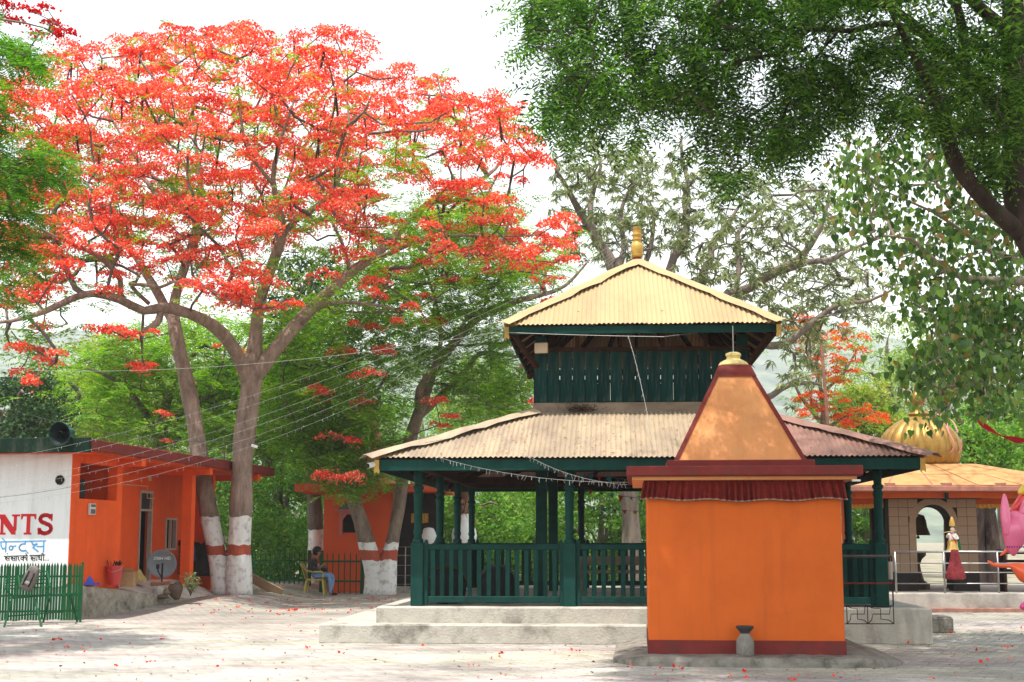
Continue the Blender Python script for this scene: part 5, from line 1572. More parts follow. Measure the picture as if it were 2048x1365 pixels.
t.limb([(560, 480, Y - 1.4, .09), (590, 440, Y - 1.7, .08), (650, 400, Y - 2, .07), (680, 340, Y - 2.4, .05), (700, 260, Y - 2.6, .03), (690, 160, Y - 2.6, .02)], 8)
t.limb([(545, 370, Y - 2, .06), (500, 300, Y - 2.4, .05), (480, 220, Y - 2.6, .035), (470, 130, Y - 2.6, .02)], 7)
t.limb([(730, 525, Y + 1.2, .08), (790, 500, Y + .4, .07), (860, 480, Y - .4, .05), (950, 470, Y - 1, .035), (1080, 470, Y - 1.4, .02)], 7)
t.limb([(600, 650, Y + .4, .08), (650, 610, Y - .4, .07), (720, 604, Y - 1, .05), (790, 618, Y - 1.4, .03)], 7)
t.limb([(700, 545, Y + 1, .06), (690, 500, Y + .6, .05), (660, 440, Y + .4, .04), (640, 400, Y + .2, .02)], 7)
P1 = [(-60, 170), (0, 130), (60, 110), (120, 85), (200, 90), (260, 75), (310, 45), (420, 52), (500, 38), (560, 60), (650, 50), (710, 85), (760, 125), (830, 130), (930, 180), (1010, 190), (1050, 215), (1060, 262), (1085, 290), (1070, 340), (1020, 370), (1060, 395), (1130, 445), (1180, 480), (1160, 515), (1060, 540), (900, 540), (800, 490), (700, 520), (600, 480), (560, 520), (560, 620), (440, 612), (390, 570), (250, 520), (150, 520), (130, 560), (60, 600), (-60, 620)]
def crown_depth(rng, uv, Y, cx, rx, hd):
    k = np.clip(1 - ((uv[:, 0] - cx) / rx) ** 2, .08, 1) ** .5
    return Y + rng.uniform(-1, 1, len(uv)) * hd * k
uv = sample_poly(t.rng, P1, 480, 17.5)
uv = uv[(uv[:, 1] < 470) | (t.rng.random(len(uv)) < .62)]; uv = uv[~((uv[:, 0] > 720) & (uv[:, 1] > 330)) | (t.rng.random(len(uv)) < .62)]
Yd = crown_depth(t.rng, uv, Y, 520, 720, 5.0)
tips = WN(uv, Yd)
# blossom sprays shown apart in the lower crown
low = np.array([(60, 590), (100, 570), (140, 555), (30, 605), (225, 545), (215, 575), (410, 575), (430, 590), (460, 600), (500, 605), (540, 615), (330, 520), (380, 510), (440, 495), (475, 490), (480, 590), (570, 600), (505, 525), (500, 540), (545, 560), (210, 655), (245, 660), (280, 665), (760, 480), (790, 490), (700, 455), (750, 560), (740, 580), (900, 490), (880, 505), (860, 520), (830, 610), (70, 700), (100, 720), (40, 740), (115, 705), (60, 760), (20, 690), (90, 650), (290, 735), (285, 730), (10, 610), (820, 480), (870, 470), (640, 545)], float)
Yl = Y - 3 + t.rng.uniform(-1.0, 1.0, len(low))
tl = WN(low, Yl)
alltips = np.concatenate([tips, tl])
gf = sample_poly(t.rng, [(0, 250), (1000, 250), (1050, 420), (900, 620), (560, 640), (300, 560), (240, 720), (0, 720)], 105, 22)
tg = WN(gf, crown_depth(t.rng, gf, Y, 520, 720, 4.0))
t.grow(np.concatenate([alltips, tg]), .014, .10, .5, 2.15, .08, .14)
t.finish(BARK_FLAME, TWIG)
hr = np.concatenate([t.rng.uniform(.36, .80, len(tips)), t.rng.uniform(.28, .48, len(tl))])
t.leaves('blossom', flower_heads(t.rng, alltips, hr, 290, .052), M_BLOSSOM)
fb = np.concatenate([np.repeat(tg, 18, 0), np.repeat(alltips[::2] - np.array([0, 0, .25]), 4, 0)])
fb = fb + t.rng.normal(0, 1, fb.shape) * np.array([.38, .38, .14]) - np.array([0, 0, .12])
t.leaves('foliage', fronds(t.rng, fb, rdir(t.rng, len(fb), .25, .05), t.rng.uniform(.4, .65, len(fb)), 9, .16, .042), M_FROND)
pod = MB(); pod.prism([(-.022, 0), (.022, 0), (.03, -.2), (.024, -.5), (.0, -.58), (-.026, -.5), (-.02, -.2)], .012, 'y', -.006)
tn = t.twig_nodes; tn = tn[(tn[:, 2] > 9)]
pick = t.rng.choice(len(tn), 110, replace=False)
pp = None
for i in pick:
    p = tn[i] - t.base
    if pp is None: pp = pod.build('seed_pod', M_POD, t.root); o = pp
    else: o = inst(pp, 'seed_pod', t.root)
    o.location = p; o.rotation_euler = (random.gauss(0, .12), random.gauss(0, .15), random.uniform(0, 3)); o.scale = (1, 1, random.uniform(.7, 1.25))

# ---- forked flame tree beside the vermilion shrine
t = Tree('flame_tree', 'leafy forked flame tree with whitewashed V trunk before the vermilion shrine', base=tuple(G(760, 1190)), seed=22)
Y = t.base[1]
t.limb([(752, 1195, Y, .36), (752, 1150, Y, .33), (738, 1100, Y, .24), (722, 1040, Y, .21), (700, 980, Y, .19), (688, 930, Y, .15), (672, 880, Y, .12), (655, 840, Y - .3, .10), (640, 800, Y - .6, .07), (600, 740, Y - 1, .04)], 12, wob=.02)
t.limb([(768, 1195, Y, .36), (770, 1150, Y, .33), (782, 1100, Y + .1, .20), (795, 1020, Y + .3, .18), (806, 950, Y + .5, .18), (822, 880, Y + .6, .18), (840, 820, Y + .7, .17), (855, 770, Y + .6, .14), (872, 730, Y + .2, .13), (905, 690, Y, .12), (955, 640, Y, .11), (1010, 610, Y, .10), (1080, 590, Y, .07), (1130, 570, Y, .05), (1180, 520, Y, .03)], 12, wob=.02)
t.limb([(835, 840, Y + .7, .12), (875, 800, Y + 1.2, .11), (905, 765, Y + 1.4, .10), (940, 730, Y + 1.6, .08), (960, 705, Y + 1.8, .07), (1010, 710, Y + 2, .05), (1060, 720, Y + 2.2, .03)], 8)
t.limb([(838, 830, Y + .7, .12), (842, 780, Y - .2, .11), (868, 735, Y - .4, .08), (880, 680, Y - .8, .06), (870, 600, Y - 1, .04), (850, 540, Y - 1, .02)], 8)
t.limb([(696, 965, Y, .10), (670, 950, Y - .5, .08), (640, 930, Y - .8, .06), (600, 860, Y - 1.2, .04), (560, 790, Y - 1.6, .02)], 7)
t.limb([(685, 915, Y, .09), (705, 880, Y + .5, .07), (735, 850, Y + .8, .05), (760, 790, Y + 1, .03)], 7)
t.limb([(1090, 592, Y + 1, .07), (1080, 560, Y + 1.3, .09), (1050, 535, Y + 1.6, .08), (1000, 505, Y + 2, .06), (960, 480, Y + 2.2, .04)], 7)
fl = sample_poly(t.rng, [(550, 640), (700, 530), (820, 430), (1000, 400), (1110, 520), (1060, 640), (1060, 760), (1040, 830), (930, 850), (860, 720), (780, 800), (760, 880), (560, 900), (510, 800)], 290, 14)
tg = WN(fl, crown_depth(t.rng, fl, Y + .5, 800, 340, 4.2))
fl2 = sample_poly(t.rng, [(600, 860), (680, 830), (770, 850), (790, 960), (700, 990), (620, 950)], 34, 15); tg = np.concatenate([tg, WN(fl2, Y - 1.6 + t.rng.uniform(-.9, .9, len(fl2)))])
rd = np.array([(790, 540), (760, 590), (740, 560), (850, 590), (890, 560), (930, 500), (960, 470), (1000, 510), (1080, 470), (1110, 490), (1140, 480), (1060, 500), (835, 615), (860, 640), (730, 650), (770, 700), (800, 640), (680, 700), (735, 745), (700, 880), (650, 950), (660, 870), (690, 955), (900, 830), (880, 850), (1080, 560), (1110, 555), (1100, 600), (1150, 460), (930, 560), (980, 540), (870, 800), (1090, 800), (720, 800), (640, 780)], float)
tr_ = WN(rd, Y - 3.2 + t.rng.uniform(-1, 1, len(rd)))
t.grow(np.concatenate([tg, tr_]), .010, .05, .5, 2.15, .06, .14)
t.finish(BARK_FLAME2, TWIG)
fb = np.repeat(tg, 22, 0); fb = fb + t.rng.normal(0, 1, fb.shape) * np.array([.42, .42, .13])
t.leaves('foliage', fronds(t.rng, fb, rdir(t.rng, len(fb), .25, 0), t.rng.uniform(.45, .7, len(fb)), 10, .17, .046), M_FROND)
t.leaves('blossom', flower_heads(t.rng, tr_, t.rng.uniform(.28, .56, len(tr_)), 260, .055), M_BLOSSOM)

# ---- leafy flame tree filling the view behind the twin trunks
t = Tree('flame_tree', 'green feathery flame tree with few flowers behind the twin trunks', base=tuple(W(300, 1160, 45)), seed=41)
t.base[2] = 0; t.root.location.z = 0; Y = 45
t.limb([(300, 1180, Y, .26), (305, 1000, Y, .22), (318, 880, Y, .19), (335, 800, Y, .15), (370, 730, Y, .10), (420, 680, Y, .05)], 9)
t.limb([(318, 880, Y, .13), (280, 810, Y - 1, .10), (230, 760, Y - 1.4, .07), (180, 740, Y - 1.8, .04)], 7)
t.limb([(325, 850, Y, .13), (400, 800, Y - 1, .10), (470, 770, Y - 1.5, .07), (560, 760, Y - 2, .04), (630, 770, Y - 2, .02)], 7)
t.limb([(335, 800, Y, .09), (310, 730, Y + .6, .07), (280, 690, Y + 1, .04)], 7)
fl = sample_poly(t.rng, [(140, 720), (260, 650), (420, 635), (560, 650), (640, 740), (640, 860), (560, 900), (380, 890), (200, 860)], 210, 16)
tg = WN(fl, Y - .6 + t.rng.uniform(-2.6, 2.6, len(fl)))
rd = np.array([(285, 735), (295, 728), (480, 700), (335, 880), (330, 830), (320, 825), (500, 735), (430, 690), (560, 700), (370, 760)], float)
tr_ = WN(rd, Y - 3.2 + t.rng.uniform(-.4, .4, len(rd)))
t.grow(np.concatenate([tg, tr_]), .011, .05, .5, 2.15, .06, .14)
t.finish(BARK_PLAIN, TWIG)
fb = np.repeat(tg, 20, 0); fb = fb + t.rng.normal(0, 1, fb.shape) * np.array([.45, .45, .13])
t.leaves('foliage', fronds(t.rng, fb, rdir(t.rng, len(fb), .25, 0), t.rng.uniform(.45, .7, len(fb)), 10, .17, .048), M_FROND)
t.leaves('blossom', flower_heads(t.rng, tr_, t.rng.uniform(.2, .34, len(tr_)), 260, .055), M_BLOSSOM)

# ---- straight dark trunk between the two
t = Tree('evergreen_tree', 'tall evergreen with straight dark trunk and whitewashed foot behind the seated person', base=tuple(G(630, 1180)), seed=23)
Y = t.base[1]
t.limb([(632, 1184, Y, .27), (631, 1100, Y, .24), (628, 1000, Y, .225), (624, 860, Y, .20), (618, 760, Y, .17), (614, 660, Y, .14), (618, 580, Y, .10), (625, 520, Y, .05)], 12, wob=.02)
for (u, v, dy) in ((560, 640, -1), (680, 620, 1), (570, 740, 1), (690, 720, -1), (600, 560, .6)):
    t.limb([(618, v + 70, Y, .08), ((618 + u) / 2, v + 30, Y + dy / 2, .06), (u, v, Y + dy, .03)], 6)
pl_ = sample_poly(t.rng, [(545, 540), (590, 500), (660, 500), (690, 560), (705, 700), (690, 820), (560, 850), (530, 740), (535, 620)], 90, 14)
tg = WN(pl_, crown_depth(t.rng, pl_, Y, 620, 100, 1.8))
t.grow(tg, .011, .05, .5, 2.1, .05)
t.finish(BARK_DARK, TWIG)
t.leaves('foliage', leaf_clumps(t.rng, tg, 60, .42, .22, .08, .7), M_DARKLEAF)

# ---- grey-leaved trees behind the pavilion
t = Tree('mango_tree', 'open grey leaved tree with crooked limbs rising behind the roof finial', base=tuple(W(1240, 1172, 46)), seed=24)
t.base[2] = 0; t.root.location.z = 0; Y = 46
t.limb([(1262, 1172, Y, .36), (1262, 1050, Y, .30), (1250, 900, Y, .28), (1240, 700, Y, .26), (1232, 590, Y, .24), (1222, 530, Y, .20), (1195, 480, Y, .16), (1165, 430, Y, .13), (1135, 380, Y - .5, .09), (1110, 340, Y - 1, .05)], 10)
t.limb([(1190, 475, Y, .10), (1182, 420, Y + .5, .10), (1190, 370, Y + .8, .09), (1200, 335, Y + 1, .06), (1190, 295, Y + 1, .04)], 8)
t.limb([(1228, 560, Y, .14), (1246, 500, Y + .6, .10), (1240, 440, Y + .8, .08), (1255, 390, Y + 1, .06), (1285, 340, Y + 1, .03)], 8)
t.limb([(1230, 580, Y, .13), (1280, 540, Y + 1, .10), (1305, 480, Y + 1.4, .08), (1310, 420, Y + 1.6, .05)], 8)
pa = sample_poly(t.rng, [(1105, 300), (1160, 265), (1290, 285), (1310, 330), (1330, 420), (1340, 520), (1290, 500), (1230, 520), (1130, 520), (1100, 420)], 130, 11)
tg = WN(pa, crown_depth(t.rng, pa, Y, 1220, 130, 2.8))
t.grow(tg, .013, -.02, .45, 2.2, .06, .2)
t.finish(BARK_PLAIN, TWIG)
t.leaves('foliage', tufts(t.rng, np.concatenate([tg, tg + t.rng.normal(0, .3, tg.shape), tg[::2] + t.rng.normal(0, .3, tg[::2].shape)]), 19, .26, .058, .7), M_MANGO)

t = Tree('mango_tree', 'wide spreading grey leaved tree reaching right from behind the upper roof', base=tuple(W(1400, 1172, 45)), seed=25)
t.base[2] = 0; t.root.location.z = 0; Y = 45
t.limb([(1400, 1172, Y, .40), (1395, 1000, Y, .34), (1390, 800, Y, .30), (1385, 650, Y, .28), (1340, 540, Y + .3, .15), (1362, 498, Y + .4, .14), (1372, 450, Y + .5, .12), (1370, 395, Y + .6, .10), (1378, 365, Y + .7, .08), (1365, 320, Y + .8, .06), (1362, 275, Y + .9, .03)], 10)
t.limb([(1388, 640, Y, .18), (1400, 560, Y + .6, .14), (1422, 515, Y + .8, .11), (1420, 490, Y + 1, .10), (1450, 455, Y + 1.2, .08), (1475, 420, Y + 1.4, .05), (1500, 380, Y + 1.4, .03)], 8)
t.limb([(1390, 680, Y, .22), (1440, 600, Y - .6, .16), (1500, 575, Y - 1, .15), (1550, 545, Y - 1.4, .14), (1590, 525, Y - 1.6, .12), (1620, 490, Y - 1.8, .10), (1650, 430, Y - 2, .06), (1660, 380, Y - 2, .03)], 9)
t.limb([(1560, 542, Y - 1.4, .11), (1620, 525, Y - 1.2, .10), (1660, 522, Y - 1, .08), (1710, 495, Y - .8, .05), (1770, 470, Y - .6, .03)], 8)
t.limb([(1392, 700, Y, .2), (1480, 680, Y - 1, .14), (1560, 690, Y - 1.4, .12), (1620, 650, Y - 1.6, .10), (1680, 610, Y - 1.8, .07), (1740, 600, Y - 2, .05), (1790, 575, Y - 2.2, .03)], 8)
t.limb([(1470, 590, Y + .4, .10), (1480, 530, Y + .8, .09), (1475, 470, Y + 1, .08), (1500, 440, Y + 1.2, .05), (1545, 390, Y + 1.2, .03)], 7)
t.limb([(1400, 800, Y, .2), (1520, 800, Y - 1, .12), (1580, 770, Y - 1.2, .09), (1640, 770, Y - 1.4, .05)], 7)
pa = sample_poly(t.rng, [(1330, 340), (1350, 280), (1400, 330), (1480, 340), (1560, 360), (1640, 350), (1690, 430), (1710, 520), (1790, 570), (1780, 640), (1700, 650), (1640, 700), (1600, 780), (1560, 780), (1560, 650), (1530, 610), (1450, 590), (1380, 540), (1340, 480)], 250, 11)
tg = WN(pa, crown_depth(t.rng, pa, Y - .4, 1560, 260, 3.2))
t.grow(tg, .013, -.02, .45, 2.2, .06, .2)
t.finish(BARK_PLAIN, TWIG)
t.leaves('foliage', tufts(t.rng, np.concatenate([tg, tg + t.rng.normal(0, .3, tg.shape), tg[::2] + t.rng.normal(0, .3, tg[::2].shape)]), 19, .26, .058, .7), M_MANGO)

# ---- small orange flame tree behind, right
t = Tree('flame_tree', 'small distant flame tree with orange blossom between the pavilion and the gold dome', base=tuple(W(1640, 1165, 50)), seed=26)
t.base[2] = 0; t.root.location.z = 0; Y = 50
t.limb([(1640, 1165, Y, .2), (1640, 960, Y, .16), (1650, 860, Y, .13), (1640, 780, Y, .08), (1630, 700, Y, .05), (1620, 640, Y, .03)], 8)
t.limb([(1648, 850, Y, .08), (1600, 790, Y, .06), (1580, 750, Y, .03)], 6)
t.limb([(1650, 860, Y, .09), (1700, 830, Y, .06), (1750, 825, Y, .03)], 6)
t.limb([(1640, 790, Y, .07), (1690, 740, Y + .5, .05), (1720, 690, Y + .5, .03)], 6)
rd = np.concatenate([sample_poly(t.rng, [(1565, 640), (1600, 625), (1680, 640), (1730, 680), (1725, 720), (1690, 770), (1640, 760), (1600, 690)], 34, 13), sample_poly(t.rng, [(1575, 780), (1650, 780), (1700, 800), (1785, 830), (1760, 850), (1680, 850), (1600, 830)], 30, 12)])
tr_ = WN(rd, Y + t.rng.uniform(-1.5, 1.5, len(rd)))
t.grow(tr_, .010, .1, .5, 2.1, .05)
t.finish(BARK_PLAIN, TWIG)
t.leaves('blossom', flower_heads(t.rng, tr_, t.rng.uniform(.28, .5, len(tr_)), 200, .06), M_BLOSSOM_O)
fb = np.repeat(tr_, 7, 0) + t.rng.normal(0, 1, (len(tr_) * 7, 3)) * np.array([.5, .5, .2])
t.leaves('foliage', fronds(t.rng, fb, rdir(t.rng, len(fb), .25, 0), .45, 8, .15, .036), M_FROND)

# ---- overhanging neem, trunk just outside the frame on the right
t = Tree('neem_tree', 'dark overhanging neem boughs spreading from the upper right corner', base=(7.0, 15.2, 0), seed=27); t.rs = .82
Y = 15.2
t.limb3([[7.0, 15.2, -.05, .36], [6.85, 15.2, 1.5, .28], [6.35, 15.2, 3.3, .23], [5.85, 15.2, 4.4, .18], [5.56, 15.2, 4.95, .16]] + [list(W(2030, 300, Y)) + [.15], list(W(2030, 120, Y)) + [.13], list(W(2025, -60, Y)) + [.11], list(W(2000, -300, Y - .5)) + [.06]], 14, True, .01)
t.limb([(2046, 470, Y, .13), (1985, 415, Y - .2, .115), (1930, 350, Y - .4, .105), (1900, 290, Y - .5, .10), (1880, 220, Y - .6, .085), (1855, 170, Y - .7, .06), (1800, 60, Y - 1, .04), (1740, -60, Y - 1.2, .02)], 10, wob=.015)
t.limb([(2040, 260, Y, .11), (1990, 210, Y + .3, .095), (1930, 140, Y + .5, .085), (1860, 75, Y + .8, .075), (1790, 20, Y + 1, .06), (1740, 8, Y + 1.1, .05), (1660, 5, Y + 1.2, .045), (1560, 20, Y + 1.4, .04), (1450, 40, Y + 1.6, .03), (1330, 30, Y + 1.8, .02)], 9, wob=.015)
t.limb([(1930, 140, Y + .5, .075), (1925, 70, Y + .6, .07), (1900, -20, Y + .6, .06), (1840, -160, Y + .6, .03)], 8, wob=.015)
t.limb([(1890, 110, Y + .6, .05), (1830, 60, Y + .2, .045), (1760, 45, Y - .2, .04), (1700, 60, Y - .5, .035), (1620, 60, Y - .8, .03), (1560, 110, Y - 1, .025), (1480, 125, Y - 1.1, .022), (1420, 150, Y - 1.2, .016), (1340, 200, Y - 1.3, .010)], 8, wob=.015)
t.limb([(1620, 55, Y - .8, .028), (1560, 60, Y - .6, .025), (1500, 90, Y - .4, .02), (1400, 100, Y - .2, .015), (1250, 110, Y, .010)], 7, wob=.015)
t.limb([(2048, 70, Y, .09), (1990, 40, Y - .3, .085), (1940, 0, Y - .5, .07), (1860, -60, Y - .8, .05), (1700, -160, Y - 1.2, .03)], 8, wob=.015)
t.limb([(1930, -10, Y + .6, .05), (1600, -140, Y + .2, .045), (1300, -120, Y, .03), (1120, 0, Y, .02), (1080, 100, Y, .012)], 8, wob=.015)
t.limb([(1500, -130, Y + .1, .03), (1400, 60, Y + .6, .02), (1400, 180, Y + .8, .015), (1440, 280, Y + .9, .01)], 6, wob=.015)
t.limb([(1690, 50, Y - .4, .02), (1600, 160, Y - .3, .017), (1560, 250, Y - .2, .013), (1530, 340, Y, .008)], 6, wob=.015)
t.limb([(1250, -80, Y, .025), (1180, 60, Y - .6, .016), (1150, 200, Y - .8, .01)], 6, wob=.015)
vis = np.concatenate([
    sample_poly(t.rng, [(1045, -40), (1750, -40), (1700, 60), (1560, 110), (1480, 140), (1400, 230), (1330, 210), (1290, 270), (1150, 265), (1085, 235), (1060, 200), (1075, 130), (1060, 60)], 205, 12),
    sample_poly(t.rng, [(1370, 190), (1460, 160), (1530, 240), (1520, 330), (1470, 380), (1440, 330), (1380, 270)], 26, 15),
    sample_poly(t.rng, [(1540, 150), (1640, 100), (1720, 130), (1700, 230), (1620, 280), (1540, 310)], 60, 11),
    sample_poly(t.rng, [(1700, 60), (1900, 30), (2060, 40), (2060, 380), (1980, 330), (1900, 230), (1800, 240), (1740, 200)], 110, 14)])
tg1 = WN(vis, Y + t.rng.uniform(-1.6, 1.8, len(vis)))
hid = sample_poly(t.rng, [(1190, -60), (1220, -420), (1500, -700), (2300, -700), (2500, -300), (2500, -40)], 380, 22)  # unseen crown above the frame, thickened to shade shrine and right foreground
tg2 = WN(hid, Y + t.rng.uniform(-4.5, 3.4, len(hid)))
t.grow(np.concatenate([tg1, tg2]), .0055, .05, .3, 2.2, .03, .14)
t.finish(BARK_BROWN, TWIG)
fb = np.concatenate([np.repeat(tg1, 11, 0) + t.rng.normal(0, 1, (len(tg1) * 11, 3)) * np.array([.06, .07, .05]), np.repeat(tg2, 24, 0) + t.rng.normal(0, 1, (len(tg2) * 24, 3)) * np.array([.38, .5, .22])])
dr = rdir(t.rng, len(fb), .45, -.35)
t.leaves('foliage', fronds(t.rng, fb, dr, t.rng.uniform(.32, .5, len(fb)), 8, .105, .029, .4, .55), M_NEEM)

# ---- peepal with heart-shaped leaves
t = Tree('peepal_tree', 'heart leaved peepal hanging over the gold dome at the right edge', base=(9.1, 20.8, 0), seed=28)
Y = 20.5
t.limb3([[9.1, 20.8, -.05, .5], [9.0, 20.8, 2.0, .38], [8.8, 20.8, 4.2, .33], [8.7, 20.7, 6.5, .26], [8.4, 20.6, 8.5, .16], [8.1, 20.6, 10.0, .08]], 14)
t.limb([(2210, 590, Y, .12), (2120, 560, Y - .1, .09), (2040, 560, Y - .3, .07), (1960, 560, Y - .5, .06), (1900, 545, Y - .7, .045), (1850, 505, Y - .9, .035), (1820, 480, Y - 1, .025), (1760, 470, Y - 1.1, .012)], 8, wob=.015)
t.limb([(2200, 560, Y, .10), (2080, 510, Y + .3, .07), (2030, 470, Y + .4, .055), (1980, 440, Y + .5, .04), (1900, 400, Y + .6, .03), (1850, 340, Y + .6, .02), (1760, 300, Y + .6, .010)], 8, wob=.015)
t.limb([(2040, 520, Y + .2, .05), (1980, 500, Y, .04), (1930, 470, Y - .2, .03), (1860, 425, Y - .4, .02), (1760, 380, Y - .6, .010)], 7, wob=.015)
t.limb([(2200, 760, Y, .09), (2100, 740, Y - .3, .06), (2030, 745, Y - .6, .035), (1950, 765, Y - .9, .02), (1880, 790, Y - 1.1, .010)], 7, wob=.015)
t.limb([(2180, 400, Y, .10), (2080, 340, Y, .06), (2000, 280, Y, .04), (1900, 240, Y, .02), (1800, 220, Y, .01)], 7, wob=.015)
vis = np.concatenate([sample_poly(t.rng, [(1655, 380), (1690, 290), (1760, 250), (1850, 200), (2080, 180), (2080, 640), (1960, 650), (1880, 620), (1830, 640), (1800, 540), (1740, 500), (1690, 470)], 200, 12),
                      sample_poly(t.rng, [(1870, 620), (2080, 620), (2080, 800), (1970, 800), (1900, 770), (1800, 740), (1850, 690)], 100, 12), np.array([(1830, 800), (1850, 780), (1880, 790), (1870, 820), (1855, 840), (1900, 810), (1845, 760), (1915, 800), (1890, 760)], float),
                      sample_poly(t.rng, [(2080, -300), (2600, -300), (2700, 700), (2100, 700)], 90, 20)])
tg = WN(vis, Y - .3 + t.rng.uniform(-1.5, 1.8, len(vis)))
hh = sample_poly(t.rng, [(1640, -20), (1700, -350), (2700, -350), (2700, -20)], 240, 16)  # unseen boughs above the frame, added to shade the temple front
tgh = WN(hh, 24.0 + t.rng.uniform(-2.2, 5.5, len(hh)))
t.grow(np.concatenate([tg, tgh]), .007, .05, .3, 2.2, .035, .15)
t.finish(BARK_PALE, BARK_PALE)
c = np.concatenate([np.repeat(tg, 19, 0) + t.rng.normal(0, 1, (len(tg) * 19, 3)) * np.array([.20, .26, .19]), np.repeat(tgh, 34, 0) + t.rng.normal(0, 1, (len(tgh) * 34, 3)) * np.array([.4, .4, .3])])
t.leaves('foliage', heart_leaves(t.rng, c, .108), M_PEEPAL)

# ---- nearer flame tree whose boughs enter at the left edge
t = Tree('flame_tree', 'near flame tree boughs with red flowers and feathery leaves at the left edge', base=(-9.4, 19.5, 0), seed=29)
Y = 19.5
t.limb3([[-9.4, 19.5, -.05, .32], [-9.3, 19.5, 2, .27], [-9.0, 19.5, 4.2, .22], [-8.7, 19.4, 6.5, .16], [-8.2, 19.2, 8.6, .09], [-7.6, 19.2, 9.6, .05]], 12)
t.limb([(-240, 560, Y, .10), (-150, 470, Y - .2, .06), (-60, 400, Y - .4, .035), (40, 360, Y - .5, .015)], 7)
t.limb([(-260, 300, Y, .08), (-160, 200, Y, .05), (-60, 110, Y, .03), (40, 100, Y, .015)], 7)
t.limb([(-200, 200, Y, .06), (-100, 60, Y, .035), (0, 40, Y, .02), (90, 60, Y, .010)], 7)
ga = np.array([(0, 90), (30, 100), (60, 95), (-30, 80), (20, 110), (-20, 120), (50, 110), (0, 300), (30, 310), (60, 320), (90, 315), (20, 350), (50, 350), (-10, 330), (80, 340), (0, 400), (20, 420), (-20, 430), (10, 460), (-10, 500), (10, 520), (-20, 560), (20, 480), (5, 600), (110, 330), (-40, 300), (15, 385)], float)
tg = WN(ga, Y + t.rng.uniform(-.8, .8, len(ga)))
ra = np.array([(30, 10), (60, 20), (10, 30), (100, 40), (120, 55), (80, 65), (110, 70), (40, 40), (90, 10), (0, 5), (135, 60)], float)
tr_ = WN(ra, Y + t.rng.uniform(-.5, .5, len(ra)))
more = WN(np.stack([t.rng.uniform(-500, -30, 70), t.rng.uniform(-350, 600, 70)], 1), Y + t.rng.uniform(-2.5, 2.5, 70))
t.grow(np.concatenate([tg, tr_, more]), .007, .05, .35, 2.2, .03)
t.finish(BARK_FLAME, TWIG)
fb = np.concatenate([np.repeat(tg, 20, 0), np.repeat(more, 22, 0)]); fb = fb + t.rng.normal(0, 1, fb.shape) * np.array([.17, .3, .09])
dd = rdir(t.rng, len(fb), .2, -.1); dd[:, 0] = np.abs(dd[:, 0]) * .6 + dd[:, 0] * .4
t.leaves('foliage', fronds(t.rng, fb, unit(dd), t.rng.uniform(.36, .58, len(fb)), 14, .13, .024), M_FROND_D)
t.leaves('blossom', flower_heads(t.rng, tr_, .19, 420, .04, .5), leaf_mat('crimson_blossom', [(0, (.42, .006, .012)), (.6, (.62, .012, .018)), (1, (.75, .05, .03))], .35, .6))

# ---- background trees
def bg_tree(name, label, u, Yd, vtop, vbot, hw, m, per, seed, L=.17, wd=.075, clumps=90, bark=None, group='trees behind the court', lean=0, dens=1.0):
    g = W(u, 1100, Yd); g.z = 0
    t = Tree(name, label, base=tuple(g), seed=seed, group=group)
    s = 2844 / Yd
    ztop = CAM_Z + (1080 - vtop) / s; zbot = CAM_Z + (1080 - vbot) / s; R_ = hw / s
    zc = (ztop + zbot) / 2; H = (ztop - zbot) / 2
    tr = .05 + ztop * .02
    t.limb3([[g.x, Yd, -.05, tr * 1.3], [g.x + .1, Yd, max(.8, zbot * .6), tr], [g.x + lean * .5, Yd, zbot + H * .5, tr * .8], [g.x + lean, Yd, zc + H * .5, tr * .4], [g.x + lean, Yd, ztop - H * .2, .03]], 8, True, .06)
    rng = t.rng
    for k in range(5):
        a = k * 1.26 + rng.uniform(0, 1); 
        t.limb3([[g.x + .1, Yd, zbot + H * .3 * k / 2, tr * .5], [g.x + math.cos(a) * R_ * .45, Yd + math.sin(a) * R_ * .45, zbot + H * (.5 + .25 * k), tr * .33], [g.x + math.cos(a) * R_ * .85, Yd + math.sin(a) * R_ * .85, zc + H * (.2 * k - .3), .03]], 6)
    d_ = rdir(rng, clumps) * (rng.uniform(0.15, 1, clumps) ** .45)[:, None]
    lump = 1 + .22 * np.sin(d_[:, 0] * 5 + seed) * np.sin(d_[:, 2] * 4 + seed * 2)
    tips = np.array([g.x + lean * .6, Yd, zc]) + d_ * lump[:, None] * np.array([R_, R_ * .8, H])
    t.grow(tips, .012, .05, .6, 2.1, .06, .14, 4)
    t.finish(bark or BARK_PLAIN, TWIG)
    t.leaves('foliage', leaf_clumps(rng, tips, int(per * dens), R_ * .24 + .12, L, wd, .5, .7), m)
    return t
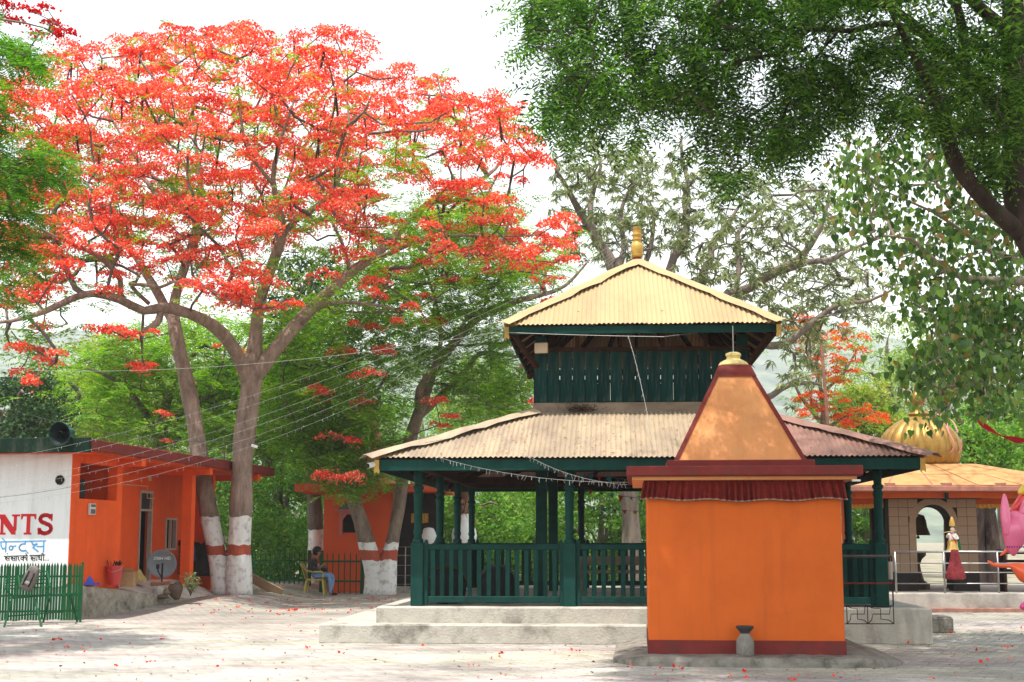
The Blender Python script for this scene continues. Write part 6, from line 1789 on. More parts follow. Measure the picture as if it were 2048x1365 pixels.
BG = [
 ('leafy_tree', 'dark leaved tree at the left edge above the orange building roof', 20, 48, 740, 960, 120, M_DARKLEAF, 130),
 ('leafy_tree', 'yellow green tree behind the horn loudspeaker', 190, 52, 650, 1010, 150, M_LIMELEAF, 150),
 ('leafy_tree', 'lime leaved tree with yellow tips between loudspeaker and twin trunks', 320, 56, 640, 1050, 150, M_LIMELEAF, 150),
 ('leafy_tree', 'mid green tree seen right behind the twin whitewashed trunks', 440, 54, 670, 1120, 130, M_MIDLEAF, 160),
 ('leafy_tree', 'leafy tree over the green fence left of the straight dark trunk', 560, 50, 800, 1150, 120, M_MIDLEAF, 170),
 ('leafy_tree', 'deep green tree behind the vermilion shrine spire', 690, 58, 720, 1100, 140, M_MIDLEAF, 150),
 ('leafy_tree', 'bright tree left of the pavilion between roof tiers and forked tree', 980, 60, 690, 1000, 130, M_PALELEAF, 150),
 ('leafy_tree', 'bushy tree seen through the left bay of the pavilion', 930, 48, 960, 1170, 120, M_MIDLEAF, 170),
 ('leafy_tree', 'bright bushy tree seen through the middle of the pavilion', 1060, 52, 940, 1170, 120, M_PALELEAF, 170),
 ('leafy_tree', 'bushy tree seen through the pavilion bay next to the shrine', 1200, 49, 930, 1170, 130, M_MIDLEAF, 170),
 ('leafy_tree', 'green tree hidden low behind the orange shrine', 1420, 56, 800, 1150, 150, M_MIDLEAF, 120),
 ('leafy_tree', 'pale wispy tree rising before the hills right of the pavilion roof', 1790, 62, 640, 980, 120, M_PALELEAF, 90),
 ('leafy_tree', 'thin pale tree behind the gold dome', 1900, 58, 620, 900, 120, M_PALELEAF, 80),
 ('leafy_tree', 'green tree right of the gold dome above the yellow roof', 2000, 44, 780, 960, 100, M_MIDLEAF, 110),
 ('leafy_tree', 'low bright tree beside the orange flame tree behind the pavilion corner', 1740, 54, 760, 930, 80, M_LIMELEAF, 110),
 ('leafy_tree', 'green tree low behind the domed temple seen past its left corner', 1735, 46, 1000, 1150, 60, M_MIDLEAF, 60),
 ('leafy_tree', 'hazy green tree behind all others at the left', 100, 72, 700, 1080, 200, M_MIDLEAF, 170),
 ('leafy_tree', 'hazy green tree behind all others between the twin and straight trunks', 530, 75, 700, 1100, 190, M_MIDLEAF, 170),
 ('leafy_tree', 'hazy green tree far behind the forked flame tree', 840, 76, 720, 1110, 190, M_MIDLEAF, 170),
]
for k, a in enumerate(BG):
    bg_tree(a[0], a[1], a[2], a[3], a[4], a[5], a[6], a[7], a[8], 60 + k)

# bare dark trunks behind the temple, right of its arch wall
for (u, du, lab) in ((1952, 4, 'dark bare trunk right behind the arched temple wall'), (1990, -14, 'dark forked trunk beside the pink balloon behind the temple')):
    t = Tree('old_tree', lab, base=(float(W(u, 1150, 38).x), 38.0, 0), seed=u)
    t.limb([(u + 4, 1195, 38, .3), (u + du * .3, 1100, 38, .2), (u + du, 1030, 38, .19), (u + du * 2.2, 960, 38.2, .14), (u + du * 3.5, 890, 38.4, .10), (u + du * 6, 820, 38.6, .05)], 9)
    t.limb([(u + du, 1040, 38, .1), (u + 20, 960, 38.4, .08), (u + 40, 890, 38.8, .04)], 7)
    pq = sample_poly(t.rng, [(u - 70, 860), (u + 70, 840), (u + 80, 930), (u - 60, 935)], 26, 12); tg = WN(pq, 38.3 + t.rng.uniform(-1, 1, len(pq)))
    t.grow(tg, .012, .0, .5, 2.1, .05); t.finish(BARK_BROWN, TWIG)
    t.leaves('foliage', leaf_clumps(t.rng, tg, 60, .4, .15, .07, .5), M_MIDLEAF)

# low undergrowth closing the view under the trees
rng = np.random.default_rng(5)
n = 900
uu = np.concatenate([rng.uniform(-60, 1330, 700), rng.uniform(380, 760, 200)])
Yu = np.concatenate([rng.uniform(46, 60, 700), rng.uniform(44, 48, 200)])
X = (uu - 1024) / 2844 * Yu
z = rng.uniform(0.1, 1, n) ** 1.2 * 2.4
VF = leaf_clumps(rng, np.stack([X, Yu, z], 1), 55, .5, .16, .075, .4)
tag(np_mesh('undergrowth', VF[0], VF[1], M_MIDLEAF), 'tangled green undergrowth below the background trees', 'undergrowth', kind='stuff')
# ------------------------------------------------------------------ things about the court
# horn loudspeaker on the roof
hp = W(119, 868, 26.25)
horn = empty('horn_loudspeaker', (hp.x, 26.25, hp.z), 0, 'dark green horn loudspeaker standing on the flat roof edge', 'loudspeaker')
M_HORN = mat('dark_teal_metal', (.012, .07, .062), .4, .2, 6)
M_HORNIN = mat('horn_dark_inside', (.010, .018, .018), .6, .2, 6)
b = MB(); b.lathe([(.225, 0), (.232, .01), (.225, .02), (.17, .08), (.12, .18), (.085, .3), (.07, .38), (.0, .40)], 28, cap=False); o = b.build('horn', M_HORN, horn, True); o.rotation_euler = (R(-82), 0, R(-18))
b = MB(); b.lathe([(.215, .012), (.15, .09), (.09, .2), (.05, .28), (0, .29)], 28, cap=False); o = b.build('throat', M_HORNIN, horn, True); o.rotation_euler = (R(-82), 0, R(-18))
b = MB(); b.lathe([(.04, .02), (.055, .05), (.04, .16), (.0, .18)], 14, cap=False); o = b.build('phase_plug', M_HORNIN, horn, True); o.rotation_euler = (R(-82), 0, R(-18))
b = MB(); b.tube([(.06, .34, .02), (.06, .34, -.28), (.06, .6, -.28)], .02, 6); b.build('bracket', M_BLACK, horn)

# satellite dish on bricks and stones
def terrace_pt(u, v, Yg):
    p = W(u, v, Yg); return p
dp_ = W(322, 1190, 30.8)
dish = empty('satellite_dish', (dp_.x, 30.8, dp_.z), 0, 'grey satellite dish on a short pole wedged among stones', 'dish')
cz = W(322, 1127, 30.8).z - dp_.z
M_DISH = mat('grey_dish', (.20, .225, .26), .35, .08, 5, spec=.5)
b = MB(); b.lathe([(0, 0.06), (.08, .055), (.17, .035), (.25, .0), (.30, -.03), (.308, -.03), (.308, -.02), (.25, .012), (.0, .075)], 36, cap=False); o = b.build('reflector', M_DISH, dish, 'all'); o.rotation_euler = (R(-68), 0, R(8)); o.location = (0, 0, cz); o.scale = (1, 1.05, 1)
refl = o
tx = bpy.data.curves.new('brand_text', 'FONT'); tx.body = 'DISH HD'; tx.size = .092; tx.align_x = 'CENTER'; tx.extrude = .001; tx.shear = .15
tx.materials.append(mat('white_print', (.9, .9, .9), .5, .05))
o0 = bpy.data.objects.new('brand_text', tx); COL.objects.link(o0); dg = bpy.context.evaluated_depsgraph_get(); dg.update()
me_t = bpy.data.meshes.new_from_object(o0.evaluated_get(dg)); bpy.data.objects.remove(o0)
if not me_t.materials: me_t.materials.append(MATS['white_print'])
o = bpy.data.objects.new('brand_text', me_t); COL.objects.link(o); o.parent = refl; o.location = (0, -.07, .018); o.rotation_euler = (R(180), 0, 0)
b = MB(); b.tube([(0, .04, -.02), (0, .03, cz - .25), (0, .05, cz)], .018, 8); b.build('pole', M_BLACK, dish)
b = MB(); b.tube([(0, .0, cz - .30), (0, -.33, cz - .16), (0, -.36, cz - .08)], .014, 6); b.build('feed_arm', M_BLACK, dish)
b = MB(); b.lathe([(.03, -.05), (.04, 0), (.03, .05)], 10, (0, -.36, cz - .06)); b.build('feed_horn', M_BLACK, dish, True)
def stone(name, label, u, v, Ys, r, col, seed, group=None, sq=(1, .8, .7), cat='stone'):
    bm = bmesh.new(); bmesh.ops.create_icosphere(bm, subdivisions=3, radius=r)
    rs = random.Random(seed); ph = [rs.uniform(0, 6) for _ in range(6)]
    for w in bm.verts:
        c = w.co / r
        w.co *= 1 + .13 * math.sin(c.x * 3 + ph[0]) + .1 * math.sin(c.y * 4 + ph[1]) + .09 * math.sin(c.z * 4.5 + ph[2]) + .04 * math.sin(c.x * 9 + c.y * 7 + ph[3])
        w.co.x *= sq[0]; w.co.y *= sq[1]; w.co.z *= sq[2]
    b = MB(); b.addbm(bm); bm.free(); p = W(u, v, Ys)
    o = tag(b.build(name, mat('stone_' + col[0], col[1], .9, .25, 12, .4, 30), None, 'all'), label, cat, group); o.location = (p.x, Ys, p.z + r * sq[2] * .8); return o
GREY_ = ('grey', (.36, .34, .31)); BROWN_ = ('brown', (.20, .14, .10)); DK_ = ('dark', (.11, .08, .06))
stone('boulder', 'pale rounded stone at the foot of the satellite dish', 317, 1192, 30.5, .15, GREY_, 1, sq=(1.1, .8, .75))
stone('boulder', 'dark brown upright stone right of the satellite dish', 349, 1196, 30.5, .17, DK_, 2, sq=(.85, .8, 1.15))
stone('boulder', 'small brown stone in front of the dish pole', 334, 1190, 30.45, .10, BROWN_, 3)
stone('boulder', 'flat dark stone under the dish pile', 322, 1198, 30.4, .12, DK_, 4, sq=(1.4, .9, .4))
M_BRICK = mat('red_brick', (.32, .13, .075), .9, .25, 14, .4, 40)
for (u, v, a, lab) in ((312, 1172, .1, 'red brick on the stone pile left of the dish pole'), (333, 1170, -.2, 'red brick on the stone pile right of the dish pole'), (322, 1183, .5, 'red brick half buried behind the pale dish stone')):
    b = MB(); b.bbox(-.11, .11, -.055, .055, 0, .075, .006); o = tag(b.build('loose_brick', M_BRICK), lab, 'brick'); p = W(u, v, 30.75); o.location = (p.x, 30.75, p.z); o.rotation_euler = (random.uniform(-.1, .1), random.uniform(-.1, .1), a)

# bucket, bags, carton, sack by the wall
bp_ = W(228, 1171, 28.6)
bk_ = empty('bucket', (bp_.x, 28.6, bp_.z), 0, 'red plastic bucket full of rubbish beside the orange wall', 'bucket')
M_BUCK = mat('red_plastic', (.50, .035, .03), .4, .1, 6, spec=.5)
b = MB(); b.lathe([(.115, 0), (.12, .01), (.16, .36), (.172, .365), (.172, .385), (.155, .385), (.11, .02), (0, .02)], 24, cap=False); b.build('body', M_BUCK, bk_, True)
b = MB(); b.tube([(-.165, 0, .36), (-.12, -.12, .30), (0, -.18, .26), (.12, -.12, .30), (.165, 0, .36)], .005, 5); b.build('handle', M_STEEL, bk_)
b = MB(); rg = random.Random(3)
for i in range(14):
    x, y = rg.uniform(-.12, .12), rg.uniform(-.1, .1); b.tube([(x, y, .28), (x + rg.uniform(-.1, .1), y + rg.uniform(-.06, .06), .42 + rg.uniform(0, .07))], rg.uniform(.006, .014), 5)
b.build('rubbish', M_DARKIN, bk_)
def crumple(name, label, u, v, Yc, sx, sy, sz, m, seed, cat, peak=(0, 0)):
    rs = random.Random(seed); b = MB(); n = 12; vs = []
    ph = [rs.uniform(0, 6) for _ in range(8)]
    for i in range(n + 1):
        for j in range(n + 1):
            x, y = i / n * 2 - 1, j / n * 2 - 1
            d = math.hypot(x - peak[0], y - peak[1])
            z = max(0, 1 - d) ** .8 + .12 * math.sin(4 * x + ph[0]) * math.sin(5 * y + ph[1]) + .07 * math.sin(9 * x + 6 * y + ph[2])
            e = max(abs(x), abs(y))
            z = max(0.01, z) if e < .98 else .0
            vs.append((x * sx * (1 - .1 * math.sin(3 * y + ph[3])), y * sy, z * sz))
    b.add(vs, [(i * (n + 1) + j, (i + 1) * (n + 1) + j, (i + 1) * (n + 1) + j + 1, i * (n + 1) + j + 1) for i in range(n) for j in range(n)])
    o = tag(b.build(name, m, None, True, fixn=False), label, cat); p = W(u, v, Yc); o.location = (p.x, Yc, p.z); return o
crumple('crumpled_sheet', 'crumpled bright blue sheet lying on the retaining wall end', 175, 1170, 27.9, .20, .22, .22, mat('blue_plastic_sheet', (.03, .10, .50), .35, .15, 8, .2, 20, spec=.5), 4, 'sheet', (-.15, 0))
crumple('sack', 'dull yellow woven sack slumped against the orange wall', 276, 1164, 30.6, .16, .18, .30, mat('jute_yellow', (.42, .31, .12), .9, .25, 25, .3, 60), 6, 'sack', (0, .2))
cb = empty('cardboard_box', tuple(W(256, 1174, 29.2)), 0, 'worn open cardboard carton next to the red bucket', 'box')
M_CARD = mat('cardboard', (.36, .23, .12), .9, .15, 6)
b = MB(); b.box(-.13, .13, -.12, -.115, 0, .3); b.box(-.13, .13, .12, .125, 0, .3); b.box(-.135, -.13, -.12, .12, 0, .3); b.box(.13, .135, -.12, .12, 0, .3); b.box(-.13, .13, -.115, .12, 0, .006); b.build('carton', M_CARD, cb)
b = MB(); b.add([(-.13, -.12, .3), (.13, -.12, .3), (.13, -.20, .37), (-.13, -.20, .38)], [(0, 1, 2, 3)]); b.add([(.135, -.12, .3), (.135, .12, .3), (.23, .12, .36), (.22, -.12, .34)], [(0, 1, 2, 3)]); b.build('flap', M_CARD, cb, fixn=False)

# small shrub by the dish
sp_ = W(381, 1192, 30.6)
sh = empty('shrub', (sp_.x, 30.6, sp_.z), 0, 'small pale leaved shrub growing beside the satellite dish', 'shrub')
rg = np.random.default_rng(3); b = MB(); lf = []
for i in range(16):
    a = rg.uniform(0, 6.28); h = rg.uniform(.25, .5); r = rg.uniform(.05, .22)
    p = [(0, 0, 0), (r * .4 * math.cos(a), r * .4 * math.sin(a), h * .5), (r * math.cos(a), r * math.sin(a), h)]
    b.tube(p, [.008, .006, .003], 4)
    for k in range(10):
        f = rg.uniform(.35, 1); lf.append((r * f * math.cos(a), r * f * math.sin(a), h * f))
b.build('stems', TWIG, sh)
VF = leaf_clumps(rg, np.array(lf), 3, .05, .06, .035, .0); np_mesh('leaves', VF[0], VF[1], M_MANGO, sh)

# motorcycle parked in the dark porch
mp_ = W(405, 1150, 35.2)
mo = empty('motorcycle', (mp_.x, 35.2, mp_.z), R(12), 'dark motorcycle parked in the shaded porch behind the twin trunks', 'motorcycle')
for x in (-.62, .62):
    wv = bpy.data.objects.new('wheel', None); COL.objects.link(wv); wv.parent = mo; wv.location = (x, 0, .3)
    b = MB(); b.tube([(.27 * math.cos(a), 0, .27 * math.sin(a)) for a in [2 * math.pi * i / 20 for i in range(21)]], .045, 8, False); b.build('tyre', M_BLACK, wv, 'all')
    b = MB(); b.tube([(.22 * math.cos(a), 0, .22 * math.sin(a)) for a in [2 * math.pi * i / 20 for i in range(21)]], .014, 6, False)
    for k in range(6): b.tube([(0, 0, 0), (.22 * math.cos(k * 1.047), 0, .22 * math.sin(k * 1.047))], .008, 4)
    b.build('rim', M_STEEL, wv)
b = MB(); b.prism([(-.35, .45), (.3, .40), (.38, .62), (.15, .82), (-.1, .74), (-.3, .7)], .24, 'y', -.12); b.build('tank', M_BLACK, mo)
b = MB(); b.prism([(-.75, .72), (-.1, .66), (-.08, .78), (-.5, .84), (-.8, .82)], .26, 'y', -.13); b.build('seat', M_DARKIN, mo)
b = MB(); b.bbox(-.25, .2, -.14, .14, .2, .48, .04); b.build('engine', M_BLACK, mo)
b = MB(); b.tube([(.62, 0, .3), (.42, 0, .95)], .03, 6); b.tube([(.40, -.36, 1.02), (.42, 0, .96), (.40, .36, 1.02)], .016, 6); b.build('fork', M_STEEL, mo)
b = MB(); b.lathe([(.03, -.1), (.1, -.04), (.11, .0), (0, .02)], 14); o = b.build('headlamp', mat('lamp_glass', (.5, .5, .48), .15, .1), mo, True); o.location = (.53, 0, .86); o.rotation_euler = (0, R(90), 0)
crumple('cloth_bundle', 'blue cloth bundle hung at the porch of the orange building', 383, 1122, 34.9, .16, .14, .45, mat('blue_cloth', (.04, .10, .26), .85, .25, 10, .2, 20), 12, 'cloth')
crumple('crumpled_sheet', 'black heap standing in for the porch shade behind the left trunk', 405, 1152, 34.8, .42, .3, .95, mat('porch_shade_black', (.012, .012, .013), .6, .3, 8, .3, 12, spec=.2), 31, 'sheet', (.1, .3))  # dark heap added to stand in for the shaded porch recess
pb = G(530, 1172); b = MB(); b.bbox(-.55, .55, -.015, .015, 0, .26, .005)
o = tag(b.build('plank', mat('raw_plank', (.38, .25, .15), .85, .2, 5, .2, 30, stretch=(.3, 1, 1))), 'raw board leaning down behind the twin trunk foot', 'plank'); o.location = (W(522, 1160, 36.2).x, 36.2, .30); o.rotation_euler = (R(25), R(27), 0)

# ------------------------------------------------------------------ seated person on a yellow plastic chair
cpos = W(632, 1191, 39.0); GZ = max(0.012, cpos.z)
ch = empty('plastic_chair', (cpos.x - .02, 39.0, GZ), 0, 'yellow moulded plastic armchair under the seated person', 'chair')
M_CHAIR = mat('yellow_plastic', (.42, .33, .07), .45, .12, 6, spec=.4)
sxs = .27; K_ = 1.0
b = MB(); b.bbox(-.23, .24, -.23, .23, .40, .44, .015); b.build('seat', M_CHAIR, ch, True)
for (x, y, dx) in ((-.21, -.21, -.07), (-.21, .21, -.07), (.22, -.22, .05), (.22, .22, .05)):
    b = MB(); b.bar((x + dx, y * 1.12, 0), (x, y, .42), .05, .045); b.build('leg', M_CHAIR, ch)
b = MB(); vs = []
for i in range(9):
    f = i / 8; y = -.24 + .48 * f
    for z, dx in ((.44, 0), (.6, -.05), (.74, -.10), (.84, -.15)): vs.append((-.22 + dx - .05 * math.sin(math.pi * f), y, z))
b.add(vs, [(i * 4 + k, i * 4 + k + 1, (i + 1) * 4 + k + 1, (i + 1) * 4 + k) for i in range(8) for k in range(3)]); b.add([(x - .015, y, z) for (x, y, z) in vs], [(i * 4 + k, i * 4 + k + 1, (i + 1) * 4 + k + 1, (i + 1) * 4 + k) for i in range(8) for k in range(3)]); b.build('backrest', M_CHAIR, ch, 'all')
for y in (-.26, .26):
    b = MB(); b.tube([(-.37, y, .86), (-.33, y, .76), (-.22, y, .66), (-.05, y, .63), (.2, y, .63), (.235, y, .60), (.225, y, .44)], [.016, .02, .022, .024, .026, .024, .024], 7); b.build('arm', M_CHAIR, ch, 'all')

per = empty('person', (cpos.x, 39.0, GZ), 0, 'person in dark printed jacket and blue jeans seated sideways looking down at hands', 'person')
M_SKIN = mat('brown_skin', (.26, .13, .08), .55, .08, 8)
M_JACK = mat('dark_printed_jacket', (.018, .018, .02), .6, .3, 10, .2, 30, stain=(.30, .29, .27), stain_amt=.5, stain_scale=9)
M_JEANS = mat('blue_jeans', (.16, .27, .47), .85, .2, 9, .3, 60)
M_SANDAL = mat('dark_sandal', (.03, .022, .018), .7, .2, 10)
# skeleton, facing +x; (x, y, z), radius, region
SK = [((-.12, 0, .53), (.15, .13), 'j'), ((-.12, 0, .66), (.15, .12), 'k'), ((-.11, 0, .80), (.16, .12), 'k'), ((-.07, 0, .94), (.15, .10), 'k'), ((-.03, 0, 1.01), .055, 's'), ((.01, 0, 1.07), .062, 's'), ((.03, 0, 1.14), .092, 's'), ((.03, 0, 1.20), .075, 's'),
      ((-.02, -.10, .52), .092, 'j'), ((.17, -.12, .53), .083, 'j'), ((.36, -.12, .53), .07, 'j'), ((.38, -.12, .40), .062, 'j'), ((.40, -.13, .22), .055, 'j'), ((.40, -.14, .09), .05, 'j'), ((.41, -.14, .045), .038, 's'), ((.50, -.15, .035), .036, 'd'), ((.60, -.16, .03), .03, 'd'),
      ((-.02, .10, .52), .092, 'j'), ((.18, .12, .535), .083, 'j'), ((.40, .12, .54), .07, 'j'), ((.43, .12, .40), .062, 'j'), ((.40, .10, .22), .055, 'j'), ((.37, .10, .09), .05, 'j'), ((.38, .10, .045), .038, 's'), ((.47, .10, .035), .036, 'd'), ((.57, .10, .03), .03, 'd'),
      ((-.07, -.18, .91), .062, 'k'), ((-.10, -.24, .76), .055, 'k'), ((-.06, -.25, .64), .048, 'k'), ((.07, -.17, .70), .042, 'k'), ((.16, -.08, .80), .032, 's'), ((.20, -.05, .83), .034, 's'),
      ((-.07, .18, .91), .062, 'k'), ((-.10, .24, .76), .055, 'k'), ((-.05, .25, .65), .048, 'k'), ((.09, .15, .71), .042, 'k'), ((.18, .05, .79), .032, 's'), ((.21, .03, .81), .034, 's')]
ED = [(0, 1), (1, 2), (2, 3), (3, 4), (4, 5), (5, 6), (6, 7), (0, 8), (8, 9), (9, 10), (10, 11), (11, 12), (12, 13), (13, 14), (14, 15), (15, 16), (0, 17), (17, 18), (18, 19), (19, 20), (20, 21), (21, 22), (22, 23), (23, 24), (24, 25),
      (3, 26), (26, 27), (27, 28), (28, 29), (29, 30), (30, 31), (3, 32), (32, 33), (33, 34), (34, 35), (35, 36), (36, 37)]
FING = []
for hi, sg in ((31, -1), (37, 1)):
    hx, hy, hz = SK[hi][0]
    for k in range(4):
        a = (k - 1.5) * .016
        i0 = len(SK)
        SK.append(((hx + .035, hy + a * .6, hz + .012 - k * .012), .0095, 's')); SK.append(((hx + .06, hy + a * .6 - sg * .018, hz + .0 - k * .012), .0085, 's')); SK.append(((hx + .052, hy + a * .6 - sg * .042, hz - .004 - k * .012), .0075, 's'))
        ED += [(hi, i0), (i0, i0 + 1), (i0 + 1, i0 + 2)]
    i0 = len(SK); SK.append(((hx + .01, hy - sg * .028, hz + .028), .010, 's')); SK.append(((hx + .032, hy - sg * .042, hz + .038), .0085, 's')); ED += [(hi, i0), (i0, i0 + 1)]
body = skin_mesh('body', [s[0] for s in SK], ED, [s[1] for s in SK], per, [M_SKIN, M_JACK, M_JEANS, M_SANDAL], 1)
segs = [(np.array(SK[a][0]), np.array(SK[c][0]), SK[c][2] if SK[c][2] == SK[a][2] else None, SK[a][2], SK[c][2]) for a, c in ED]
ridx = {'s': 0, 'k': 1, 'j': 2, 'd': 3}
me = body.data
cen = np.zeros(len(me.polygons) * 3); me.polygons.foreach_get('center', cen); cen = cen.reshape(-1, 3)
mi = []
for c in cen:
    best = 9; reg = 's'
    for a, q, same, ra_, rb_ in segs:
        ab = q - a; t_ = np.clip(np.dot(c - a, ab) / (np.dot(ab, ab) + 1e-9), 0, 1); dd = np.linalg.norm(c - a - ab * t_)
        if dd < best: best = dd; reg = same or (ra_ if t_ < .5 else rb_)
    mi.append(ridx[reg])
me.polygons.foreach_set('material_index', mi); me.update()
# head details
b = MB(); b.tube([(.105, 0, 1.155), (.135, 0, 1.125), (.115, 0, 1.115)], [.012, .015, .008], 6); b.build('nose', M_SKIN, per, 'all')
for y in (-.035, .035):
    b = MB(); b.lathe([(0, -.008), (.010, 0), (0, .008)], 8, (.108, y, 1.155)); b.build('eye', M_BLACK, per, True)
for y in (-.09, .09):
    b = MB(); b.lathe([(0, -.028), (.02, -.01), (.022, .012), (0, .028)], 8, (.015, y, 1.14), sy=.4); b.build('ear', M_SKIN, per, True)
b = MB(); b.tube([(.108, -.022, 1.088), (.116, 0, 1.086), (.108, .022, 1.088)], .007, 5); b.build('mouth', mat('lip', (.20, .07, .06), .5, .05), per, 'all')
bm = bmesh.new(); bmesh.ops.create_icosphere(bm, subdivisions=4, radius=.118); rs = random.Random(2)
for w in bm.verts:
    c = w.co.copy()
    if c.x > .03 and c.z < .03: w.co *= .70
    w.co.x *= 1.08; w.co.z *= 1.05
    w.co *= 1 + rs.uniform(-.05, .07)
b = MB(); b.addbm(bm, Matrix.Translation((.005, 0, 1.185))); bm.free(); b.build('hair', mat('black_hair', (.012, .010, .009), .5, .3, 30), per, 'all')
# camera with long lens on the lap
cmr = empty('camera_with_lens', (cpos.x + .2, 38.95, GZ + .645), R(-15), 'black camera with pale ringed lens lying on the seated person\'s lap', 'camera')
b = MB(); b.bbox(-.02, .10, -.07, .07, -.02, .09, .015); b.build('camera_body', M_BLACK, cmr)
b = MB(); b.tube([(-.02, 0, .035), (-.22, 0, .05)], .045, 14); b.build('lens_barrel', M_BLACK, cmr, True)
for x in (-.07, -.13, -.19):
    b = MB(); b.tube([(x, 0, .037 - (x + .02) * .075), (x - .025, 0, .039 - (x + .02) * .075)], .048, 14); b.build('lens_ring', M_WHITE, cmr, True)

# ------------------------------------------------------------------ inside the pavilion
def pv_(x, y, z): return pav.matrix_basis @ Vector((x, y, z))
for k, (x, y, m_, lab) in enumerate(((-3.05, .75, 'olive', 'dark rounded bundle with yellow green rim behind the left pavilion railing'), (-2.30, 1.1, 'grey', 'dark rounded bundle with grey rim behind the left pavilion railing'))):
    p = pv_(x, y, FZ); bu = empty('bundle', tuple(p), -R(PAV_TH), lab, 'bundle', 'bundles on the pavilion floor')
    bm = bmesh.new(); bmesh.ops.create_icosphere(bm, subdivisions=3, radius=.30)
    for w in bm.verts:
        w.co.y *= .6; w.co.z = max(-.26, w.co.z * 1.05); w.co *= 1 + .05 * math.sin(w.co.x * 17 + w.co.z * 11)
    b = MB(); b.addbm(bm, Matrix.Translation((0, 0, .26))); bm.free(); b.build('bag', mat('black_cloth', (.02, .02, .025), .8, .2, 8), bu, 'all')
    b = MB(); b.tube([(.31 * math.cos(a), -.05, .26 + .32 * math.sin(a)) for a in [math.pi * (.1 + .8 * i / 14) for i in range(15)]], .022, 6); b.build('rim', mat('rim_' + m_, (.05, .05, .018) if m_ == 'olive' else (.07, .07, .075), .7, .1), bu, 'all')
p = pv_(.35, 2.9, FZ)
be = empty('timber_bench', tuple(p), -R(PAV_TH), 'low brown timber bench inside the pavilion behind the middle railing', 'bench')
b = MB(); b.bbox(-1.5, 1.5, -.22, .22, .42, .47, .01); b.build('seat', M_PLANK, be)
b = MB(); b.bbox(-1.5, 1.5, .18, .22, .55, .70, .01); b.build('backrest', M_PLANK, be)
for x in (-1.4, 0, 1.4):
    b = MB(); b.bbox(x - .04, x + .04, -.2, .2, 0, .42, .01); b.build('leg', M_PLANK, be)
    b = MB(); b.bbox(x - .03, x + .03, .19, .235, .47, .70, .006); b.build('back_post', M_PLANK, be)
FLAG = [('red', (.55, .03, .03)), ('green', (.02, .22, .10)), ('yellow', (.65, .42, .04)), ('teal', (.03, .25, .30)), ('dark', (.06, .05, .05))]
def bunting(label, a, c, sag, n, seed):
    a = Vector(a); c = Vector(c); rs = random.Random(seed)
    bt = empty('bunting', tuple(a), 0, label, 'bunting')
    def pt(f): return a.lerp(c, f) - Vector((0, 0, sag * 4 * f * (1 - f)))
    b = MB(); b.tube([pt(i / 16) - a for i in range(17)], .005, 4); b.build('cord', M_WIRE, bt)
    d = (c - a).normalized(); pr = {}
    for i in range(n):
        nm, col = FLAG[rs.randrange(5)]
        if nm not in pr:
            b = MB(); b.prism([(-.045, 0), (.045, 0), (0, -.11)], .003, 'y', -.0015); o = b.build('flag', mat('flag_' + nm, col, .8, .15, 10), bt); pr[nm] = o
        else: o = inst(pr[nm], 'flag', bt)
        o.location = pt((i + .5) / n) - a; o.rotation_euler = (rs.gauss(0, .5), rs.gauss(0, .25), math.atan2(d.y, d.x) + rs.gauss(0, .8)); o.scale = (rs.uniform(.6, 1.2), 1, rs.uniform(.5, 1.3))
bunting('coloured flags strung across the middle of the pavilion', pv_(-1.2, 1.9, 2.62), pv_(2.2, 2.2, 2.55), .15, 24, 1)
bunting('coloured flags strung along the back of the pavilion', pv_(-1.0, 5.9, 2.45), pv_(3.2, 6.3, 2.40), .2, 22, 2)
bunting('small flags strung low behind the pavilion back posts', pv_(-1.0, 8.6, 2.2), pv_(3.3, 8.8, 2.2), .15, 20, 3)
# floodlight, camera, tassels
p = pv_(-XU + .12, Y0U - .22, UEZ - .33); fl_ = empty('floodlight', tuple(p), R(-15), 'cream box floodlight fixed under the upper roof corner', 'lamp')
b = MB(); b.bbox(-.11, .11, -.03, .03, -.085, .085, .01); b.build('case', mat('cream_case', (.50, .38, .28), .5, .08), fl_)
b = MB(); b.tube([(0, .03, 0), (0, .16, .06)], .012, 5); b.build('bracket', M_BLACK, fl_)
p = pv_(-lx + .02, ly0 + .02, EZ - .09); cc = empty('security_camera', tuple(p), R(-25), 'white bullet security camera on the pavilion eave corner', 'camera')
b = MB(); b.tube([(-.02, -.10, -.03), (.02, .08, .01)], .04, 12); b.build('housing', M_WHITE, cc, True)
b = MB(); b.tube([(-.021, -.105, -.031), (-.023, -.112, -.033)], .034, 12); b.build('lens', M_BLACK, cc)
b = MB(); b.tube([(.02, .05, .01), (.05, .1, .07)], .012, 5); b.build('bracket', M_WHITE, cc)
p = W(508, 893, 33.2); cc = empty('security_camera', tuple(p), 0, 'small white security camera strapped to the whitewashed tree trunk', 'camera')
b = MB(); b.tube([(-.05, 0, .02), (.10, -.04, -.03)], .035, 10); b.build('housing', M_WHITE, cc, True)
b = MB(); b.tube([(.101, -.04, -.03), (.106, -.042, -.032)], .028, 10); b.build('lens', M_BLACK, cc)
b = MB(); b.tube([(-.05, 0, .02), (-.12, .2, .05)], .012, 5); b.build('bracket', M_BLACK, cc)

# thin brown pole behind the pavilion
p0 = W(1655, 842, 40); p1 = W(1643, 690, 40); d_ = (p1 - p0).normalized(); base = p0 - d_ * (p0.z / d_.z)
b = MB(); b.tube([(0, 0, 0), p1 - base], [.06, .045], 8); po = tag(b.build('pole', mat('rusty_pole', (.14, .06, .04), .7, .3, 8), None, 'all'), 'thin rusty brown pole rising behind the lower roof', 'pole'); po.location = base

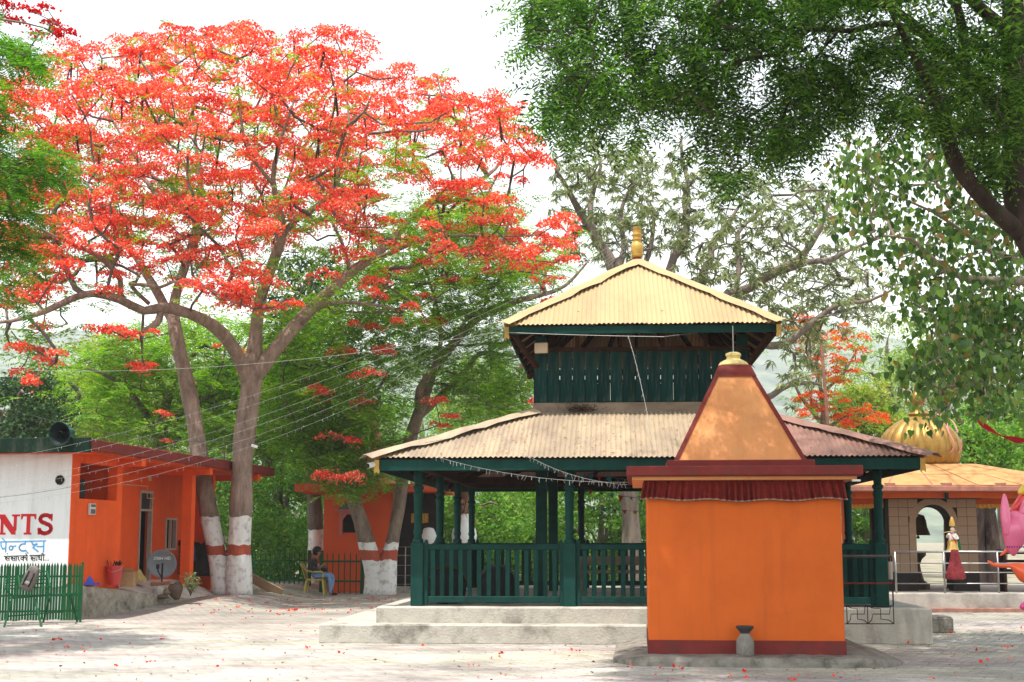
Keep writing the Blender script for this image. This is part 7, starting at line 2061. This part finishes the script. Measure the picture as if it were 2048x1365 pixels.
# ------------------------------------------------------------------ balloons at the right edge
def balloon(name, label, pts, rads, m, Yb, group='balloons for sale'):
    P = [W(u, v, Yb + dy) for (u, v, dy) in pts]; C = catmull([list(p) + [r] for p, r in zip(P, rads)], .03)
    rt_ = empty(name, tuple(C[0, :3]), 0, label, 'balloon', group)
    b = MB(); b.tube(C[:, :3] - C[0, :3], C[:, 3].tolist(), 18); b.build('skin', m, rt_, 'all')
    return rt_
def bal_mat(n, c): 
    m = mat(n, c, .22, .05, 3, spec=.6); return m
M_PINKB = bal_mat('pink_balloon', (.80, .16, .30)); M_ORB = bal_mat('orange_balloon', (.85, .11, .03)); M_YB = bal_mat('yellow_balloon', (.80, .52, .03)); M_RB = bal_mat('red_balloon', (.70, .03, .03))
YB = 17.0
r0 = balloon('balloon', 'pink rabbit eared balloon at the right edge', [(2028, 1112, 0), (2026, 1098, 0), (2030, 1070, 0), (2034, 1050, 0), (2032, 1030, 0), (2032, 1022, 0)], [.015, .08, .15, .155, .10, .02], M_PINKB, YB)
for (pts, rr_) in (([(2016, 1070, -.05), (2013, 1045, -.05), (2010, 1020, -.04), (2009, 1000, -.04), (2008, 988, -.04)], [.05, .062, .055, .035, .01]), ([(2044, 1030, .0), (2052, 1008, 0), (2058, 990, 0)], [.05, .05, .01])):
    C = catmull([list(W(u, v, YB + dy)) + [r] for (u, v, dy), r in zip(pts, rr_)], .03); b = MB(); b.tube([Vector(c[:3]) - r0.location for c in C], C[:, 3].tolist(), 14); b.build('ear', M_PINKB, r0, 'all')
tb = MB()
for i in range(9):
    a = R(-150 + i * 14); rr_ = .118
    p = W(2029, 1101, YB) - r0.location
    tb.box(p.x + rr_ * math.cos(a) - .005, p.x + rr_ * math.cos(a) + .005, p.y + rr_ * math.sin(a) - .004, p.y + rr_ * math.sin(a) + .004, p.z + .03, p.z + .05)
tb.build('printed_band', mat('purple_print', (.25, .04, .25), .5, .1), r0)
balloon('balloon', 'orange balloon with long curled tail below the pink one', [(1976, 1122, 0), (1985, 1129, 0), (2005, 1132, 0), (2022, 1132, 0), (2040, 1140, 0), (2056, 1150, 0), (2070, 1152, 0)], [.012, .02, .025, .03, .09, .11, .03], M_ORB, YB - .15)
balloon('balloon', 'yellow balloon tip above the pink rabbit balloon', [(2036, 986, 0), (2042, 984, 0), (2052, 975, 0), (2066, 965, 0), (2080, 960, 0)], [.015, .04, .05, .06, .03], M_YB, YB + .1)
balloon('balloon', 'round yellow balloon half out of frame behind the pink one', [(2044, 1046, 0), (2050, 1046, 0), (2060, 1044, 0), (2075, 1040, 0)], [.02, .07, .08, .03], M_YB, YB - .1)
balloon('balloon', 'red patterned balloon behind the pink rabbit balloon', [(2018, 1028, .2), (2030, 1018, .2), (2046, 1000, .2), (2060, 975, .2), (2070, 950, .2)], [.01, .05, .07, .08, .02], M_RB, YB)
balloon('balloon', 'small pink balloon low at the right edge', [(2040, 1216, 0), (2046, 1214, 0), (2056, 1212, 0), (2066, 1212, 0)], [.01, .045, .06, .02], bal_mat('magenta_balloon', (.75, .05, .25)), YB)
balloon('balloon', 'small orange balloon fin under the pink rabbit balloon', [(2000, 1112, 0), (2008, 1106, 0), (2018, 1098, 0), (2030, 1096, 0)], [.008, .02, .03, .02], M_ORB, YB + .05)

ra, rb = W(1955, 842, 22.5), W(2075, 880, 21.5); b = MB(); vs = []
for i in range(13):
    f = i / 12; p = ra.lerp(rb, f) - ra; p.z -= .12 * math.sin(math.pi * f)
    for s in (-1, 1): vs.append(p + Vector((0, .02 * math.sin(i * 1.7), s * (.03 + .02 * math.sin(i)))))
b.add(vs, [(2 * i, 2 * i + 1, 2 * i + 3, 2 * i + 2) for i in range(12)])
o = tag(b.build('red_ribbon', mat('red_ribbon_cloth', (.50, .02, .025), .8, .2, 10), None, 'all', fixn=False), 'long red cloth ribbon strung from the heart leaved tree', 'ribbon'); o.location = ra

# ------------------------------------------------------------------ cables and light strings
def cable(label, a, c, sag, m=M_WIRE_PALE, r=.005, bulbs=0, name='cable', seed=0):
    a = Vector(a); c = Vector(c); rs = random.Random(seed)
    def pt(f): return a.lerp(c, f) - Vector((0, 0, sag * 4 * f * (1 - f)))
    o = empty(name, tuple(a), 0, label, 'cable' if not bulbs else 'string lights')
    b = MB(); b.tube([pt(i / 24) - a for i in range(25)], r, 4); b.build('wire', m, o)
    if bulbs:
        b = MB()
        for i in range(bulbs):
            p = pt((i + rs.random()) / bulbs) - a; q = p + Vector((rs.gauss(0, .015), rs.gauss(0, .015), -rs.uniform(.03, .07)))
            b.tube([p, q], .0025, 3)
        tag(b.build('bulbs', M_WIRE_PALE, o), kind='stuff')
apex = pv_(0, DP / 2, APZ + .55); M_WIRE_MID = mat('mid_grey_cable', (.30, .30, .29), .5, .1)
LEFT = [(-60, 930, 'highest'), (-60, 945, 'second'), (-60, 975, 'third'), (-60, 985, 'fourth'), (-60, 1000, 'fifth'), (-60, 1012, 'sixth')]
for k, (u, v, nm) in enumerate(LEFT):
    cable('%s string of tiny lights from the finial to the white wall at left' % nm, W(u, v, 26.0 + .12 * k), apex + Vector((0, 0, -.05 * k)), .55 + .08 * k, M_WIRE_MID, .0018, 60, 'light_string', k)
cable('taut pale cable from the left edge to the upper roof corner', W(-60, 735, 30), pv_(-ux, uy0, UEZ - .1), .05 + .25, M_WIRE_PALE, .0026)
cable('pale cable sagging along the upper eave', pv_(-ux + .02, uy0, UEZ - .12), pv_(.35, uy0 - .02, UEZ - .22), .01, M_WIRE_PALE, .005)
cable('pale cable from the eave running off to the right', pv_(.35, uy0 - .02, UEZ - .22), W(2100, 560, 24), .05, M_WIRE, .006)
cable('string of lights dropping from the upper eave down the board wall', pv_(-.22, uy0 - .02, UEZ - .2), pv_(.12, -.55, EZ + .12), -.12, M_WIRE_PALE, .003, 20, 'light_string', 21)
cable('string of lights across the left lower roof to the shrine cornice', pv_(-lx + .7, ly0 + .1, EZ + .1), W(1255, 965, 17.5), .12, M_WIRE_MID, .002, 40, 'light_string', 22)
cable('second string of lights from the lower roof hip to the shrine cornice', pv_(-2.2, .3, EZ + .35), W(1255, 970, 17.6), .15, M_WIRE_MID, .002, 40, 'light_string', 23)
cable('dark wire slung along the lower roof hip', pv_(-3.3, -.2, EZ + .25), pv_(-1.8, 1.6, TZ), .06, M_WIRE, .004)
cable('dark wire from the wall bracket off to the left', W(142, 974, 26.7), W(-60, 1000, 25), .03, M_WIRE, .005)
cable('black cable along the garden behind the flat roof', W(60, 830, 33), W(520, 880, 33.4), .25, M_WIRE, .008)

# ------------------------------------------------------------------ fallen blossoms on the paving
rg = np.random.default_rng(77)
uu = np.concatenate([rg.uniform(0, 1250, 70), rg.uniform(380, 860, 190), rg.uniform(1250, 2048, 60)])
vv = np.concatenate([1195 + 170 * rg.beta(1.1, 1.4, 70), rg.uniform(1186, 1232, 190), 1240 + 125 * rg.beta(1.6, 1, 60)])
pts = []
for u, v in zip(uu, vv):
    p = G(u, v, .012)
    z = ground_z(p.x, p.y)
    pts.append((p.x, p.y, z + .012))
pts = np.array(pts)
big = rg.random(len(pts)) < .2
n3 = np.where(big, 7, 2)
C = np.repeat(pts, n3, 0) + rg.normal(0, .03, (n3.sum(), 3)) * np.array([1, 1, 0]) + np.array([0, 0, .004])
m = len(C); ax = rdir(rg, m, .35, .3); sd = unit(np.cross(ax, rdir(rg, m)))
L = rg.uniform(.025, .06, m)
VF = diamonds(C, ax, sd, L, L * .7)
tag(np_mesh('fallen_blossom', VF[0], VF[1], leaf_mat('fallen_petals', [(0, (.50, .02, .02)), (.6, (.72, .05, .03)), (1, (.75, .2, .1))], .2, .7)), 'fallen red blossom scattered over the paving', 'petals', kind='stuff')
k = 420; p = [G(u, v, .012) for u, v in zip(rg.uniform(0, 2048, k), 1200 + 165 * rg.random(k))]
C = np.array([(q.x, q.y, ground_z(q.x, q.y) + .014) for q in p]); ax = rdir(rg, k, .15, .1); sd = unit(np.cross(ax, rdir(rg, k, .2, 1))); L = rg.uniform(.02, .06, k)
VF = diamonds(C, ax, sd, L, L * .5)
tag(np_mesh('dry_leaf_litter', VF[0], VF[1], mat('dry_leaves', (.20, .13, .07))), 'dry brown leaf litter scattered over the paving', 'leaf litter', kind='stuff')

# ------------------------------------------------------------------ hazy air
hz = MB(); hz.box(-2000, 2000, -60, 2700, -1.2, 360)
hm = bpy.data.materials.new('hazy_air'); hm.use_nodes = True
nt = hm.node_tree; nt.nodes.remove(nt.nodes['Principled BSDF'])
pvn = nt.nodes.new('ShaderNodeVolumePrincipled'); pvn.inputs['Color'].default_value = (.93, .96, 1.0, 1); pvn.inputs['Density'].default_value = .0003; pvn.inputs['Anisotropy'].default_value = 0.0
nt.links.new(pvn.outputs[0], nt.nodes['Material Output'].inputs['Volume'])
tag(hz.build('haze', hm), 'pale midday haze over the valley', 'haze', kind='stuff')
